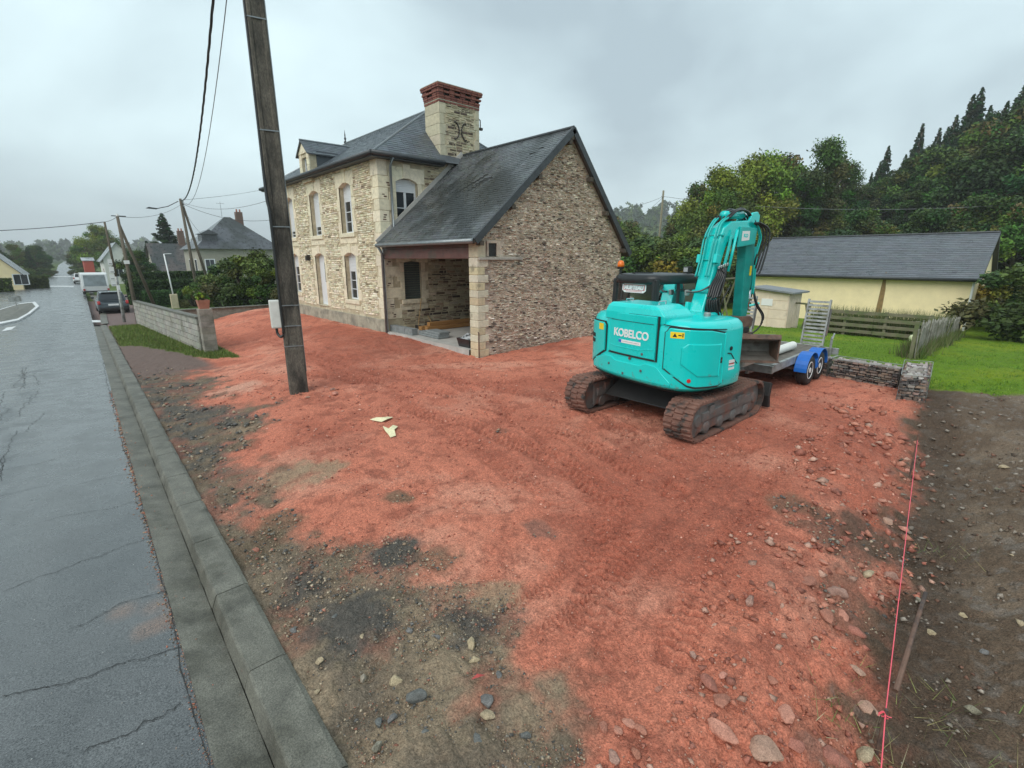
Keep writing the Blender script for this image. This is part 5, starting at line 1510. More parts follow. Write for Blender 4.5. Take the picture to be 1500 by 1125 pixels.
MB().prism([(.498, 2.285), (.4985, 2.355), (.4965, 2.355), (.4965, 2.285)], .19, .27, lambda p, q, t: L(p, t, q)).build('lamp_lens', 'sticker_grey', cabo)
MB().tube([L(cu0 + .02, cv0 + .06, 1.6), L(cu0 + .02, cv0 + .07, 2.15)], .03, 8).build('cab_post', 'black_paint', cabo)

# boom, stick, cylinders, hoses (arm plane v = -.22)
AV = -.22
def arm(u, z, w): return L(u, AV + w, z)
boom_p = [(-.02, 1.15), (.18, 1.56), (.31, 1.95), (.41, 2.33), (.50, 2.78), (.60, 2.98), (.78, 3.08), (1.40, 3.12), (1.48, 3.02), (1.45, 2.84), (.98, 2.84), (.72, 2.74), (.60, 2.42), (.50, 1.98), (.40, 1.50), (.32, 1.15)]
boom = MB().prism(boom_p, -.125, .125, lambda p, q, t: arm(p, q, t)).build('boom', 'teal', exc, bevel=.02, bseg=2)
for s in (-1, 1):                                                      # side plates that overlap at the folding joint
    MB().prism([(.98, 2.68), (1.48, 2.74), (1.50, 3.0), (1.02, 3.005)], s * .127, s * .16, lambda p, q, t: arm(p, q, t)).build('joint_plate', 'teal_worn', boom, bevel=.008)
    MB().prism([(1.28, 2.98), (1.58, 2.98), (1.60, 3.20), (1.52, 3.26), (1.38, 3.24), (1.28, 3.10)], s * .085, s * .125, lambda p, q, t: arm(p, q, t)).build('stick_ear', 'teal', boom, bevel=.01)
lab = MB().prism([(1.06, 2.78), (1.28, 2.80), (1.28, 2.945), (1.06, 2.935)], -.1635, -.161, lambda p, q, t: arm(p, q, t)).build('arm_sign', 'sticker_white', boom)
vs, fs = text_mesh('KO', .1, .006, .001); a = np.array(vs); k = .13 / (a[:, 0].max() - a[:, 0].min()); mid = (a[:, 0].max() + a[:, 0].min()) / 2; my = (a[:, 1].max() + a[:, 1].min()) / 2
MB().add([arm(1.17 + (x - mid) * k, 2.868 + (y - my) * k * .8, -.1645 - z) for x, y, z in vs], fs).build('lettering', 'teal', boom)
for z0, u0 in ((1.98, .30), (2.48, .43), (2.86, .54)):
    MB().prism([(u0 - .012, z0), (u0 + .02, z0 - .03), (u0 + .03, z0 + .03)], -.16, .16, lambda p, q, t: arm(p, q, t)).build('weld_rib', 'teal_worn', boom)
for z0, u0, s in ((2.50, .43, .15), (2.50, .43, -.15), (1.75, .23, .15)):
    MB().prism([(u0 - .06, z0 - .06), (u0 + .06, z0 - .08), (u0 + .08, z0 + .05), (u0 - .04, z0 + .07)], s - .03, s + .03, lambda p, q, t: arm(p, q, t)).build('boom_bracket', 'teal', boom, bevel=.008)
# steel lines along the back of the boom
def bez(pts, n=6):
    P = [Vector(p) for p in pts]; out = []
    P = [P[0]] + P + [P[-1]]
    for i in range(1, len(P) - 2):
        for t in np.linspace(0, 1, n, endpoint=False):
            a, b_, c, d = P[i-1], P[i], P[i+1], P[i+2]
            out.append(.5 * ((2 * b_) + (-a + c) * t + (2*a - 5*b_ + 4*c - d) * t * t + (-a + 3*b_ - 3*c + d) * t ** 3))
    out.append(P[-1]); return out
for w in (-.11, -.06, .07, .12):
    MB().tube(bez([arm(.31, 2.22, w), arm(.385, 2.5, w * .95), arm(.45, 2.80, w), arm(.56, 3.03, w * .8), arm(.74, 3.14, w), arm(.98, 3.17, w)]), .016, 6).build('steel_line', 'teal_worn', boom, smooth=True)
for w in (-.15, -.17, -.143, -.175):
    k = random.uniform(-.03, .03)
    MB().tube(bez([arm(.50 + k, 1.95, w), arm(.60 + k, 2.3, w), arm(.68 + k, 2.62, w - .01), arm(.74 + k, 2.86, w)]), .014, 6).build('steel_line', 'teal_worn', boom, smooth=True)
# boom cylinder on the front and arm cylinder on top
MB().tube([arm(.60, 1.25, 0), arm(.70, 1.95, 0)], .06, 14).build('boom_cylinder', 'teal_worn', boom, smooth=True)
MB().tube([arm(.70, 1.95, 0), arm(.74, 2.52, 0)], .035, 12).build('cylinder_rod', 'chrome', boom, smooth=True)
MB().tube([arm(.72, 2.30, -.19), arm(.86, 2.95, -.19)], .024, 10).build('arm_line', 'teal', boom, smooth=True)
MB().tube([arm(.72, 3.18, 0), arm(1.25, 3.20, 0)], .062, 14).build('arm_cylinder', 'teal', boom, smooth=True)
MB().tube([arm(1.25, 3.20, 0), arm(1.48, 3.20, 0)], .035, 10).build('cylinder_rod', 'chrome', boom, smooth=True)
for w0 in (-.13, -.08, -.02, .05, .1):
    MB().tube(bez([arm(.70, 3.13, w0), arm(.88, 3.22 + random.uniform(0, .05), w0 - .02), arm(1.15, 3.24 + random.uniform(0, .05), w0), arm(1.38, 3.18, w0 * .8), arm(1.54, 3.04, w0)]), .016, 7).build('hose', 'hose', boom, smooth=True)
# hoses sweeping from the body up the right side of the boom
for i in range(9):
    w = -.155 - .022 * (i % 5); j_ = .035 * i
    MB().tube(bez([arm(.36 + j_ * .6, 1.58, w - .06), arm(.22 + j_ * .7, 1.78 + .01 * i, w - .05), arm(.30 + j_ * .8, 2.05, w - .02), arm(.46 + j_ * .5, 2.22, w), arm(.53 + j_ * .3, 2.36, w + .01)], 8), .017, 7).build('hose', 'hose', boom, smooth=True)
for i in range(5):
    MB().box((0, 0, 0), (.05, .03, .05), Matrix.Translation(Vector(arm(.47 + .05 * i, 2.34 + .012 * i, -.19 - .004 * i)))).build('hose_fitting', 'chrome', boom, bevel=.008)
MB().tube(bez([arm(.12, 1.98, .13), arm(.22, 2.0, -.05), arm(.40, 2.12, -.17)]), .014, 6).build('hose', 'hose', boom)
MB().box((0, 0, 0), (.07, .06, .09), Matrix.Translation(Vector(arm(.16, 1.92, .13)))).build('hose_clamp', 'galv', boom, bevel=.01)
MB().prism([(.28, 1.62), (.42, 1.62), (.44, 1.78), (.36, 1.86), (.29, 1.78)], -.127, -.124, lambda p, q, t: arm(p, q, t)).build('foot_opening', 'gasket', boom)
# stick
st = MB().prism([(1.30, 3.10), (1.53, 3.16), (1.60, 3.02), (1.62, 2.5), (1.63, 1.62), (1.60, 1.42), (1.45, 1.42), (1.42, 1.62), (1.38, 2.5), (1.30, 2.92)], -.085, .085, lambda p, q, t: arm(p, q, t)).build('stick', 'teal_shaded', exc, bevel=.015)
MB().prism([(1.405, 2.2), (1.615, 2.2), (1.618, 2.0), (1.415, 2.0)], -.089, -.086, lambda p, q, t: arm(p, q, t)).build('stick_rib', 'teal_shaded', st)
MB().prism([(1.53, 2.22), (1.59, 2.22), (1.59, 2.38), (1.53, 2.38)], -.0925, -.0905, lambda p, q, t: arm(p, q, t)).build('stick_decal', 'sticker_yellow', st)
for w in (-.13, -.16):
    MB().tube(bez([arm(1.49, 3.05, w), arm(1.59, 2.85, w - .03), arm(1.58, 2.6, w), arm(1.6, 2.2, w), arm(1.61, 1.9, w)]), .013, 6).build('steel_line', 'teal_worn', st, smooth=True)
for i in range(4):
    w = -.13 - .03 * i
    MB().tube(bez([arm(1.43, 3.08, w), arm(1.55 + .04 * i, 2.98, w - .04), arm(1.61 + .03 * i, 2.75, w - .05), arm(1.57 + .02 * i, 2.5 - .05 * i, w - .02), arm(1.59, 2.40 - .06 * i, w)]), .015, 7).build('hose', 'hose', st, smooth=True)
MB().tube([arm(1.73, 2.7, 0), arm(1.77, 2.0, 0)], .055, 12).build('bucket_cylinder', 'teal_worn', st, smooth=True)
MB().tube([arm(1.77, 2.0, 0), arm(1.75, 1.62, 0)], .032, 10).build('cylinder_rod', 'chrome', st, smooth=True)
MB().tube([arm(1.63, 1.70, -.10), arm(1.71, 1.73, -.20), arm(1.73, 1.75, -.22)], .022, 8).build('line_stub', 'teal', st)
for k in (0, 1):
    MB().tube(bez([arm(1.61, 2.05, -.13), arm(1.65, 1.74, -.20 - .03 * k), arm(1.77 + .05 * k, 1.52, -.28), arm(1.75, 1.32, -.26), arm(1.63, 1.18, -.16)]), .013, 7).build('hose', 'hose', st, smooth=True)
MB().tube(bez([arm(1.35, 2.05, .12), arm(1.17, 1.7, .16), arm(1.25, 1.40, .14), arm(1.41, 1.20, .08)]), .013, 7).build('hose', 'hose', st, smooth=True)
# coupler and rotator
b = MB(); b.prism([(1.38, 1.52), (1.66, 1.52), (1.78, 1.46), (1.75, 1.32), (1.36, 1.32)], -.13, .13, lambda p, q, t: arm(p, q, t)); cp = b.build('coupler', 'rust', exc, bevel=.015)
MB().lathe([(.15, 0), (.17, .03), (.17, .10), (.13, .12)], arm(1.56, 1.22, 0), (0, 0, 1), 20).build('rotator', 'under_black', cp)
MB().prism([(1.34, 1.15), (1.80, 1.15), (1.76, 1.23), (1.38, 1.23)], -.16, .16, lambda p, q, t: arm(p, q, t)).build('bucket_saddle', 'rust', cp, bevel=.01)
# ditching bucket, turned on the rotator
BC = Vector(arm(1.58, .14, 0)); BA = math.radians(-50)
bw = Vector((math.cos(BA), math.sin(BA), 0)); bd = Vector((-math.sin(BA), math.cos(BA), 0)); BC = BC - bw * .04
def BK(w, d, z): return tuple(BC + bw * w + bd * d + Vector((0, 0, z)))
prof = [(-.22, 1.04), (.02, 1.05), (.18, .98), (.26, .84), (.23, .70), (.13, .63), (-.20, .60)]
inner = [(-.21, 1.02), (.01, 1.03), (.165, .965), (.24, .84), (.215, .712), (.125, .648), (-.20, .615)]
HW = .66
b = MB(); n = len(prof)
for w0, w1 in ((-HW, HW),):
    vs = [BK(w0, d, z) for d, z in prof] + [BK(w1, d, z) for d, z in prof] + [BK(w0, d, z) for d, z in inner] + [BK(w1, d, z) for d, z in inner]
    fs = []
    for k in range(n - 1): fs += [(k, k + 1, n + k + 1, n + k), (2*n+k+1, 2*n+k, 3*n+k, 3*n+k+1)]
    fs += [(0, n, 3*n, 2*n), (n-1, 2*n+n-1, 3*n+n-1, n+n-1)]
    b.add(vs, fs)
bk = b.build('bucket', 'bucket_steel', exc)
for s in (-1, 1):
    MB().prism(prof, s * HW, s * (HW + .025), lambda p, q, t: BK(t, p, q)).build('bucket_side', 'rust', bk)
MB().prism([(-.25, 1.0), (-.21, 1.0), (-.19, 1.075), (-.22, 1.075)], -HW - .02, HW + .02, lambda p, q, t: BK(t, p, q)).build('bucket_rim', 'rust', bk)
MB().prism([(-.30, .588), (-.18, .590), (-.18, .616), (-.30, .602)], -HW - .02, HW + .02, lambda p, q, t: BK(t, p, q)).build('cutting_edge', 'rust', bk)
MB().prism([(-.20, .97), (-.16, .97), (-.16, 1.015), (-.20, 1.015)], -HW + .01, HW - .01, lambda p, q, t: BK(t, p, q)).build('bucket_stiffener', 'rust', bk)

# undercarriage
TR, TX0, TX1, TW = .30, 5.96, 8.42, .42
def track_path(n_arc=14):
    x0, x1 = TX0 + TR, TX1 - TR; P = []
    for i in range(n_arc + 1): a = math.pi / 2 + math.pi * i / n_arc; P.append((x0 + TR * math.cos(a), TR + TR * math.sin(a)))
    for i in range(1, 12): P.append((x0 + (x1 - x0) * i / 12, 0))
    for i in range(n_arc + 1): a = -math.pi / 2 + math.pi * i / n_arc; P.append((x1 + TR * math.cos(a), TR + TR * math.sin(a)))
    for i in range(1, 12): t = i / 12; P.append((x1 + (x0 - x1) * t, 2 * TR - .02 * math.sin(math.pi * t)))
    return np.array(P)
TP = track_path(); TPc = np.vstack([TP, TP[:1]]); tl = np.r_[0, np.cumsum(np.hypot(*np.diff(TPc, axis=0).T))]
def tp_at(s):
    s = s % tl[-1]; x = np.interp(s, tl, TPc[:, 0]); z = np.interp(s, tl, TPc[:, 1]); e = .02
    x2 = np.interp((s + e) % tl[-1], tl, TPc[:, 0]); z2 = np.interp((s + e) % tl[-1], tl, TPc[:, 1])
    t = np.array([x2 - x, z2 - z]); return x, z, t / (np.hypot(*t) or 1)
lug = MB()
lug.add([(-.026, -.21, 0), (.026, -.21, 0), (.030, .21, 0), (-.022, .21, 0), (-.017, -.205, .024), (.017, -.205, .024), (.021, .205, .024), (-.013, .205, .024), ], [(0, 3, 2, 1), (4, 5, 6, 7), (0, 1, 5, 4), (1, 2, 6, 5), (2, 3, 7, 6), (3, 0, 4, 7)])
lo = lug.build('lug', 'rubber_mud'); LUG = lo.data; bpy.data.objects.remove(lo)
# lug in three staggered bars
lug2 = MB()
for k, (a0, a1, sh_) in enumerate(((-.21, -.075, 0), (-.07, .065, .022), (.07, .21, 0))):
    lug2.add([(-.026 + sh_, a0, 0), (.026 + sh_, a0, 0), (.026 + sh_, a1, 0), (-.026 + sh_, a1, 0), (-.017 + sh_, a0 + .006, .024), (.017 + sh_, a0 + .006, .024), (.017 + sh_, a1 - .006, .024), (-.017 + sh_, a1 - .006, .024)], [(0, 3, 2, 1), (4, 5, 6, 7), (0, 1, 5, 4), (1, 2, 6, 5), (2, 3, 7, 6), (3, 0, 4, 7)])
lo = lug2.build('lug', 'rubber_mud'); LUG2 = lo.data; bpy.data.objects.remove(lo)
for yc in (3.24, 5.10):
    zb = -.01
    b = MB(); n = len(TP); vs = []
    cen = np.array([(TX0 + TX1) / 2, TR])
    for i in range(n):
        a, c = TP[i - 1], TP[(i + 1) % n]; t = (c - a) / np.hypot(*(c - a)); nn = np.array([-t[1], t[0]])          # inward normal (path runs counter-clockwise seen from -Y)
        q = TP[i] + nn * .05; o_ = TP[i] + nn * .022
        for (pp, yy_) in ((o_, yc - TW / 2), (o_, yc + TW / 2), (q, yc + TW / 2), (q, yc - TW / 2)): vs.append((pp[0], yy_, pp[1] + zb))
    fs = []
    for i in range(n):
        j2 = (i + 1) % n
        for k in range(4): fs.append((4*i+k, 4*i+(k+1) % 4, 4*j2+(k+1) % 4, 4*j2+k))
    belt = b.add(vs, fs).build('rubber_track', 'rubber_mud', exc)
    NL = 62
    for i in range(NL):
        s = tl[-1] * i / NL; x, z, t = tp_at(s); nn = np.array([t[1], -t[0]])            # outward
        x += -nn[0] * .022; z += -nn[1] * .022
        ang = math.atan2(t[1], t[0])
        o = place('lug', LUG2, None, belt, (x, yc, z + zb), (math.pi, -ang, 0) if False else (0, 0, 0))
        M = Matrix(((t[0], 0, nn[0]), (0, 1 if nn[1] * t[0] - nn[0] * t[1] > 0 else -1, 0), (t[1], 0, nn[1]))).to_4x4()
        o.rotation_euler = M.to_euler()
    MB().box((TX0 + .35, yc - .15, .10), (TX1 - .35, yc + .15, .50)).build('track_frame', 'track_steel', exc, bevel=.02)
    yo = yc - .155 if yc < 4 else yc + .155
    for x, r, nm in ((TX0 + TR, .235, 'idler'), (TX1 - TR, .235, 'sprocket')):
        MB().lathe([(r, -.13), (r + .012, -.10), (r + .012, .10), (r, .13), (.10, .15), (.08, .17)], (x, yc, TR - .005), (0, -1 if yc < 4 else 1, 0), 24).build(nm, 'track_steel', exc, smooth=False)
    for k in range(4):
        x = TX0 + .58 + k * .43
        MB().lathe([(.085, -.16), (.10, -.14), (.10, .14), (.085, .165), (.04, .18)], (x, yc, .15), (0, -1 if yc < 4 else 1, 0), 16).build('track_roller', 'track_steel', exc)
    MB().box((TX0 + .42, yc - .172, .25), (TX1 - .42, yc + .172, .40)).build('track_guard', 'track_steel', exc, bevel=.02)
    MB().box((TX0 + .60, yc - .185, .34), (TX0 + .75, yc + .185, .47)).build('guard_step', 'track_steel', exc, bevel=.01)
    MB().box((TX0 + 1.5, yc - .185, .30), (TX0 + 1.75, yc + .185, .44)).build('guard_step', 'track_steel', exc, bevel=.01)
MB().add([(6.55, 3.4, .26), (7.85, 3.4, .26), (7.85, 4.95, .26), (6.55, 4.95, .26), (6.85, 3.6, .60), (7.75, 3.6, .60), (7.75, 4.75, .60), (6.85, 4.75, .60)], [(3, 2, 1, 0), (4, 5, 6, 7), (0, 1, 5, 4), (1, 2, 6, 5), (2, 3, 7, 6), (3, 0, 4, 7)]).build('car_body', 'under_black', exc, bevel=.03)
MB().lathe([(.52, .58), (.52, .69)], (EC.x, EC.y, 0), (0, 0, 1), 32).build('slew_ring', 'under_black', exc)
b = MB(); b.prism([(8.62, .03), (8.72, .02), (8.66, .22), (8.70, .44), (8.63, .47), (8.58, .24)], 3.02, 5.33, lambda p, q, t: (p, t, q)); b.build('dozer_blade', 'under_black', exc, bevel=.01)
for y in (3.55, 4.75): MB().tube([(7.7, y, .30), (8.62, y, .26)], .06, 8).build('blade_arm', 'under_black', exc)

# ------------------------------------------------------------------ trailer with raised ramps
TA = math.radians(2.0)
TB = Vector((9.38, 3.30, 0)); tu = Vector((math.cos(TA), math.sin(TA), 0)); tv = Vector((-math.sin(TA), math.cos(TA), 0))
trl = thing('plant_trailer', 'galvanised flatbed plant trailer with blue mudguards and raised loading ramps', 'trailer', (TB.x + 1.5, TB.y + .9, 0))
def T(u, v, z): return tuple(TB + tu * u + tv * v + Vector((0, 0, z)))
def tbox(name, u0, u1, v0, v1, z0, z1, m, parent=trl, bevel=.006):
    return MB().prism([(u0, v0), (u1, v0), (u1, v1), (u0, v1)], z0, z1, lambda p, q, t: T(p, q, t)).build(name, m, parent, bevel=bevel)
TL, TWd, TZ = 3.2, 2.1, .58
tbox('rear_beam', 0, .07, 0, TWd, TZ - .13, TZ + .012, 'galv')
tbox('front_beam', TL - .07, TL, 0, TWd, TZ - .13, TZ + .012, 'galv')
for v in (0, TWd - .06): tbox('side_rail', .07, TL - .07, v, v + .06, TZ - .12, TZ + .03, 'galv')
for v in (.45, 1.22): tbox('chassis_rail', .1, TL, v, v + .06, TZ - .22, TZ - .06, 'galv')
for i in range(9):
    v0 = .065 + i * (TWd - .13) / 9
    tbox('deck_plank', .075, TL - .075, v0 + .004, v0 + (TWd - .13) / 9 - .004, TZ - .035, TZ - .005 + random.uniform(0, .004), 'deck_wood')
tbox('deck_strip', .8, TL - .1, .50, .56, TZ - .003, TZ + .014, 'galv'); tbox('deck_strip', .8, TL - .1, 1.18, 1.24, TZ - .003, TZ + .014, 'galv')
def tread_wheel(u, v):
    ax = -tv if v < 0.5 else tv
    c = Vector(T(u, v, .30))
    ty_ = MB().lathe([(.17, -.08), (.26, -.10), (.30, -.075), (.305, 0), (.30, .075), (.26, .10), (.17, .08)], c, ax, 28).build('wheel', 'rubber', trl, smooth=True)
    MB().lathe([(.175, .0), (.18, .085), (.165, .09), (.15, .05), (.07, .06), (.05, .09), (0, .092)], c, ax, 24).build('rim', 'white_paint', ty_, smooth=False)
for u in (1.62, 2.28):
    for v in (-.02 - .10, TWd + .12): tread_wheel(u, v)
for u in (1.62, 2.28):
    for v0, v1 in ((-.24, -.01), (TWd + .01, TWd + .24)):
        b = MB(); n = 14; vs = []
        for i in range(n + 1):
            a = math.radians(-4 + 188 * i / n); flat = min(.40, .40)
            x, z = .40 * math.cos(a), .345 * math.sin(a)
            for vv in (v0, v1): vs += [T(u + x, vv, .33 + z), T(u + x * .95, vv, .33 + z * .95)]
        fs = []
        for i in range(n):
            o_ = 4 * i
            fs += [(o_, o_ + 4, o_ + 6, o_ + 2), (o_ + 1, o_ + 3, o_ + 7, o_ + 5), (o_, o_ + 1, o_ + 5, o_ + 4), (o_ + 2, o_ + 6, o_ + 7, o_ + 3)]
        fs += [(0, 2, 3, 1), (4*n, 4*n+1, 4*n+3, 4*n+2)]
        md = b.add(vs, fs).build('mudguard', 'blue_plastic', trl, bevel=.006)
    tbox('axle', u - .03, u + .03, -.05, TWd + .05, .27, .33, 'galv')
for v0, v1 in ((-.235, -.215), (TWd + .215, TWd + .235)):
    MB().prism([(1.30, .40), (1.62, .66), (1.95, .46), (2.28, .66), (2.62, .40), (2.6, .36), (2.28, .60), (1.95, .40), (1.62, .60), (1.32, .36)], v0, v1, lambda p, q, t: T(p, t, q)).build('mudguard_lip', 'blue_plastic', trl) if False else None
# ramps: ladder frames with rungs, leaning outwards at the far end
for v in (.02, 1.62):
    rl = 1.06; lean = math.radians(8); base_u = TL + .02
    def Rp(w, t, d): return T(base_u + t * math.sin(lean) + d * math.cos(lean), v + w, TZ - .02 + t * math.cos(lean) - d * math.sin(lean))
    b = MB()
    for w in (0, .44):
        b.prism([(w, 0), (w + .035, 0), (w + .035, .07), (w, .07)], 0, rl, lambda p, q, t: Rp(p, t, q))
    rm = b.build('ramp', 'galv', trl, bevel=.004)
    for k in range(12):
        t0 = .04 + k * (rl - .07) / 11.6
        MB().prism([(t0, .008), (t0 + .045, .008), (t0 + .045, .062), (t0, .062)], .035, .44, lambda p, q, w: Rp(w, p, q)).build('rung', 'galv', rm)
    MB().tube([Rp(-.02, .25, .03), Rp(-.02, .85, .03)], .018, 6).build('ramp_spring', 'track_steel', rm)
tbox('light_board', TL + .0, TL + .06, -.30, .02, .42, .56, 'galv'); tbox('tail_lamp', TL + .062, TL + .09, -.26, -.10, .45, .53, 'tail_red')
b = MB(); b.tube([T(TL - .08, -.16, .3), T(TL - .08, -.16, .82)], .025, 8); b.tube([T(TL - .25, -.20, .78), T(TL + .15, -.14, .86)], .018, 6); b.build('prop_stand', 'galv', trl)
b = MB(); b.tube([T(.05, .5, .45), T(-.9, TWd / 2, .42)], .035, 8); b.tube([T(.05, TWd - .5, .45), T(-.9, TWd / 2, .42)], .035, 8); b.build('drawbar', 'galv', trl)
MB().lathe([(.05, 0), (.05, .18), (.03, .2)], T(-.93, TWd / 2, .36), (0, 0, 1), 12).build('hitch', 'track_steel', trl)
MB().tube([T(-.6, TWd / 2 - .12, .02), T(-.6, TWd / 2 - .12, .7)], .028, 8).build('jockey_leg', 'galv', trl)
MB().lathe([(.09, -.03), (.10, 0), (.09, .03)], T(-.6, TWd / 2 - .12, .10), tv, 16).build('jockey_wheel', 'rubber', trl)
# white pipe lying on the deck under the bucket
pa, pb_ = Vector(g(1088, 531, .66)), Vector(g(1162, 501, .75))
pb_.z = .68; pa.z = .66
d = (pb_ - pa).normalized()
pipe = thing('white_pipe', 'long white plastic pipe lying across the trailer deck under the bucket', 'pipe', tuple(pa))
MB().tube([pa - d * .1, pb_], .085, 20, cap=False).build('pipe_wall', 'pipe_white', pipe, smooth=True)
MB().tube([pb_ - d * .3, pb_ - d * .001], .078, 20).build('pipe_bore', 'pipe_white', pipe, smooth=True)
MB().tube([pa - d * .099, pa + d * .1], .078, 20).build('pipe_bore', 'pipe_white', pipe, smooth=True)
# ------------------------------------------------------------------ near utility pole with meter box
PX, PY = 3.07, 9.63
pz = ground_z(PX, PY)
pole = thing('utility_pole', 'tall weathered concrete utility pole with meter box beside the kerbside gravel', 'utility pole', (PX, PY, pz))
PH = 9.2
pr_ = math.radians(-14)
def Pp(a, c, z):
    lean = z * .002
    return (PX + a * math.cos(pr_) - c * math.sin(pr_) + lean, PY + a * math.sin(pr_) + c * math.cos(pr_) + z * .012, pz + z)
def pring(z):
    k = 1 - .22 * z / PH; w, d, e = .165 * k, .125 * k, .02
    g0 = .075 * k; dp = .02 if .9 < z < PH - .3 else .0
    pts = [(-w + e, -d), (-g0 - .02, -d), (-g0, -d + dp), (g0, -d + dp), (g0 + .02, -d), (w - e, -d), (w, -d + e), (w, d - e), (w - e, d), (-w + e, d), (-w, d - e), (-w, -d + e)]
    return [Pp(a, c, z) for a, c in pts]
b = MB(); zs = [-.6, 0, .85, .95] + list(np.linspace(1.2, PH - .4, 16)) + [PH - .28, PH]
loft(b, [pring(z) for z in zs]); b.build('shaft', 'old_concrete', pole)
for z in (.9, 1.28, 1.66, 3.05, 4.62, 6.3):
    k = 1 - .22 * z / PH
    w, d = .169 * k, .129 * k
    b = MB(); b.add([Pp(*q, zz) for zz in (z, z + .018) for q in ((-w, -d), (w, -d), (w, d), (-w, d))], [(0, 1, 5, 4), (1, 2, 6, 5), (2, 3, 7, 6), (3, 0, 4, 7), (0, 3, 2, 1), (4, 5, 6, 7)]); b.build('steel_band', 'zinc', pole)
mb_ = MB().prism([(-.34, -.12), (-.12, -.12), (-.12, .06), (-.34, .06)], 1.26, 1.77, lambda p, q, t: Pp(p, q, t)).build('meter_box', 'box_white', pole, bevel=.015)
MB().prism([(-.325, -.126), (-.135, -.126), (-.135, -.1205), (-.325, -.1205)], 1.28, 1.75, lambda p, q, t: Pp(p, q, t)).build('box_door', 'box_white', mb_, bevel=.004)
MB().tube(bez([Pp(-.26, -.05, 1.26), Pp(-.25, -.06, 1.15), Pp(-.20, -.12, 1.10), Pp(-.155, -.13, 1.2), Pp(-.155, -.135, 1.6), Pp(-.15, -.135, 3.2), Pp(-.17, -.10, 3.6), Pp(-.16, -.05, 5.0), Pp(-.14, -.04, PH - .2)]), .024, 8).build('cable', 'hose', pole, smooth=True)
MB().tube([Pp(.165, -.08, .4), Pp(.135, -.07, PH - .3)], .012, 6).build('earth_wire', 'zinc', pole)
# stones thrown round its foot
for i in range(9):
    a = random.uniform(0, 6.28); r_ = random.uniform(.25, .75)
    o = link('rock', random.choice(RED_ROCKS), 'pebble'); x, y = PX + r_ * math.cos(a) + .2, PY + r_ * math.sin(a) - .1
    k = random.uniform(.04, .10); o.location = (x, y, ground_z(x, y) + k * .25); o.scale = (k, k, k * .8); o.rotation_euler = (0, 0, random.uniform(0, 6))
    tag(o, 'reddish stone at the foot of the concrete utility pole', 'rock', 'stones at the pole foot')

# ------------------------------------------------------------------ block wall with pillar and pot
wa, wb_ = np.array([3.10, 18.6]), np.array([2.62, 32.2])
wz = lambda y: float(zroad(y)) - .05
bw_ = thing('block_wall', 'long grey concrete block wall with pale coping along the roadside verge', 'wall', (wa[0], wa[1], wz(wa[1])))
wd = (wb_ - wa) / np.linalg.norm(wb_ - wa); wn2 = np.array([wd[1], -wd[0]])
WLn = np.linalg.norm(wb_ - wa)
def Wp(s, t, z): p = wa + wd * s + wn2 * t; return (p[0], p[1], z)
zt0, zt1 = .62, .34
top_at = lambda s: zt0 + (zt1 - zt0) * s / WLn
b = MB(); b.add([Wp(0, -.06, -.9), Wp(WLn, -.06, -1.2), Wp(WLn, .06, -1.2), Wp(0, .06, -.9), Wp(0, -.06, zt0), Wp(WLn, -.06, zt1), Wp(WLn, .06, zt1), Wp(0, .06, zt0)], [(3, 2, 1, 0), (4, 5, 6, 7), (0, 1, 5, 4), (1, 2, 6, 5), (2, 3, 7, 6), (3, 0, 4, 7)]); b.build('mortar_core', 'old_concrete', bw_)
bh = .2
for k in range(7):
    s = -.25 if k % 2 else 0.0
    while s < WLn:
        s0, s1 = max(s, 0) + .006, min(s + .5, WLn) - .006
        if s1 - s0 > .05:
            za = lambda s_: top_at(s_) - (k + 1) * bh + .011; zc = lambda s_: top_at(s_) - k * bh - .011
            if za(s0) > wz(wa[1] + s0) - .25:
                vs = [Wp(s0, -.10, za(s0)), Wp(s1, -.10, za(s1)), Wp(s1, .10, za(s1)), Wp(s0, .10, za(s0)), Wp(s0, -.10, zc(s0)), Wp(s1, -.10, zc(s1)), Wp(s1, .10, zc(s1)), Wp(s0, .10, zc(s0))]
                MB().add(vs, [(3, 2, 1, 0), (4, 5, 6, 7), (0, 1, 5, 4), (1, 2, 6, 5), (2, 3, 7, 6), (3, 0, 4, 7)], jit((.33, .315, .28), .16)).build('concrete_block', 'block', bw_)
        s += .5
b = MB(); b.add([Wp(0, -.125, zt0 + .002), Wp(WLn, -.125, zt1 + .002), Wp(WLn, .125, zt1 + .002), Wp(0, .125, zt0 + .002), Wp(0, -.125, zt0 + .06), Wp(WLn, -.125, zt1 + .06), Wp(WLn, .125, zt1 + .06), Wp(0, .125, zt0 + .06)], [(3, 2, 1, 0), (4, 5, 6, 7), (0, 1, 5, 4), (1, 2, 6, 5), (2, 3, 7, 6), (3, 0, 4, 7)]); b.build('coping', 'concrete', bw_)
pil = thing('gate_pillar', 'square grey concrete block pillar at the near end of the wall', 'pillar', (3.22, 18.4, -.46))
for k in range(8):
    z = -.66 + k * .2
    MB().box((3.05, 18.22, z + .004), (3.43, 18.58, z + .196), col=jit((.26, .235, .20), .12)).build('pillar_block', 'block', pil, bevel=.006, bseg=1)
MB().box((3.065, 18.235, -.9), (3.415, 18.565, .945)).build('pillar_core', 'plinth', pil)
pot = thing('planter', 'terracotta planter with a leafy plant standing on the block pillar', 'planter', (3.24, 18.4, .945))
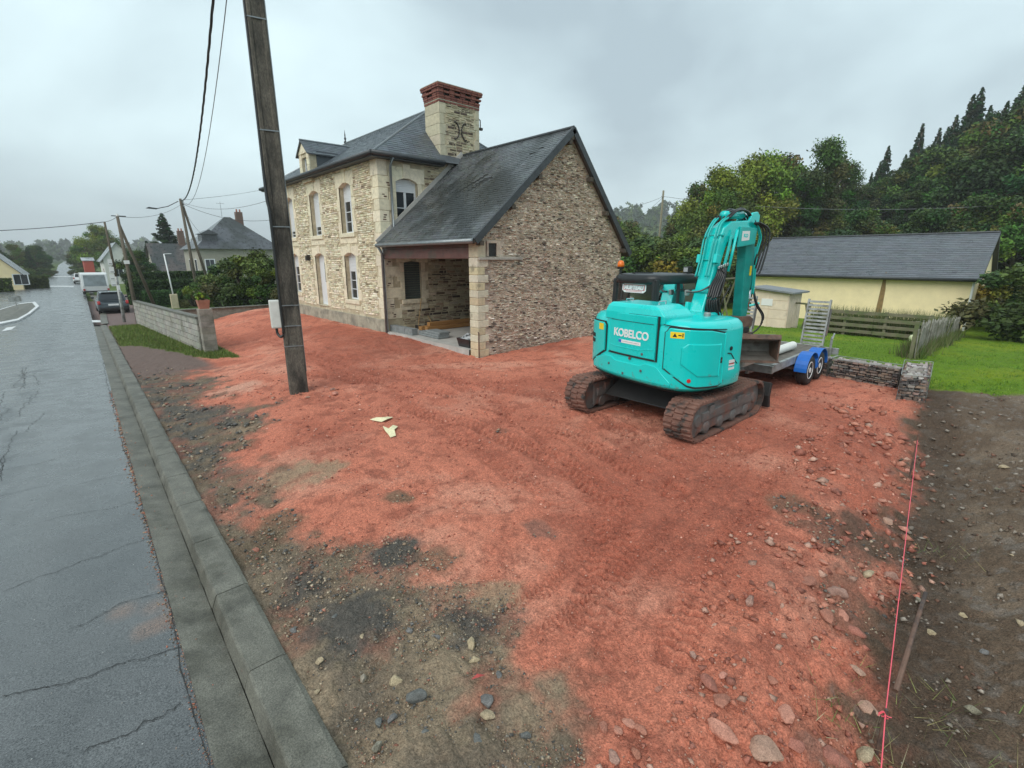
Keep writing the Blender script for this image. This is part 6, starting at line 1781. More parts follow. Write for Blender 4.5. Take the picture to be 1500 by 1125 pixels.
b = MB(); b.add([(3.10, 18.27, .945), (3.36, 18.27, .945), (3.36, 18.53, .945), (3.10, 18.53, .945), (3.06, 18.23, 1.22), (3.40, 18.23, 1.22), (3.40, 18.57, 1.22), (3.06, 18.57, 1.22), (3.09, 18.26, 1.22), (3.37, 18.26, 1.22), (3.37, 18.54, 1.22), (3.09, 18.54, 1.22), (3.10, 18.27, 1.17), (3.36, 18.27, 1.17), (3.36, 18.53, 1.17), (3.10, 18.53, 1.17)],
      [(3, 2, 1, 0), (0, 1, 5, 4), (1, 2, 6, 5), (2, 3, 7, 6), (3, 0, 4, 7), (4, 5, 9, 8), (5, 6, 10, 9), (6, 7, 11, 10), (7, 4, 8, 11), (8, 9, 13, 12), (9, 10, 14, 13), (10, 11, 15, 14), (11, 8, 12, 15), (12, 13, 14, 15)]); b.build('pot', 'terracotta', pot)

# ------------------------------------------------------------------ foliage
def leaf_cloud(centres, radii, n, size, cols, flat=.9, droop=0.0, aspect=.55, shell=.55, seed=1):
    """n leaf quads over clumps; cols: per clump colour"""
    r = np.random.default_rng(seed); C = np.asarray(centres, float); R = np.asarray(radii, float)
    w = R ** 2; k = r.choice(len(C), n, p=w / w.sum())
    d = r.normal(size=(n, 3)); d /= np.linalg.norm(d, axis=1)[:, None]
    rad = R[k] * (shell + (1 - shell) * r.random(n)) * r.uniform(.7, 1.15, n)
    P = C[k] + d * rad[:, None] * np.array([1, 1, flat])
    nrm = d * .6 + r.normal(size=(n, 3)) * .7 + np.array([0, 0, .35]); nrm /= np.linalg.norm(nrm, axis=1)[:, None]
    a = np.cross(nrm, r.normal(size=(n, 3))); a /= np.linalg.norm(a, axis=1)[:, None]; b_ = np.cross(nrm, a)
    s = size * r.uniform(.45, 1.65, n)
    a *= s[:, None]; b_ *= (s * aspect)[:, None]
    V = np.stack([P - a, P - b_ * .9, P + a, P + b_], 1)
    c = np.asarray(cols)[k] * r.uniform(.7, 1.35, (n, 1)) * np.stack([r.uniform(.88, 1.06, n), np.ones(n), r.uniform(.8, 1.1, n)], 1)
    return V, c
def clump_tree(kind, H, seed, hues, n=9000, size=.2):
    r = random.Random(seed); cs, rs, co = [], [], []
    if kind == 'round':
        for i in range(60):
            t = r.random(); z = H * (.22 + .66 * t); wid = H * .30 * math.sin(math.pi * min(.98, .18 + .78 * t)) ** .8
            a = r.uniform(0, 6.28); q = wid * math.sqrt(r.random())
            cs.append((q * math.cos(a), q * math.sin(a), z)); rs.append(H * r.uniform(.06, .125)); co.append([x * r.uniform(.65, 1.3) for x in r.choice(hues)])
    elif kind == 'tall':
        for i in range(60):
            t = r.random(); z = H * (.10 + .86 * t); wid = H * .17 * (1.05 - t * .75)
            a = r.uniform(0, 6.28); q = wid * math.sqrt(r.random())
            cs.append((q * math.cos(a), q * math.sin(a), z)); rs.append(H * r.uniform(.05, .095)); co.append([x * r.uniform(.65, 1.3) for x in r.choice(hues)])
    elif kind == 'conifer':
        for i in range(170):
            t = (i + r.random()) / 170; z = H * (.08 + .91 * t); wid = H * .185 * (1 - t) ** .9 + .05
            a = i * 2.4 + r.uniform(-.4, .4); q = wid * r.uniform(.3, 1.08)
            cs.append((q * math.cos(a), q * math.sin(a), z - q * .22)); rs.append(H * (.011 + .05 * (1 - t))); co.append([x * r.uniform(.6, 1.3) for x in r.choice(hues)])
    elif kind == 'wind':
        for i in range(62):
            t = r.random(); z = H * (.18 + .72 * t); wid = H * .26 * math.sin(math.pi * min(.97, .2 + .74 * t))
            a = r.uniform(0, 6.28); q = wid * math.sqrt(r.random())
            cs.append((q * math.cos(a) + .10 * H * t * t, q * math.sin(a) - .10 * H * t * t, z)); rs.append(H * r.uniform(.05, .10)); co.append([x * r.uniform(.6, 1.3) for x in r.choice(hues)])
    elif kind == 'bush':
        for i in range(26):
            a = r.uniform(0, 6.28); t = r.random(); q = H * .62 * math.sqrt(r.random()) * math.sqrt(max(.05, 1 - t * t * .8))
            cs.append((q * math.cos(a), q * math.sin(a), H * (.12 + .72 * t))); rs.append(H * r.uniform(.10, .22)); co.append([x * r.uniform(.65, 1.3) for x in r.choice(hues)])
    V, c = leaf_cloud(cs, rs, n, size, co, shell=.35, seed=seed)
    tb = MB()
    base = Vector((0, 0, 0)); topv = Vector((.02 * H, 0, H * (.92 if kind in ('conifer', 'tall') else .7)))
    tr0 = H * (.022 if kind != 'bush' else .03)
    if kind == 'bush':
        for c_ in cs[::4]: tb.tube([(0, 0, -.1), (c_[0] * .5, c_[1] * .5, c_[2] * .5), c_], [tr0, tr0 * .7, tr0 * .3], 5)
    else:
        tb.tube([(0, 0, -.5), (0, 0, H * .02), topv * .35, topv * .7, topv], [tr0 * 1.5, tr0 * 1.15, tr0 * .9, tr0 * .55, tr0 * .15], 8)
        for c_ in cs[::3]:
            p = Vector(c_); s = topv * min(.9, max(.2, (p.z - H * .12) / topv.z))
            tb.tube([s, (s + p) / 2 + Vector((0, 0, H * .02)), p], [tr0 * .45, tr0 * .3, tr0 * .1], 5)
    return V, c, tb
TREE_LIB = {}
def tree_lib(key, kind, H, seed, hues, n, size):
    V, c, tb = clump_tree(kind, H, seed, hues, n, size)
    o = soup('crown', V, [(0, 1, 2, 3)], 'leaf', c, kind=None); cm = o.data; bpy.data.objects.remove(o)
    o = tb.build('trunk', 'bark', smooth=True); tm = o.data; bpy.data.objects.remove(o)
    TREE_LIB[key] = (cm, tm)
def tree(key, loc, sc, label, name='tree', group=None, rot=None, cat='tree'):
    cm, tm = TREE_LIB[key]
    t = thing(name, label, cat, loc, group)
    rz = random.uniform(0, 6.28) if rot is None else rot
    for nm, me in (('crown', cm), ('trunk', tm)):
        o = link(nm, me, None, t); o.rotation_euler = (0, 0, rz); o.scale = sc if hasattr(sc, '__len__') else (sc, sc, sc)
    return t
YG = [(.155, .205, .025), (.125, .185, .028), (.175, .215, .03), (.09, .145, .025)]
MG = [(.075, .12, .026), (.095, .135, .03), (.06, .10, .022)]
DG = [(.038, .072, .020), (.048, .085, .024), (.028, .055, .018)]
CG = [(.030, .058, .024), (.038, .070, .028), (.022, .045, .02)]
tree_lib('yellow', 'round', 14, 5, YG, 42000, .12)
tree_lib('wind', 'wind', 16, 9, MG + [(.05, .07, .025)], 40000, .115)
tree_lib('mid', 'round', 12, 15, MG, 26000, .14)
tree_lib('dark', 'round', 13, 21, DG + [MG[2]], 26000, .155)
tree_lib('darktall', 'tall', 17, 27, DG, 24000, .155)
tree_lib('conifer', 'conifer', 15, 33, CG, 32000, .12)
tree_lib('bush', 'bush', 3, 41, MG + [(.09, .12, .03)], 20000, .06)
tree_lib('bushy', 'bush', 3, 47, YG + MG, 18000, .062)
tree_lib('pot', 'bush', .3, 51, YG + MG, 700, .028)
cm, tm = TREE_LIB['pot']
for nm, me in (('plant_leaves', cm), ('plant_stems', tm)):
    o = link(nm, me, None, pot); o.location = (0, 0, .24)

def at(px_, R):
    """photo pixel at horizontal range R"""
    d = ray(*px_); return np.array([0, 0, CAM_H]) + d * (R / math.hypot(d[0], d[1]))
def gz(x, y): return float(z_terrain(np.array([x]), np.array([y]))[0])
def tree_at(key, px_x, R, px_top, label, width=1.0, H0=None, base_drop=0, **kw):
    """tree whose top shows at (px_x, px_top), standing on the terrain at range R"""
    p = at((px_x, px_top), R); zb = gz(p[0], p[1]) - .1 - base_drop
    hh = {'yellow': 13.6, 'wind': 16.3, 'mid': 11.7, 'dark': 12.6, 'darktall': 16.7, 'conifer': 15.1, 'bush': 3.0, 'bushy': 3.0}[key]
    s = max(.2, (p[2] - zb) / hh)
    return tree(key, (p[0], p[1], zb), (s * width, s * width, s), label, **kw)

# right-hand side: tree group behind the yellow barn, forest slope, shrubs
tree_at('yellow', 1062, 56, 236, 'yellow-green broadleaf tree left of the leaning tree behind the excavator arm', 1.0, name='broadleaf_tree')
tree_at('yellow', 1122, 60, 214, 'tall yellow-green broadleaf tree rising behind the yellow barn ridge', .95, name='broadleaf_tree', rot=2.0)
tree_at('wind', 1188, 62, 190, 'dark wind-bent broadleaf tree leaning over the yellow barn', 1.0, name='leaning_tree', rot=-.6)
tree_at('mid', 1155, 66, 218, 'mid-green broadleaf tree between the yellow-green tree and the leaning one', 1.1, name='broadleaf_tree')
tree_at('wind', 1222, 68, 222, 'second dark wind-bent tree right of the leaning one', 1.0, name='leaning_tree', rot=.4)
tree_at('mid', 1030, 70, 262, 'mid-green broadleaf tree at the left end of the tree group behind the excavator arm', .9, name='broadleaf_tree')
FL = {'conifer': 'dark spiky conifer on the skyline of the wooded slope', 'darktall': 'tall narrow dark broadleaf tree on the wooded slope', 'dark': 'rounded dark green broadleaf tree on the wooded slope', 'mid': 'lighter mid-green broadleaf tree on the wooded slope'}
FN = {'conifer': 'conifer', 'darktall': 'forest_tree', 'dark': 'forest_tree', 'mid': 'forest_tree'}
fr_ = random.Random(4)
sky = lambda x: np.interp(x, [1180, 1240, 1290, 1340, 1390, 1440, 1500, 1620, 1800], [300, 268, 240, 205, 175, 148, 128, 100, 80])
for i, x in enumerate(np.linspace(1228, 1640, 34)):
    key = ['conifer', 'conifer', 'conifer', 'darktall'][i % 4]
    tree_at(key, x, fr_.uniform(88, 104), sky(x) + (fr_.uniform(-26, 14) if key == 'conifer' else 26), FL[key], .95 if key == 'conifer' else .9, group={'conifer': 'conifers', 'darktall': 'tall narrow trees', 'dark': 'rounded dark trees', 'mid': 'mid-green trees'}[key] + ' on the wooded slope', name=FN[key])
for i, x in enumerate(np.linspace(1235, 1660, 22)):
    key = ['dark', 'darktall', 'mid', 'dark'][i % 4]
    tree_at(key, x, fr_.uniform(84, 92), sky(x) + fr_.uniform(16, 40), FL[key], 1.15, group={'conifer': 'conifers', 'darktall': 'tall narrow trees', 'dark': 'rounded dark trees', 'mid': 'mid-green trees'}[key] + ' on the wooded slope', name=FN[key])
for i, x in enumerate(np.linspace(1195, 1650, 17)):
    key = ['dark', 'darktall', 'dark', 'mid'][i % 4]
    tree_at(key, x, fr_.uniform(70, 82), sky(x) + fr_.uniform(50, 95), FL[key], 1.15, group={'conifer': 'conifers', 'darktall': 'tall narrow trees', 'dark': 'rounded dark trees', 'mid': 'mid-green trees'}[key] + ' on the wooded slope', name=FN[key])
for i, x in enumerate(np.linspace(1170, 1640, 15)):
    key = ['dark', 'mid', 'dark'][i % 3]
    tree_at(key, x, fr_.uniform(52, 60), sky(x) * .35 + 225 + fr_.uniform(-15, 25), ('dark' if key == 'dark' else 'lighter mid') + ' green tree in the front row of the wood, just behind the yellow barn', 1.2, group=('dark' if key == 'dark' else 'mid-green') + ' front row of forest trees', name='forest_tree')
tree_at('bushy', 1512, 34, 380, 'yellowish broad shrub beyond the lawn at the end of the picket fence', 1.0, name='shrub', cat='shrub')
tree_at('bush', 1484, 39, 405, 'dark green shrub at the corner of the yellow barn', 1.0, name='shrub', cat='shrub')
tree_at('bush', 1570, 30, 360, 'tall dark shrub beside the yellowish shrub beyond the lawn', 1.4, name='shrub', cat='shrub')
for i, (x, R, t_, k) in enumerate(((918, 46, 330, 'bush'), (945, 42, 345, 'bushy'), (975, 44, 352, 'bush'), (1003, 40, 350, 'bush'), (1030, 42, 345, 'bushy'), (1058, 40, 362, 'bush'), (1085, 43, 370, 'bush'))):
    tree_at(k, x, R, t_, ('yellowish' if k == 'bushy' else 'mid-green') + ' shrub in the hedge behind the excavator and barn', 1.25, group=('yellowish' if k == 'bushy' else 'mid-green') + ' hedge shrubs behind the excavator', name='shrub', cat='shrub')
for i, x in enumerate((900, 925, 985, 1012)):
    tree_at('mid', x, 75 + 6 * (i % 2), 312 + 8 * (i % 3), 'mid-green tree beyond the hedge, behind the wooden pole', 1.1, group='trees beyond the hedge', name='broadleaf_tree')
# far wooded hill in the mist and distant trees on the left: trees one cannot count
def far_wood(name, pts, label, hues, n_each=260, size=1.6, h=(9, 15)):
    Vs, Cs = [], []
    r = np.random.default_rng(8)
    for (x, y) in pts:
        z = gz(x, y); H = r.uniform(*h)
        cs = [(x + r.normal() * H * .14, y + r.normal() * H * .14, z + H * t) for t in np.linspace(.2, .95, 6)]
        V, c = leaf_cloud(cs, [H * .24 * (1.15 - .6 * t) for t in np.linspace(.2, .95, 6)], n_each, size, [hues[r.integers(len(hues))]] * 6, seed=int(r.integers(1e6)))
        Vs.append(V); Cs.append(c)
    o = soup(name, np.concatenate(Vs), [(0, 1, 2, 3)], 'leaf', np.concatenate(Cs))
    return tag(o, label, 'wood')
r8 = np.random.default_rng(5)
pts = []
for i in range(170):
    a = math.radians(r8.uniform(46, 66)); R = r8.uniform(260, 560); pts.append((R * math.sin(a), R * math.cos(a)))
far_wood('far_wood', pts, 'misty wood on the far hill between barn and yellow-green trees', DG + MG, 160, 1.5)
pts = []
for i in range(120):
    a = math.radians(r8.uniform(-12, 14)); R = r8.uniform(500, 1000); pts.append((R * math.sin(a), R * math.cos(a)))
far_wood('far_wood', pts, 'pale misty wood on the far hill beyond the road', DG + MG, 110, 2.6, (8, 13))

# left: street trees
tree_at('yellow', 137, 150, 326, 'big green tree beside the road beyond the red shed', 1.15, name='street_tree')
tree_at('mid', 118, 170, 350, 'smaller green tree left of the big one beyond the red shed', 1.1, name='street_tree')
tree_at('mid', 160, 140, 345, 'green tree right of the big one behind the white house', 1.0, name='street_tree')
tree_at('conifer', 236, 85, 311, 'dark conifer standing behind the dark tiled roof', 1.7, name='conifer')
tree_at('conifer', 214, 90, 352, 'small dark conifer left of the tall conifer', 1.7, name='conifer')
tree_at('dark', 196, 70, 365, 'brownish garden tree in front of the white house', 1.3, name='garden_tree')
for i, (x, R, t_) in enumerate(((-20, 130, 352), (18, 150, 356), (38, 140, 361), (48, 170, 358), (60, 230, 366), (66, 300, 371), (-60, 120, 350))):
    tree_at(['dark', 'mid', 'conifer'][i % 3], x, R, t_, 'dark green roadside tree behind the cream gabled house', 1.2, group='roadside trees', name='roadside_tree')
for i, (x, R, t_) in enumerate(((24, 110, 390), (40, 120, 392), (52, 150, 390), (63, 190, 387), (8, 95, 398), (116, 190, 388), (124, 160, 390))):
    tree_at('bush', x, R, t_, 'low shrub on the grassy edge of the far road', 1.6, group='shrubs along the far road', name='shrub', cat='shrub')
for i, (x, R) in enumerate(((70, 330), (84, 345), (98, 338), (110, 330), (125, 320), (55, 325), (92, 370))):
    tree_at('dark', x, R + 60, 372 + (i % 3) * 3, 'dark tree at the end of the road', 1.1, group='trees at the road end', name='roadside_tree')
# big shrub before the neighbouring house, hedges
tree_at('bush', 352, 37, 364, 'large dense green shrub between the block pillar and the stone house', 1.15, name='shrub', cat='shrub')
tree_at('bush', 322, 40, 392, 'rounded green shrub left of the large one behind the pillar', 1.1, name='shrub', cat='shrub')
tree_at('bush', 388, 35, 385, 'green shrub against the far corner of the stone house', 1.1, name='shrub', cat='shrub')
tree_at('bushy', 283, 44, 412, 'small light green shrub behind the planter', 1.0, name='shrub', cat='shrub')
def hedge(name, x0, x1, y0, y1, z0, z1, label, hues, n=9000, size=.07, rnd=.0):
    h = thing(name, label, 'hedge', ((x0 + x1) / 2, (y0 + y1) / 2, z0))
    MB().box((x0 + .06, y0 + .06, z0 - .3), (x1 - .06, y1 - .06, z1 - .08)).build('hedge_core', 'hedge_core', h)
    r = np.random.default_rng(hash(name + str(x0)) % 9999)
    A = np.array([(x1 - x0) * (z1 - z0), (y1 - y0) * (z1 - z0), (x1 - x0) * (y1 - y0)]); f = r.choice(3, n, p=A / A.sum())
    u, v = r.random(n), r.random(n)
    bump = (fbm(u * 14, v * 14 + f * 5, 3) - .5) * .22
    P = np.empty((n, 3))
    for k in range(3):
        m = f == k
        if k == 0: P[m] = np.c_[x0 + u[m] * (x1 - x0), np.full(m.sum(), y0) - bump[m], z0 + v[m] * (z1 - z0)]
        if k == 1: P[m] = np.c_[np.full(m.sum(), x0) - bump[m], y0 + u[m] * (y1 - y0), z0 + v[m] * (z1 - z0)]
        if k == 2: P[m] = np.c_[x0 + u[m] * (x1 - x0), y0 + v[m] * (y1 - y0), np.full(m.sum(), z1) + bump[m]]
    V, c = leaf_cloud(P, np.full(n, .03), n, size, np.asarray(hues)[r.integers(0, len(hues), n)], seed=3)
    soup('leaves', V, [(0, 1, 2, 3)], 'leaf', c, parent=h)
zl = lambda y: float(zroad(y))
hedge('clipped_hedge', 4.6, 9.6, 52.0, 53.0, zl(52), 1.35, 'tall clipped dark green hedge behind the leaning poles', DG + [(.05, .085, .02)], 9000, .075)
hedge('clipped_hedge', 3.6, 9.0, 47.6, 48.5, zl(48), .80, 'lower clipped dark hedge in front of the tall one', DG, 8000, .07)
hedge('clipped_hedge', 4.2, 8.0, 44.2, 45.2, zl(44), .18, 'low rounded bright green hedge behind the block wall', [(.05, .105, .03), (.04, .09, .03)], 8000, .06)
hedge('clipped_hedge', 8.6, 12.2, 33.5, 34.4, zl(34), -.05, 'low dark hedge under the large shrub', DG, 5000, .06)

# ------------------------------------------------------------------ low boundary wall behind the red fill
lw = thing('garden_wall', 'low grey garden wall with flat coping behind the red fill', 'wall', (6, 28.3, -.2))
MB().box((3.5, 28.2, -1.0), (12.5, 28.42, .06)).build('wall_body', 'block', lw); set_cols(lw.children[0].data, [(.26, .25, .22)] * 6)
for i in range(9): MB().box((3.45 + i, 28.13, .063), (4.44 + i, 28.49, .13)).build('coping_stone', 'concrete', lw, bevel=.01)

# ------------------------------------------------------------------ street poles, lamp, signs, wires
def rod(b, a, c, r0, r1, n=8): b.tube([a, c], [r0, r1], n)
Y1 = 45.0
A1t = on_y(264, 291, Y1); A1a = on_y(293.5, 449, Y1); A1b = on_y(316, 440, Y1 + .6)
af1 = thing('braced_pole', 'braced wooden utility pole with street lamp behind the clipped hedge', 'utility pole', (A1a[0], A1a[1], A1a[2]))
b = MB(); rod(b, A1a - (0, 0, .5), A1t, .13, .085); b.build('pole', 'wood_pole', af1, smooth=True)
b = MB(); rod(b, A1b - (0, 0, .5), A1t - (-.05, -.05, .15), .12, .08); b.build('brace', 'wood_pole', af1, smooth=True)
lt = on_y(230, 305.5, Y1); lt0 = on_y(262, 300, Y1)
MB().tube([lt0 + (0, 0, .25), (lt0 + lt) / 2 + (0, 0, .02), lt], .03, 6).build('lamp_arm', 'dark_zinc', af1)
MB().prism([(-.75, -.02), (0, -.05), (.05, .02), (-.55, .08)], -.13, .13, lambda p, q, t: (lt[0] + p * .9, lt[1] + t, lt[2] + q)).build('lamp_head', 'dark_zinc', af1, bevel=.02)
for k in range(3):
    MB().lathe([(.04, 0), (.06, .04), (.03, .1)], A1t + np.array([.1, 0, -.15 - .18 * k]), (1, 0, 0), 8).build('insulator', 'grey_plastic', af1)
Y2 = 33.0
A2t = on_y(172, 317, Y2); A2a = on_y(203, 474, Y2 - .6); A2b = on_y(230, 452, Y2 + .9)
af2 = thing('braced_pole', 'braced wooden utility pole standing at the far end of the block wall', 'utility pole', (A2a[0], A2a[1], A2a[2]))
b = MB(); rod(b, A2a - (0, 0, .3), A2t, .10, .065); b.build('pole', 'wood_pole', af2, smooth=True)
b = MB(); rod(b, A2b - (0, 0, .3), A2t - (0, 0, .35), .09, .06); b.build('brace', 'wood_pole', af2, smooth=True)
MB().tube([A2t + np.array([-.25, 0, .02]), A2t + np.array([.35, 0, .02])], .025, 6).build('crossarm', 'dark_zinc', af2)
MB().lathe([(.05, 0), (.07, .06), (.05, .14)], A2t + np.array([0, 0, -.02]), (0, 0, 1), 8).build('pole_cap', 'white_paint', af2)
MB().box(tuple(A2t + (A2a - A2t) * .42 + np.array([-.12, -.14, -.08])), tuple(A2t + (A2a - A2t) * .42 + np.array([.12, -.1, .1]))).build('pole_plate', 'white_paint', af2)
Sa = on_y(183, 475, 33.4); Sm = on_y(170, 405, 33.4); St = on_y(153, 325, 33.6)
sp = thing('sign_pole', 'slim pole carrying stacked white direction signs beside the parked dark car', 'sign', tuple(Sa))
b = MB(); rod(b, Sa - (0, 0, .3), Sm, .075, .07); b.build('metal_post', 'galv', sp, smooth=True)
b = MB(); rod(b, Sm, St, .06, .045); b.build('wooden_post', 'wood_pole', sp, smooth=True)
for k, (x0, x1, y0, y1) in enumerate(((157, 165, 380, 388), (159, 168, 391, 400), (160, 169, 402, 410), (162, 171, 411, 419), (171, 177, 418, 427))):
    q0, q1 = on_y(x0, y0, 33.2), on_y(x1, y1, 33.2)
    MB().box((q0[0], 33.15, q1[2]), (q1[0], 33.19, q0[2])).build('sign_board', 'white_paint', sp, bevel=.004)
    MB().box((q0[0] + .03, 33.142, q1[2] + .04), (q1[0] - .03, 33.149, q1[2] + .09)).build('sign_stripe', 'sticker_grey', sp)
wp0, wp1 = on_y(256, 440, 43), on_y(240, 372, 43)
wpo = thing('white_post', 'slim white post with short top arm rising beside the clipped hedge', 'post', tuple(wp0))
b = MB(); rod(b, wp0 - (0, 0, .4), wp1, .05, .04); b.build('shaft', 'white_paint', wpo, smooth=True)
MB().tube([wp1, wp1 + np.array([.45, 0, .02])], .025, 6).build('top_arm', 'white_paint', wpo)
lb0, lb1 = on_y(248.5, 431, 42.6), on_y(262, 446, 42.6)
lbx = thing('letterbox_bank', 'pale cream cabinet standing at the foot of the white post', 'cabinet', (lb0[0], 42.6, lb1[2]))
MB().box((lb0[0], 42.5, lb1[2] - .5), (lb1[0], 42.75, lb0[2])).build('cabinet_body', mat('cabinet', (.55, .48, .33), rough=.6, var=.12), lbx, bevel=.015)
for i in range(3):
    for j in range(2):
        w = (lb1[0] - lb0[0]) / 2; h = (lb0[2] - lb1[2]) / 3
        MB().box((lb0[0] + w * j + .03, 42.488, lb1[2] + h * i + .03), (lb0[0] + w * (j + 1) - .03, 42.499, lb1[2] + h * (i + 1) - .03)).build('cabinet_door', 'cabinet', lbx)
isn = gr(26, 455)
isg = thing('island_sign', 'small grey sign seen from behind on the traffic island', 'sign', tuple(isn))
MB().tube([isn, isn + np.array([0, 0, .95])], .03, 8).build('sign_post', 'galv', isg)
MB().box((isn[0] - .32, isn[1] - .03, isn[2] + .62), (isn[0] + .32, isn[1] - .005 - .01, isn[2] + .98)).build('sign_back', 'galv', isg, bevel=.01)
# wires: each span its own thing
def wire(a, c, sag, r, label, m='wire', n=18, name='overhead_wire', twist=0):
    a, c = np.array(a, float), np.array(c, float)
    pts = [a + (c - a) * t - np.array([0, 0, 4 * sag * t * (1 - t)]) for t in np.linspace(0, 1, n)]
    b = MB()
    if twist:
        for k in range(twist):
            q = []
            nn = 160
            for i in range(nn):
                t = i / (nn - 1); p = a + (c - a) * t - np.array([0, 0, 4 * sag * t * (1 - t)])
                w = t * 90 + k * 2 * math.pi / twist; q.append(p + np.array([math.cos(w), 0, math.sin(w)]) * r)
            b.tube(q, r, 5)
    else: b.tube(pts, r, 5)
    return tag(b.build(name, m), label, 'wire')
ptop = np.array(Pp(0, 0, PH - .35))
wire(ptop + np.array([-.1, .05, 0]), A1t + np.array([0, 0, -.1]), 1.5, .017, 'thick twisted black cable from the near pole to the braced lamp pole', twist=3)
wire(ptop + np.array([.12, .05, -.1]), A1t + np.array([.1, 0, -.3]), 1.75, .011, 'thin grey cable beside the twisted one from near pole to lamp pole', 'wire_grey')
wire(St, on_y(-80, 340, 33.6), .1, .016, 'black wire crossing the road from the slim sign pole')
wire(A2t, A1t + np.array([0, 0, -.4]), .35, .012, 'wire between the two braced poles', 'wire_grey')
wire(St, A2t, .05, .012, 'short wire from the slim sign pole to the braced pole', 'wire_grey')
wire(A1t + np.array([0, 0, -.2]), (8.2, 26.3, 5.3), .5, .012, 'wire from the lamp pole to the eaves of the stone house', 'wire_grey')
wire(A1t + np.array([0, 0, -.5]), on_y(300, 345, 60), .4, .012, 'wire from the lamp pole to the grey neighbouring house', 'wire_grey')
wire(A1t + np.array([0, 0, -.3]), on_y(398, 322, 40), .5, .014, 'dark wire from the lamp pole passing behind the stone house', 'wire')
wire(A1t + np.array([0, 0, -.1]), on_y(420, 270, 60), .2, .014, 'upper wire from the lamp pole rising behind the stone house', 'wire_grey')
# right-hand wooden pole
wpR = 58.0
rt_, rb_ = at((972, 279), wpR), at((960, 408), wpR)
rp_ = thing('wooden_pole', 'slender wooden utility pole rising from the hedge beyond the barn', 'utility pole', (rb_[0], rb_[1], rb_[2]))
b = MB(); rod(b, rb_ - (0, 0, 1.5), rt_, .15, .10); b.build('shaft', mat('pole_pale', (.20, .18, .12), rough=.85, var=.3), rp_, smooth=True)
MB().lathe([(.05, 0), (.09, .08), (.05, .16)], rt_ + np.array([-.2, 0, -.7]), (0, 0, 1), 8).build('insulator', 'grey_plastic', rp_)
wire(rt_ - (0, 0, .6), at((880, 308), 40), .3, .016, 'wire from the wooden pole towards the barn gable')
wire(rt_ - (0, 0, .7), at((905, 338), 70), .3, .014, 'lower wire from the wooden pole dropping behind the barn')
wire(rt_ - (0, 0, .6), at((1540, 296), 58), .9, .018, 'wire from the wooden pole across the front of the wood', 'wire_grey')

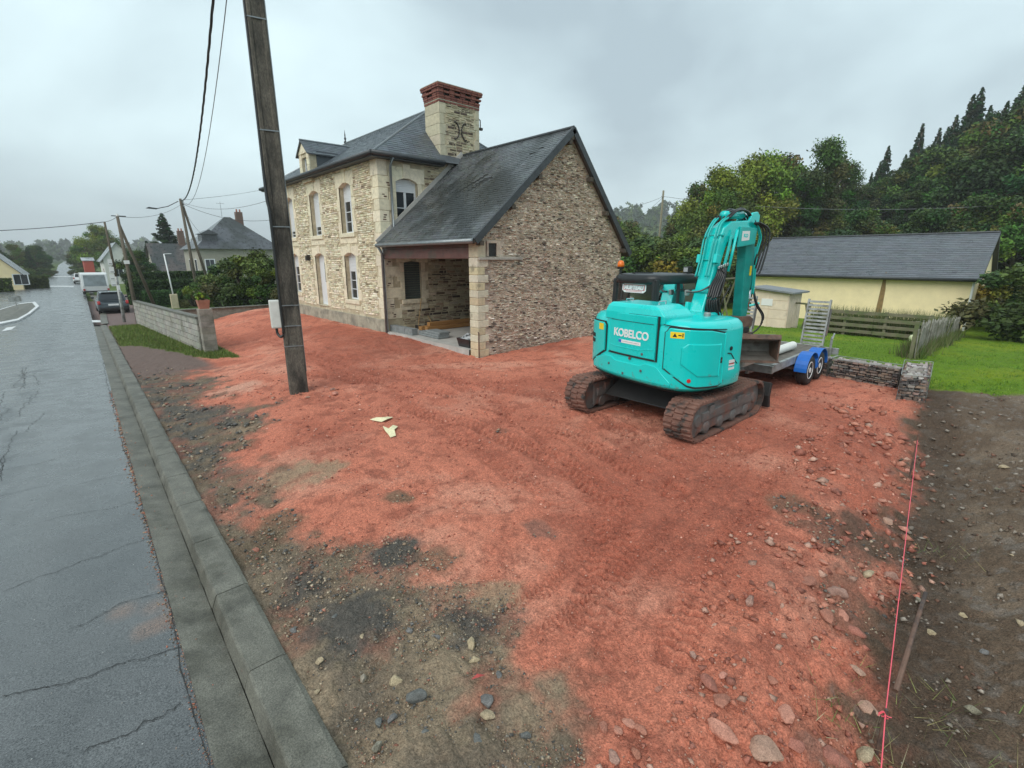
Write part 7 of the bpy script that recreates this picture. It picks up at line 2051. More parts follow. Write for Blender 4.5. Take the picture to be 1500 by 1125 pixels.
# ------------------------------------------------------------------ vehicles
def car(x, y, z, W, Lh, Hh, paint, label, name='parked_car', heading=0.0, group=None):
    t = thing(name, label, 'car', (x, y, z), group)
    ch, sh_ = math.cos(heading), math.sin(heading)
    k = Hh / 1.5
    def P(w, l, h): return (x + w * ch - l * sh_, y + w * sh_ + l * ch, z + h * k)
    hw = W / 2
    secs = [(0.0, .30, .62, .90, .93), (.06, .24, .72, .95, .98), (.25, .22, .86, .97, 1.0), (.9, .20, .88, .98, 1.0), (2.6, .20, .88, .98, 1.0), (3.3, .20, .80, .97, 1.0), (3.9, .22, .70, .94, .96), (4.2, .3, .60, .84, .86)]
    rings_ = []
    for l, z0, z1, k0, k1 in secs:
        l = l * Lh / 4.2
        rings_.append([P(s * hw * kk, l, h) for s, kk, h in ((-1, k0 * .93, z0), (-1, k1, z0 + .12), (-1, k1, (z0 + z1) / 2), (-1, k1 * .97, z1), (1, k1 * .97, z1), (1, k1, (z0 + z1) / 2), (1, k1, z0 + .12), (1, k0 * .93, z0))])
    b = MB(); loft(b, rings_); body = b.build('body', paint, t, smooth=True, bevel=.02)
    gs = [(.28, .88, .88), (.40, 1.10, .84), (.62, 1.42, .74), (1.0, 1.50, .72), (2.2, 1.48, .73), (2.75, 1.18, .80), (3.15, .85, .86)]
    rings_ = []
    for l, h, kk in gs:
        l = l * Lh / 4.2; rings_.append([P(-hw * .92, l, .82), P(-hw * kk, l, h), P(hw * kk, l, h), P(hw * .92, l, .82)])
    b = MB(); loft(b, rings_); b.build('cabin', paint, t, bevel=.04, bseg=2)
    q = [(-hw * .72, .335, .96), (hw * .72, .335, .96), (hw * .64, .595, 1.36), (-hw * .64, .595, 1.36)]
    MB().add([P(a, (l - .035) * Lh / 4.2, h + .02) for a, l, h in q], [(0, 1, 2, 3)]).build('rear_window', 'window_glass', t)
    for s in (-1, 1):
        MB().add([P(s * hw * a, l * Lh / 4.2, h) for a, l, h in ((.895, .75, .94), (.895, 2.5, .94), (.76, 2.2, 1.38), (.76, .95, 1.40))], [(0, 1, 2, 3)]).build('side_window', 'window_glass', t)
        MB().prism([(-.01, .70), (.16, .70), (.20, .86), (.10, .92), (.01, .82)], s * hw * .80, s * hw * .985, lambda l, h, w: P(w, l, h)).build('tail_light', 'tail_red', t, bevel=.01)
        MB().box(tuple(np.minimum(P(s * (hw + .02), 2.45 * Lh / 4.2, .95), P(s * (hw + .17), 2.6 * Lh / 4.2, 1.08))), tuple(np.maximum(P(s * (hw + .02), 2.45 * Lh / 4.2, .95), P(s * (hw + .17), 2.6 * Lh / 4.2, 1.08)))).build('mirror', paint, t, bevel=.02)
        for l in (.75, 3.35):
            wh = MB().lathe([(.2, -.09), (.31, -.10), (.33, -.06), (.33, .06), (.31, .10), (.2, .09)], P(s * (hw - .11), l * Lh / 4.2, .33), (ch, sh_, 0), 20).build('wheel', 'rubber', t, smooth=True)
            MB().lathe([(.21, .05), (.2, .085), (.06, .08), (0, .082)], P(s * (hw - .11), l * Lh / 4.2, .33), (s * ch, s * sh_, 0), 16).build('rim', 'galv', wh)
    MB().prism([(-.27, .60), (.27, .60), (.27, .72), (-.27, .72)], -.015, -.003, lambda w, h, l: P(w, l, h)).build('number_plate', 'white_paint', t)
    MB().prism([(-hw * .93, .30), (hw * .93, .30), (hw * .93, .46), (-hw * .93, .46)], -.04, .10, lambda w, h, l: P(w, l, h)).build('bumper', 'under_black', t, bevel=.03)
    MB().prism([(-hw * .62, 1.43), (hw * .62, 1.43), (hw * .60, 1.48), (-hw * .60, 1.48)], .50, .66, lambda w, h, l: P(w, l, h)).build('roof_spoiler', paint, t, bevel=.01)
    return t
car(2.2, 41.0, zl(41) - .02, 1.62, 4.2, 1.42, 'car_paint', 'dark estate car parked on the roadside pavement seen from behind')
car(2.1, 100, zl(100), 1.75, 4.2, 1.45, 'car_white', 'white car parked farthest down the street past the caravan')
car(3.1, 88, zl(88), 1.75, 4.2, 1.45, 'car_white', 'white car parked beyond the caravan, next to the verge')
cvx0, cvx1, cvy = 1.25, 3.2, 60.5
cz = zl(60)
cv = thing('caravan', 'white caravan with a wide rear window parked beyond the dark car', 'caravan', ((cvx0 + cvx1) / 2, cvy, cz))
b = MB(); b.prism([(0, .38), (4.6, .38), (4.75, .9), (4.6, 2.02), (.25, 2.08), (.08, 1.95), (-.06, .9)], cvx0, cvx1, lambda p, q, t: (t, cvy + p, cz + q)); b.build('body', 'car_white', cv, bevel=.06, bseg=3)
b = MB(); b.add([(cvx0 + .16, cvy - .065, cz + .86), (cvx1 - .16, cvy - .065, cz + .86), (cvx1 - .2, cvy + .045, cz + 1.86), (cvx0 + .2, cvy + .045, cz + 1.86)], [(0, 1, 2, 3)]); b.build('rear_window', mat('caravan_glass', (.16, .19, .20), rough=.08, var=.5, scale=1.6, spec=.9), cv)
MB().box((cvx0 + .05, cvy - .1, cz + .30), (cvx1 - .05, cvy + .1, cz + .44)).build('bumper', 'under_black', cv, bevel=.02)
for s in (cvx0 + .1, cvx1 - .1):
    MB().lathe([(.2, -.09), (.30, -.09), (.30, .09), (.2, .09)], (s, cvy + 2.2, cz + .3), (1, 0, 0), 20).build('wheel', 'rubber', cv, smooth=True)
    MB().box((s - .08, cvy - .11, cz + .48), (s + .08, cvy - .05, cz + .62)).build('tail_light', 'tail_red', cv)

# ------------------------------------------------------------------ neighbouring buildings
def gable_house(name, label, x0, x1, y0, y1, z0, ze, zr_, wall, roofm, along='x', over=.3, chimney=None, windows=(), rcol=(.07, .075, .085), cat='house', hip=False):
    h = thing(name, label, cat, ((x0 + x1) / 2, (y0 + y1) / 2, z0))
    b = MB(); b.box((x0, y0, z0 - .6), (x1, y1, ze)); 
    if not hip:
        if along == 'x':
            for x in (x0, x1): b.add([(x, y0, ze), (x, y1, ze), (x, (y0 + y1) / 2, zr_ - .06)], [(0, 1, 2)])
        else:
            for y in (y0, y1): b.add([(x0, y, ze), (x1, y, ze), ((x0 + x1) / 2, y, zr_ - .06)], [(0, 1, 2)])
    b.build('wall', wall, h)
    b = MB(); o = over; t = .09
    if hip:
        k = min(x1 - x0, y1 - y0) / 2 * .92
        if along == 'x': A, B = ((x0 + k, (y0 + y1) / 2, zr_), (x1 - k, (y0 + y1) / 2, zr_))
        else: A, B = (((x0 + x1) / 2, y0 + k, zr_), ((x0 + x1) / 2, y1 - k, zr_))
        q = [(x0 - o, y0 - o, ze), (x1 + o, y0 - o, ze), (x1 + o, y1 + o, ze), (x0 - o, y1 + o, ze)]
        fs = [(0, 1, 5, 4), (1, 2, 5), (2, 3, 4, 5), (3, 0, 4), (3, 2, 1, 0)] if along == 'x' else [(0, 1, 4), (1, 2, 5, 4), (2, 3, 5), (3, 0, 4, 5), (3, 2, 1, 0)]
        b.add(q + [A, B], fs, rcol)
    else:
        sl = (zr_ - ze) / ((y1 - y0) / 2 if along == 'x' else (x1 - x0) / 2)
        e = ze - o * sl
        if along == 'x': pf = [(y0 - o, e), ((y0 + y1) / 2, zr_), (y1 + o, e), (y1 + o, e - t), ((y0 + y1) / 2, zr_ - t), (y0 - o, e - t)]; b.prism(pf, x0 - .25, x1 + .25, lambda p, q, tt: (tt, p, q), rcol)
        else: pf = [(x0 - o, e), ((x0 + x1) / 2, zr_), (x1 + o, e), (x1 + o, e - t), ((x0 + x1) / 2, zr_ - t), (x0 - o, e - t)]; b.prism(pf, y0 - .25, y1 + .25, lambda p, q, tt: (p, tt, q), rcol)
    rf = b.build('roof', roofm, h)
    if chimney:
        cx_, cy_, ch_ = chimney
        MB().box((cx_ - .35, cy_ - .3, zr_ - 1.2), (cx_ + .35, cy_ + .3, zr_ + ch_)).build('chimney', 'brick_red', rf, bevel=.02); set_cols(rf.children[-1].data, [(.16, .10, .08)] * 6)
        for s in (-.16, .16): MB().lathe([(.09, 0), (.08, .3)], (cx_ + s, cy_, zr_ + ch_), (0, 0, 1), 10).build('chimney_pot', 'terracotta', rf)
    for (side, u, z, w, hh) in windows:
        if side == 'x0': mk = lambda a, c, d, e, o_: ((x0 - o_, a, d), (x0 - o_, c, d), (x0 - o_, c, e), (x0 - o_, a, e))
        else: mk = lambda a, c, d, e, o_: ((a, y0 - o_, d), (c, y0 - o_, d), (c, y0 - o_, e), (a, y0 - o_, e))
        f = MB().add(list(mk(u - w / 2 - .08, u + w / 2 + .08, z - .08, z + hh + .08, .02)) + list(mk(u - w / 2 - .08, u + w / 2 + .08, z - .08, z + hh + .08, -.05)), [(0, 1, 2, 3), (0, 4, 5, 1), (1, 5, 6, 2), (2, 6, 7, 3), (3, 7, 4, 0)]).build('window', 'pvc_white', h)
        for s in (0, 1): MB().add(list(mk(u - w / 2 + s * w / 2 + .02, u + s * w / 2 - .02, z, z + hh, .026)), [(0, 1, 2, 3)]).build('pane', 'window_glass', f)
    return h
hx0 = on_y(290, 365, 60)[0]
nh = gable_house('neighbour_house', 'grey rendered house with steep dark hipped roof behind the large shrub', hx0, hx0 + 8.0, 60, 68, -.8, 3.5, 7.0, 'render_grey', 'slate', along='x', over=.35, chimney=(hx0 + 5.2, 64, .6), hip=True,
                 windows=(('y0', hx0 + .9, .9, .8, 1.5), ('y0', hx0 + 2.6, .9, .8, 1.5), ('x0', 62, .9, .9, 1.5), ('x0', 65, .9, .9, 1.5), ('y0', hx0 + .9, -.6, .7, 1.0)))
dm = MB().box((hx0 + .6, 60.6, 4.1), (hx0 + 2.0, 62.5, 5.0)).build('dormer', 'slate', nh); set_cols(dm.data, [(.07, .075, .085)] * 6)
MB().prism([(hx0 + .4, 4.98), (hx0 + 1.3, 5.45), (hx0 + 2.2, 4.98)], 60.4, 63, lambda p, q, t: (p, t, q), (.08, .085, .095)).build('dormer_roof', 'slate', dm)
MB().tube([(hx0 + 3.5, 64, 7), (hx0 + 3.5, 64, 8.6)], .02, 5).build('aerial_mast', 'wire_grey', nh); MB().tube([(hx0 + 3.1, 64, 8.4), (hx0 + 3.9, 64, 8.4)], .015, 5).build('aerial_bar', 'wire_grey', nh)
q0, q1 = on_y(226, 370, 74), on_y(290, 370, 74)
gable_house('tiled_barn', 'long low building with dark brown tiled roof behind the tall hedge', q0[0], q1[0] + 3, 74, 82, -1, 1.0, 4.4, 'render_grey', 'slate', 'x', .4, rcol=(.075, .06, .055), cat='barn', chimney=(q0[0] + 3.6, 78, 1.6))
q0, q1 = on_y(151, 380, 100), on_y(196, 380, 100)
gable_house('white_house', 'white house with pale grey roof beyond the red shed', q0[0], q1[0], 100, 110, -1.1, 2.6, 5.0, 'render_white', 'slate', 'y', .4, rcol=(.30, .32, .34), windows=(('y0', q0[0] + 1.6, -.2, 1.1, 1.2), ('y0', q0[0] + 4.0, -.2, 1.1, 1.2), ('x0', 103, -.2, 1.2, 1.2)))
q0, q1 = on_y(123.5, 390, 125), on_y(138, 390, 125)
gable_house('red_shed', 'small shed with red sheet side beside the far road', q0[0], q1[0], 125, 131, -1.4, 2.2, 2.75, 'red_sheet', 'slate', 'x', .1, rcol=(.3, .31, .33), cat='shed')
q0, q1 = on_y(-70, 395, 82), on_y(28, 395, 82)
gable_house('cream_house', 'low cream gabled house behind a hedge on the far side of the road', q0[0], q1[0], 82, 94, -1.0, 1.0, 4.0, 'render_cream', 'slate', 'y', .4, rcol=(.10, .10, .10), windows=(('y0', q0[0] + 5.2, -.4, 1.2, 1.1),))
hedge('roadside_hedge', q0[0] - 2, q1[0] - .6, 77, 78, zl(77) - .3, .35, 'ragged grey-green hedge before the cream gabled house', MG + [(.08, .09, .05)], 6000, .11)
hedge('roadside_hedge', q1[0] - .1, q1[0] + 2.3, 84, 86, zl(84) - .3, .30, 'clipped olive hedge block on the far side of the road', [(.08, .10, .03), (.06, .08, .025)], 4000, .10)

# yellow barn
YX0, YXR, YY0, YY1, YE, YR = 32.0, 35.2, 2.85, 12.95, 1.58, 3.78
yb = thing('yellow_barn', 'long low yellow rendered barn with plain slate roof beyond the lawn', 'barn', (YX0 + 3, 8, -.95))
b = MB(); b.box((YX0, YY0, -2), (YX0 + 6.4, YY1, YE)); b.add([(YX0, YY0, YE), (YX0 + 6.4, YY0, YE), (YXR, YY0, YR - .1)], [(0, 1, 2)]); b.build('wall', 'render_cream', yb)
ra, rb2 = (YX0 - .25, YE - .08), (YXR, YR)
b = MB(); b.prism([(YX0 - .3, YE - .02), (YXR, YR), (YXR + 3.5, YE - .02), (YXR + 3.5, YE - .14), (YXR, YR - .14), (YX0 - .3, YE - .14)], YY0 - .22, YY1 + .5, lambda p, q, t: (p, t, q)); yr = b.build('roof', 'dark_zinc', yb)
fy = plane_frame((YX0 - .3, YY0 - .22, YE + .0), (0, 1, 0), (YXR - YX0 + .3, 0, YR - YE)); sly = math.hypot(YXR - YX0 + .3, YR - YE + .02)
emit(slates(fy, lambda v: (0, YY1 + .72 - YY0), sly, (.095, .102, .115), expo=.17, wid=.33, lift=.012, jitv=.14), yr, 'slate', 'slate_clean', 'slates', limit=0)
gutter('gutter', (YX0 - .38, YY0 - .2, YE - .04), (YX0 - .38, YY1 + .5, YE - .04), 'dark_zinc', yr, .08)
MB().tube([(YXR, YY0 - .2, YR + .02), (YXR, YY1 + .5, YR + .02)], .06, 6).build('ridge_tile', 'dark_zinc', yr)
st_ = [on_x(*p, YX0 - .004) for p in ((1297, 399), (1299, 399), (1297, 425), (1292, 452), (1288, 470), (1279, 470), (1286, 440), (1292, 415))]
MB().add([tuple(p) for p in st_], [tuple(range(len(st_)))]).build('rust_streak', 'stain_brown', yb)
MB().tube([(YX0 - .06, YY0 + .05, YE - .1), (YX0 - .06, YY0 + .05, -1.2)], .05, 8).build('downpipe', 'white_paint', yb)

# shed on the lawn
sb = g(1150, 479, -.42); sl_ = g(1104, 476, -.42)
SX, SY0, SY1 = sb[0], sb[1], sl_[1] + .35
sd_ = thing('garden_shed', 'small beige panelled shed with grey sloping roof on the lawn', 'shed', (SX + .7, (SY0 + SY1) / 2, -.45))
zt_ = lambda y: 1.0 + (y - SY0) * .10
MB().add([(SX, SY0, -.7), (SX + 1.5, SY0, -.7), (SX + 1.5, SY1, -.7), (SX, SY1, -.7), (SX, SY0, 1.02), (SX + 1.5, SY0, 1.02), (SX + 1.5, SY1, zt_(SY1)), (SX, SY1, zt_(SY1))], [(0, 1, 5, 4), (1, 2, 6, 5), (2, 3, 7, 6), (3, 0, 4, 7), (4, 5, 6, 7)]).build('wall', 'shed_wall', sd_)
for i in range(4):
    for k in range(2):
        y0 = SY0 + k * (SY1 - SY0) / 2; z0 = -.5 + i * .4
        MB().box((SX - .02, y0 + .012, z0 + .01), (SX - .002, y0 + (SY1 - SY0) / 2 - .012, min(z0 + .39, 1.0))).build('wall_panel', 'shed_wall', sd_, bevel=.004)
for k in range(6): MB().box((SX + .01 + k * .25, SY0 - .02, -.5), (SX + .235 + k * .25, SY0 - .002, 1.0)).build('side_board', 'shed_wall', sd_, bevel=.004)
MB().add([(SX - .2, SY0 - .25, 1.02), (SX + 1.7, SY0 - .25, 1.02), (SX + 1.7, SY1 + .1, zt_(SY1) + .06), (SX - .2, SY1 + .1, zt_(SY1) + .06), (SX - .2, SY0 - .25, 1.09), (SX + 1.7, SY0 - .25, 1.09), (SX + 1.7, SY1 + .1, zt_(SY1) + .13), (SX - .2, SY1 + .1, zt_(SY1) + .13)], [(3, 2, 1, 0), (4, 5, 6, 7), (0, 1, 5, 4), (1, 2, 6, 5), (2, 3, 7, 6), (3, 0, 4, 7)]).build('roof', mat('shed_roof', (.20, .21, .22), rough=.6, var=.2), sd_)
w0, w1 = on_x(1131, 448, SX - .03), on_x(1116, 437, SX - .03)
MB().box((SX - .04, w0[1], w0[2]), (SX - .022, w1[1], w1[2])).build('window', 'sticker_white', sd_)
# wooden trestle beside the shed
tq = g(1166, 480, -.5)
trs = thing('wooden_trestle', 'grey wooden trestle standing beside the beige shed', 'trestle', (tq[0], tq[1], -.5))
for s in (-.35, .35):
    MB().tube([(tq[0] + .05, tq[1] + s - .15, -.6), (tq[0] + .1, tq[1] + s + .12, .55)], .035, 6).build('leg', 'fence_wood', trs); MB().tube([(tq[0] + .15, tq[1] + s + .2, -.6), (tq[0] + .05, tq[1] + s - .1, .55)], .035, 6).build('leg', 'fence_wood', trs)
MB().tube([(tq[0] + .1, tq[1] - .5, .56), (tq[0] + .1, tq[1] + .5, .60)], .045, 6).build('top_rail', 'fence_wood', trs)
# swing frame
sq = g(1062, 462, -.4)
swg = thing('swing_frame', 'grey A-shaped swing frame on the lawn behind the excavator arm', 'swing', (sq[0], sq[1], -.4))
for s in (-.9, .9):
    for e in (-.6, .6): MB().tube([(sq[0] + s, sq[1] + e, -.6), (sq[0] + s * .95, sq[1], 1.5)], .045, 6).build('leg', 'fence_wood', swg)
MB().tube([(sq[0] - .95, sq[1], 1.5), (sq[0] + .95, sq[1], 1.5)], .05, 6).build('top_beam', 'fence_wood', swg)

# rail fence before the yellow barn
FX = 22.6
fz = lambda y: float(z_yard(np.array([FX]), np.array([y]))[0])
rf_ = thing('rail_fence', 'mossy horizontal rail fence across the lawn before the yellow barn', 'fence', (FX, 5.5, fz(5.5)))
y = 2.9
while y < 6.5:
    MB().box((FX + .02, y, fz(y) - .3), (FX + .11, y + .09, fz(y) + .98)).build('post', 'fence_wood', rf_, bevel=.006); y += 1.3
for k, z0 in enumerate((.12, .36, .60, .84)):
    y = 2.85
    while y < 5.0:
        MB().box((FX - .025, y + .006, fz(y) + z0 + random.uniform(-.01, .01)), (FX + .012, y + 1.744, fz(y) + z0 + .125)).build('rail', 'fence_wood', rf_, bevel=.005); y += 1.75
# picket fence running back along the lawn
pf0, pf1 = np.array([16.1, 2.26]), np.array([29.2, 2.78])
pk = thing('picket_fence', 'weathered grey picket fence running back beside the bright lawn', 'fence', (pf0[0], pf0[1], -.1))
pd = (pf1 - pf0); pL = np.hypot(*pd); pd = pd / pL
pm = MB().add([(-.045, -.011, 0), (.045, -.011, 0), (.045, .011, 0), (-.045, .011, 0), (-.045, -.011, .86), (.045, -.011, .86), (.045, .011, .86), (-.045, .011, .86), (0, -.011, .93), (0, .011, .93)], [(3, 2, 1, 0), (0, 1, 5, 8, 4), (2, 3, 7, 9, 6), (1, 2, 6, 5), (3, 0, 4, 7), (4, 8, 9, 7), (5, 6, 9, 8)]).build('picket', mat('picket_grey', (.24, .23, .20), rough=.85, var=.35, scale=9, col2=(.12, .12, .09), c2scale=3))
PKM = pm.data; bpy.data.objects.remove(pm)
s = 0.0
while s < pL:
    x, y = pf0 + pd * s
    place('picket', PKM, None, pk, (x, y, ground_z(x, y) - .02), (random.uniform(-.10, .04), random.uniform(-.08, .08), math.atan2(pd[1], pd[0])), (1, 1, random.uniform(.88, 1.06))); s += .125
for z0 in (.22, .66):
    for i in range(6):
        a, c = pf0 + pd * pL * i / 6, pf0 + pd * pL * (i + 1) / 6
        MB().tube([(a[0], a[1] + .03, ground_z(*a) + z0), (c[0], c[1] + .03, ground_z(*c) + z0)], .028, 5).build('rail', 'fence_wood', pk)
for i in range(6):
    a = pf0 + pd * pL * i / 5; MB().box((a[0] - .05, a[1] + .04, ground_z(*a) - .2), (a[0] + .05, a[1] + .13, ground_z(*a) + .98)).build('post', 'fence_wood', pk)
cpq = np.array([29.4, 2.85]); o = MB().box((29.35, 2.78, -1.2), (29.47, 2.92, .62)).build('corner_post', 'timber_old', None, bevel=.01)
tag(o, 'dark upright post at the far end of the picket fence', 'post')
bq = g(1338, 496, -.25)
o = MB().lathe([(.14 * math.sin(a), .14 - .14 * math.cos(a)) for a in np.linspace(0.02, math.pi - .02, 12)], (bq[0], bq[1], ground_z(bq[0], bq[1])), (0, 0, 1), 18).build('ball', 'ball', None, smooth=True)
tag(o, 'pale yellowish ball lying on the lawn near the picket fence', 'ball')

# ------------------------------------------------------------------ gabions
def gabion(name, label, quad, zb, zt_, faces, group=None):
    q = [np.array(p[:2]) for p in quad]; c = np.mean(q, 0)
    h = thing(name, label, 'gabion', (c[0], c[1], zb), group)
    un = lambda v: v / np.linalg.norm(v)
    ins = [q[i] + .055 * un(q[(i + 1) % 4] - q[i]) + .055 * un(q[i - 1] - q[i]) for i in range(4)]
    b = MB(); b.add([(*p, zb - .2) for p in ins] + [(*p, zt_ - .04) for p in ins], [(0, 1, 5, 4), (1, 2, 6, 5), (2, 3, 7, 6), (3, 0, 4, 7), (4, 5, 6, 7)]); b.build('stone_fill', 'under_black', h)
    hues = [((.23, .165, .135), 4), ((.17, .125, .105), 4), ((.30, .215, .165), 2), ((.24, .225, .21), 1.5), ((.08, .07, .068), 2)]
    ps = []
    n = len(q)
    for f in faces:
        if f == 'top':
            a, d_ = q[0], q[1] - q[0]; L1 = np.linalg.norm(d_); e = q[3] - q[0]; L2 = np.linalg.norm(e); d_ = d_ / L1; e = e / L2
            fr3 = lambda u, v, o_, a=a, d_=d_, e=e: (*(a + d_ * u + e * v), zt_ - .035 + o_)
            ps += rubble(fr3, .03, L1 - .02, .03, L2 - .02, lambda u, v: True, [((.36, .33, .31), 3), ((.26, .23, .21), 3), ((.45, .42, .40), 2), ((.17, .14, .13), 1)], hh=(.05, .085), ww=(.07, .15), gap=.008, proud=(.0, .04))
        else:
            a, c2 = q[f], q[(f + 1) % n]; d_ = c2 - a; L1 = np.linalg.norm(d_); d_ = d_ / L1; nn = np.array([d_[1], -d_[0]])
            if np.dot(nn, a - c) < 0: nn = -nn
            fr3 = lambda u, v, o_, a=a, d_=d_, nn=nn: (*(a + d_ * u + nn * (o_ - .045)), zb + v)
            ps += rubble(fr3, .02, L1 - .02, -.02, zt_ - zb - .02, lambda u, v: True, hues, hh=(.038, .07), ww=(.07, .18), gap=.006, proud=(.0, .045))
    emit(ps, h, 'stone', 'gabion_stone', 'small_stones')
    for f in range(n):                                                      # welded mesh
        b = MB(); a, c2 = q[f], q[(f + 1) % n]; d_ = c2 - a; L1 = np.linalg.norm(d_)
        m = max(2, int(L1 / .10))
        for i in range(m + 1):
            p = a + d_ * i / m; b.tube([(*p, zb - .05), (*p, zt_ + .012)], .0016 if 0 < i < m else .006, 4, cap=False)
        for z in np.arange(zb, zt_ + .02, .10): b.tube([(*a, z), (*c2, z)], .0016, 4, cap=False)
        b.tube([(*a, zt_ + .012), (*c2, zt_ + .012)], .006, 4, cap=False)
        b.build('wire_mesh', 'galv', h, kind='stuff')
    return h
ctop = [g(1320, 549, .46), g(1363, 553, .46), g(1367, 531, .46), g(1325, 528, .46)]
gabion('gabion_cube', 'square wire gabion filled with grey stones at the end of the low wall', ctop, 0, .46, [0, 1, 3, 'top'])
w_a, w_b = g(1322, 541, .40), g(1196, 522, .40)
wdir = (w_b - w_a)[:2]; wL = np.linalg.norm(wdir); wdir = wdir / wL; wnn = np.array([wdir[1], -wdir[0]])
if wnn[0] < 0: wnn = -wnn
segs = 3; tot = 3.9
for i in range(segs):
    a = w_a[:2] + wdir * (tot * i / segs + .01) + wdir * .02; c2 = w_a[:2] + wdir * (tot * (i + 1) / segs - .01) + wdir * .02
    gabion('gabion_basket', ['low wire gabion of dark brown stones beside the gabion cube', 'low wire gabion of dark brown stones, middle one of the row', 'low wire gabion of dark brown stones beside the trailer wheels'][i], [a, c2, c2 + wnn * .42, a + wnn * .42], 0, .40, [0, 'top'], 'gabion baskets edging the lawn')

# ------------------------------------------------------------------ string line, stakes, scraps
stk = g(1344, 660, 0); sz = ground_z(stk[0], stk[1])
s1 = np.array([*g(1344, 645, .22)[:2], .22]); s2 = np.array(g(1297, 1046, -.02)); s3 = np.array(g(1289, 1150, -.12))
o = MB().tube([(s1[0], s1[1], sz - .15), (s1[0], s1[1], .30)], .011, 6).build('marker_stake', 'rust', None); tag(o, 'thin rusty stake holding the far end of the pink string', 'stake')
o = MB().tube([tuple(s1), tuple((s1 + s2) / 2 - np.array([0, 0, .02])), tuple(s2), tuple(s3)], .0032, 6).build('string_line', 'string_pink', None); tag(o, 'taut pink builder\'s string stretched along the edge of the red fill', 'string')
b = MB()
for k in range(5): a = random.uniform(0, 6.28); b.tube(bez([tuple(s2), tuple(s2 + np.array([.012 * math.cos(a), .012 * math.sin(a), random.uniform(-.02, .02)])), tuple(s2 + np.array([.03 * math.cos(a), .03 * math.sin(a), random.uniform(-.03, .01)]))]), .0028, 5)
b.build('string_knot', 'string_pink', o)
kq = g(1302, 1040, -.05)
o = MB().tube([(s2[0] + .01, s2[1], s2[2] - .3), (s2[0] + .005, s2[1], s2[2] + .03)], .009, 6).build('marker_stake', 'rust', None); tag(o, 'short stake with the pink string knotted round it', 'stake')
ra_, rb3 = g(1312, 1012, -.22), g(1356, 868, .08)
o = MB().tube([tuple(ra_), tuple(ra_ * .5 + rb3 * .5 + np.array([0, 0, .01])), tuple(rb3)], [.017, .015, .013], 8).build('rusty_rod', 'rust', None); tag(o, 'leaning rusty iron rod in the soil beside the string', 'rod')
def scrap(pts, label):
    b = MB(); c = np.mean(np.array([g(*p)[:2] for p in pts]), 0); n = len(pts); top = []
    for i, p in enumerate(pts):
        q = g(*p); zz = ground_z(q[0], q[1]) + .02 + random.uniform(0, .035); top.append((q[0], q[1], zz))
    mid = (c[0], c[1], ground_z(*c) + .055)
    vs = top + [mid] + [(x, y, z - .006) for x, y, z in top] + [(mid[0], mid[1], mid[2] - .006)]
    fs = [(i, (i + 1) % n, n) for i in range(n)] + [(n + 1 + (i + 1) % n, n + 1 + i, 2 * n + 1) for i in range(n)] + [(i, n + 1 + i, n + 1 + (i + 1) % n, (i + 1) % n) for i in range(n)]
    o = b.add(vs, fs).build('plastic_scrap', 'scrap', None); tag(o, label, 'scrap')
scrap([(542, 616), (552, 614), (560, 617), (568, 612), (576, 613), (568, 618), (559, 620), (551, 618)], 'flat pale yellow plastic scrap lying on the red fill')
scrap([(561, 628), (568, 631), (576, 627), (583, 627), (578, 634), (580, 640), (572, 643), (569, 638), (564, 635)], 'crumpled pale yellow plastic scrap beside the flat one')
rs_ = g(700, 998); o = MB().add([(rs_[0] - .045, rs_[1] + .01, .035), (rs_[0] + .01, rs_[1] - .014, .038), (rs_[0] + .045, rs_[1] - .02, .032), (rs_[0] + .005, rs_[1] + .012, .045), (rs_[0] - .035, rs_[1] + .016, .025), (rs_[0] + .03, rs_[1] + .006, .025)], [(0, 1, 3), (1, 2, 3), (0, 3, 4), (3, 2, 5), (4, 3, 5)]).build('red_scrap', mat('faded_red', (.36, .05, .045), rough=.6, var=.4, scale=40), None); tag(o, 'small bright red plastic scrap in the kerbside gravel', 'scrap')

# ------------------------------------------------------------------ grass (uncountable)
def blades(name, label, N, sampler, h, w, hues, lean=.35):
    x, y = sampler(N); n = len(x); z = z_yard(x, y) - .01
    hh = h * rng.uniform(.5, 1.3, n); a = rng.uniform(0, 6.28, n); d = np.stack([np.cos(a), np.sin(a), np.zeros(n)], 1)
    P = np.stack([x, y, z], 1); la = rng.uniform(0, 6.28, n); tip = P + np.stack([np.cos(la) * lean * hh, np.sin(la) * lean * hh, hh], 1)
    ww = (w * rng.uniform(.6, 1.3, n))[:, None]
    V = np.stack([P - d * ww, P + d * ww, tip], 1)
    c = np.asarray(hues)[rng.integers(0, len(hues), n)] * rng.uniform(.7, 1.3, (n, 1))
    o = soup(name, V, [(0, 1, 2)], 'grass', c); return tag(o, label, 'grass')
def samp_lawn(N):
    r = np.exp(rng.uniform(math.log(12), math.log(30), N * 2)); t = np.radians(rng.uniform(60, 101, N * 2)); x, y = r * np.sin(t), r * np.cos(t)
    c, o_, ws, wl_, wg = zones_at(x, y); m = (wl_ > .55); return x[m][:N], y[m][:N]
def samp_verge(N):
    x = rng.uniform(.9, 3.6, N * 3); y = 16 + 16 * rng.random(N * 3) ** 1.5; c, o_, ws, wl_, wg = zones_at(x, y); m = wg > .4; return x[m][:N], y[m][:N]
blades('lawn_grass', 'mown bright green lawn grass beyond the gabions', 42000, samp_lawn, .045, .010, [(.12, .235, .03), (.15, .26, .04), (.09, .19, .025), (.18, .26, .05)])
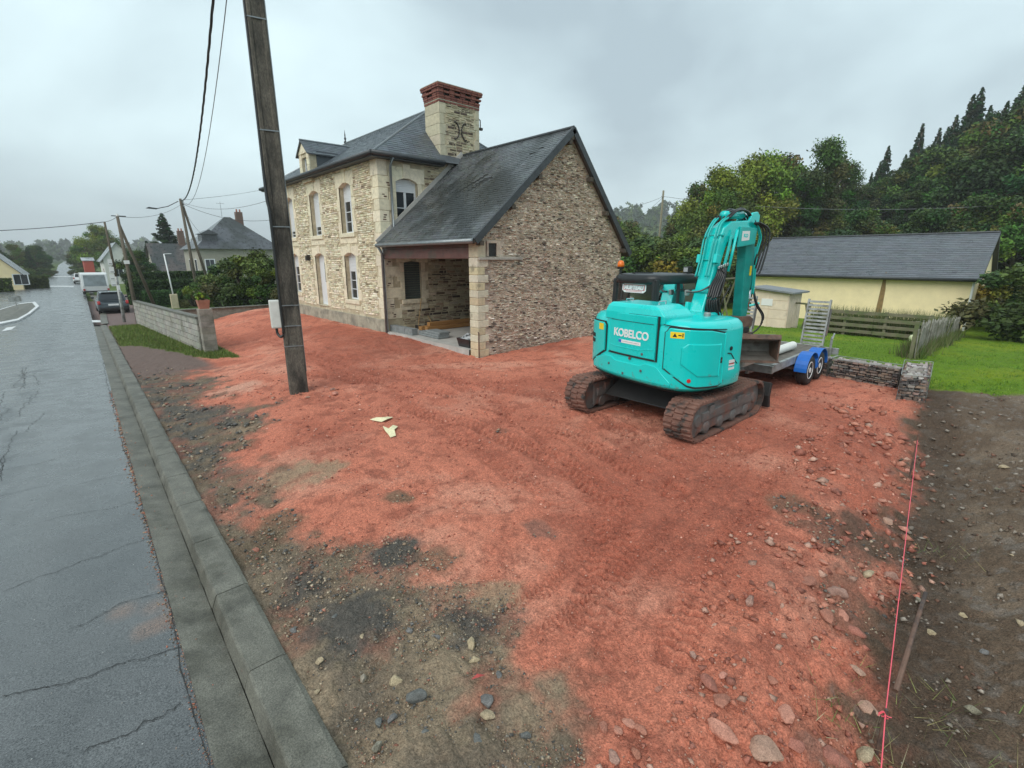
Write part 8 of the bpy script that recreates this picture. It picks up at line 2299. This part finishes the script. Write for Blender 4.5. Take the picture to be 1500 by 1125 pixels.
blades('verge_grass', 'rough grass on the verge before the block wall', 14000, samp_verge, .09, .010, [(.10, .15, .03), (.14, .19, .04), (.16, .16, .06), (.075, .12, .03)])
def samp_fence(N):
    x = rng.uniform(22.9, 24.5, N); y = rng.uniform(2.6, 7.0, N); return x, y
blades('tall_weeds', 'tall weeds growing behind the rail fence', 5000, samp_fence, .95, .018, [(.07, .11, .03), (.10, .13, .045), (.13, .13, .06)], .18)
def samp_pk(N):
    t = rng.random(N); return pf0[0] + pd[0] * pL * t + rng.normal(0, .12, N), pf0[1] + pd[1] * pL * t + rng.normal(.12, .14, N)
blades('fence_weeds', 'long grass growing along the picket fence', 5000, samp_pk, .42, .012, [(.08, .13, .03), (.12, .15, .05), (.16, .15, .08)], .3)
def samp_soil(N):
    ps = [g(*p)[:2] for p in ((1400, 970), (1420, 1000), (1395, 1000), (1240, 1000), (1260, 1010), (1385, 770), (1405, 770), (1430, 1080), (1470, 1090), (1380, 1090), (1330, 1075), (1250, 955))]
    k = rng.integers(0, len(ps), N); q = np.array(ps)[k]; return q[:, 0] + rng.normal(0, .11, N), q[:, 1] + rng.normal(0, .11, N)
blades('dry_grass', 'sparse dry grass stalks on the dug soil strip', 260, samp_soil, .10, .0025, [(.30, .27, .12), (.22, .24, .08), (.35, .32, .2), (.12, .18, .05)], 1.1)
# ------------------------------------------------------------------ haze: damp air round the whole place
hz = MB().box((-1250, -140, -12), (2450, 2750, 130)).build('haze', None, None)
hm = bpy.data.materials.new('haze_air'); hm.use_nodes = True
hn, hl = hm.node_tree.nodes, hm.node_tree.links
hn.clear()
ho = hn.new('ShaderNodeOutputMaterial'); hv = hn.new('ShaderNodeVolumePrincipled')
hv.inputs['Color'].default_value = (.96, .985, 1.0, 1); hv.inputs['Density'].default_value = .0006; hv.inputs['Anisotropy'].default_value = .0
hl.new(hv.outputs[0], ho.inputs['Volume'])
hz.data.materials.append(hm)
hz['kind'] = 'stuff'; tag(hz, 'thin damp haze filling the air over the place', 'haze')
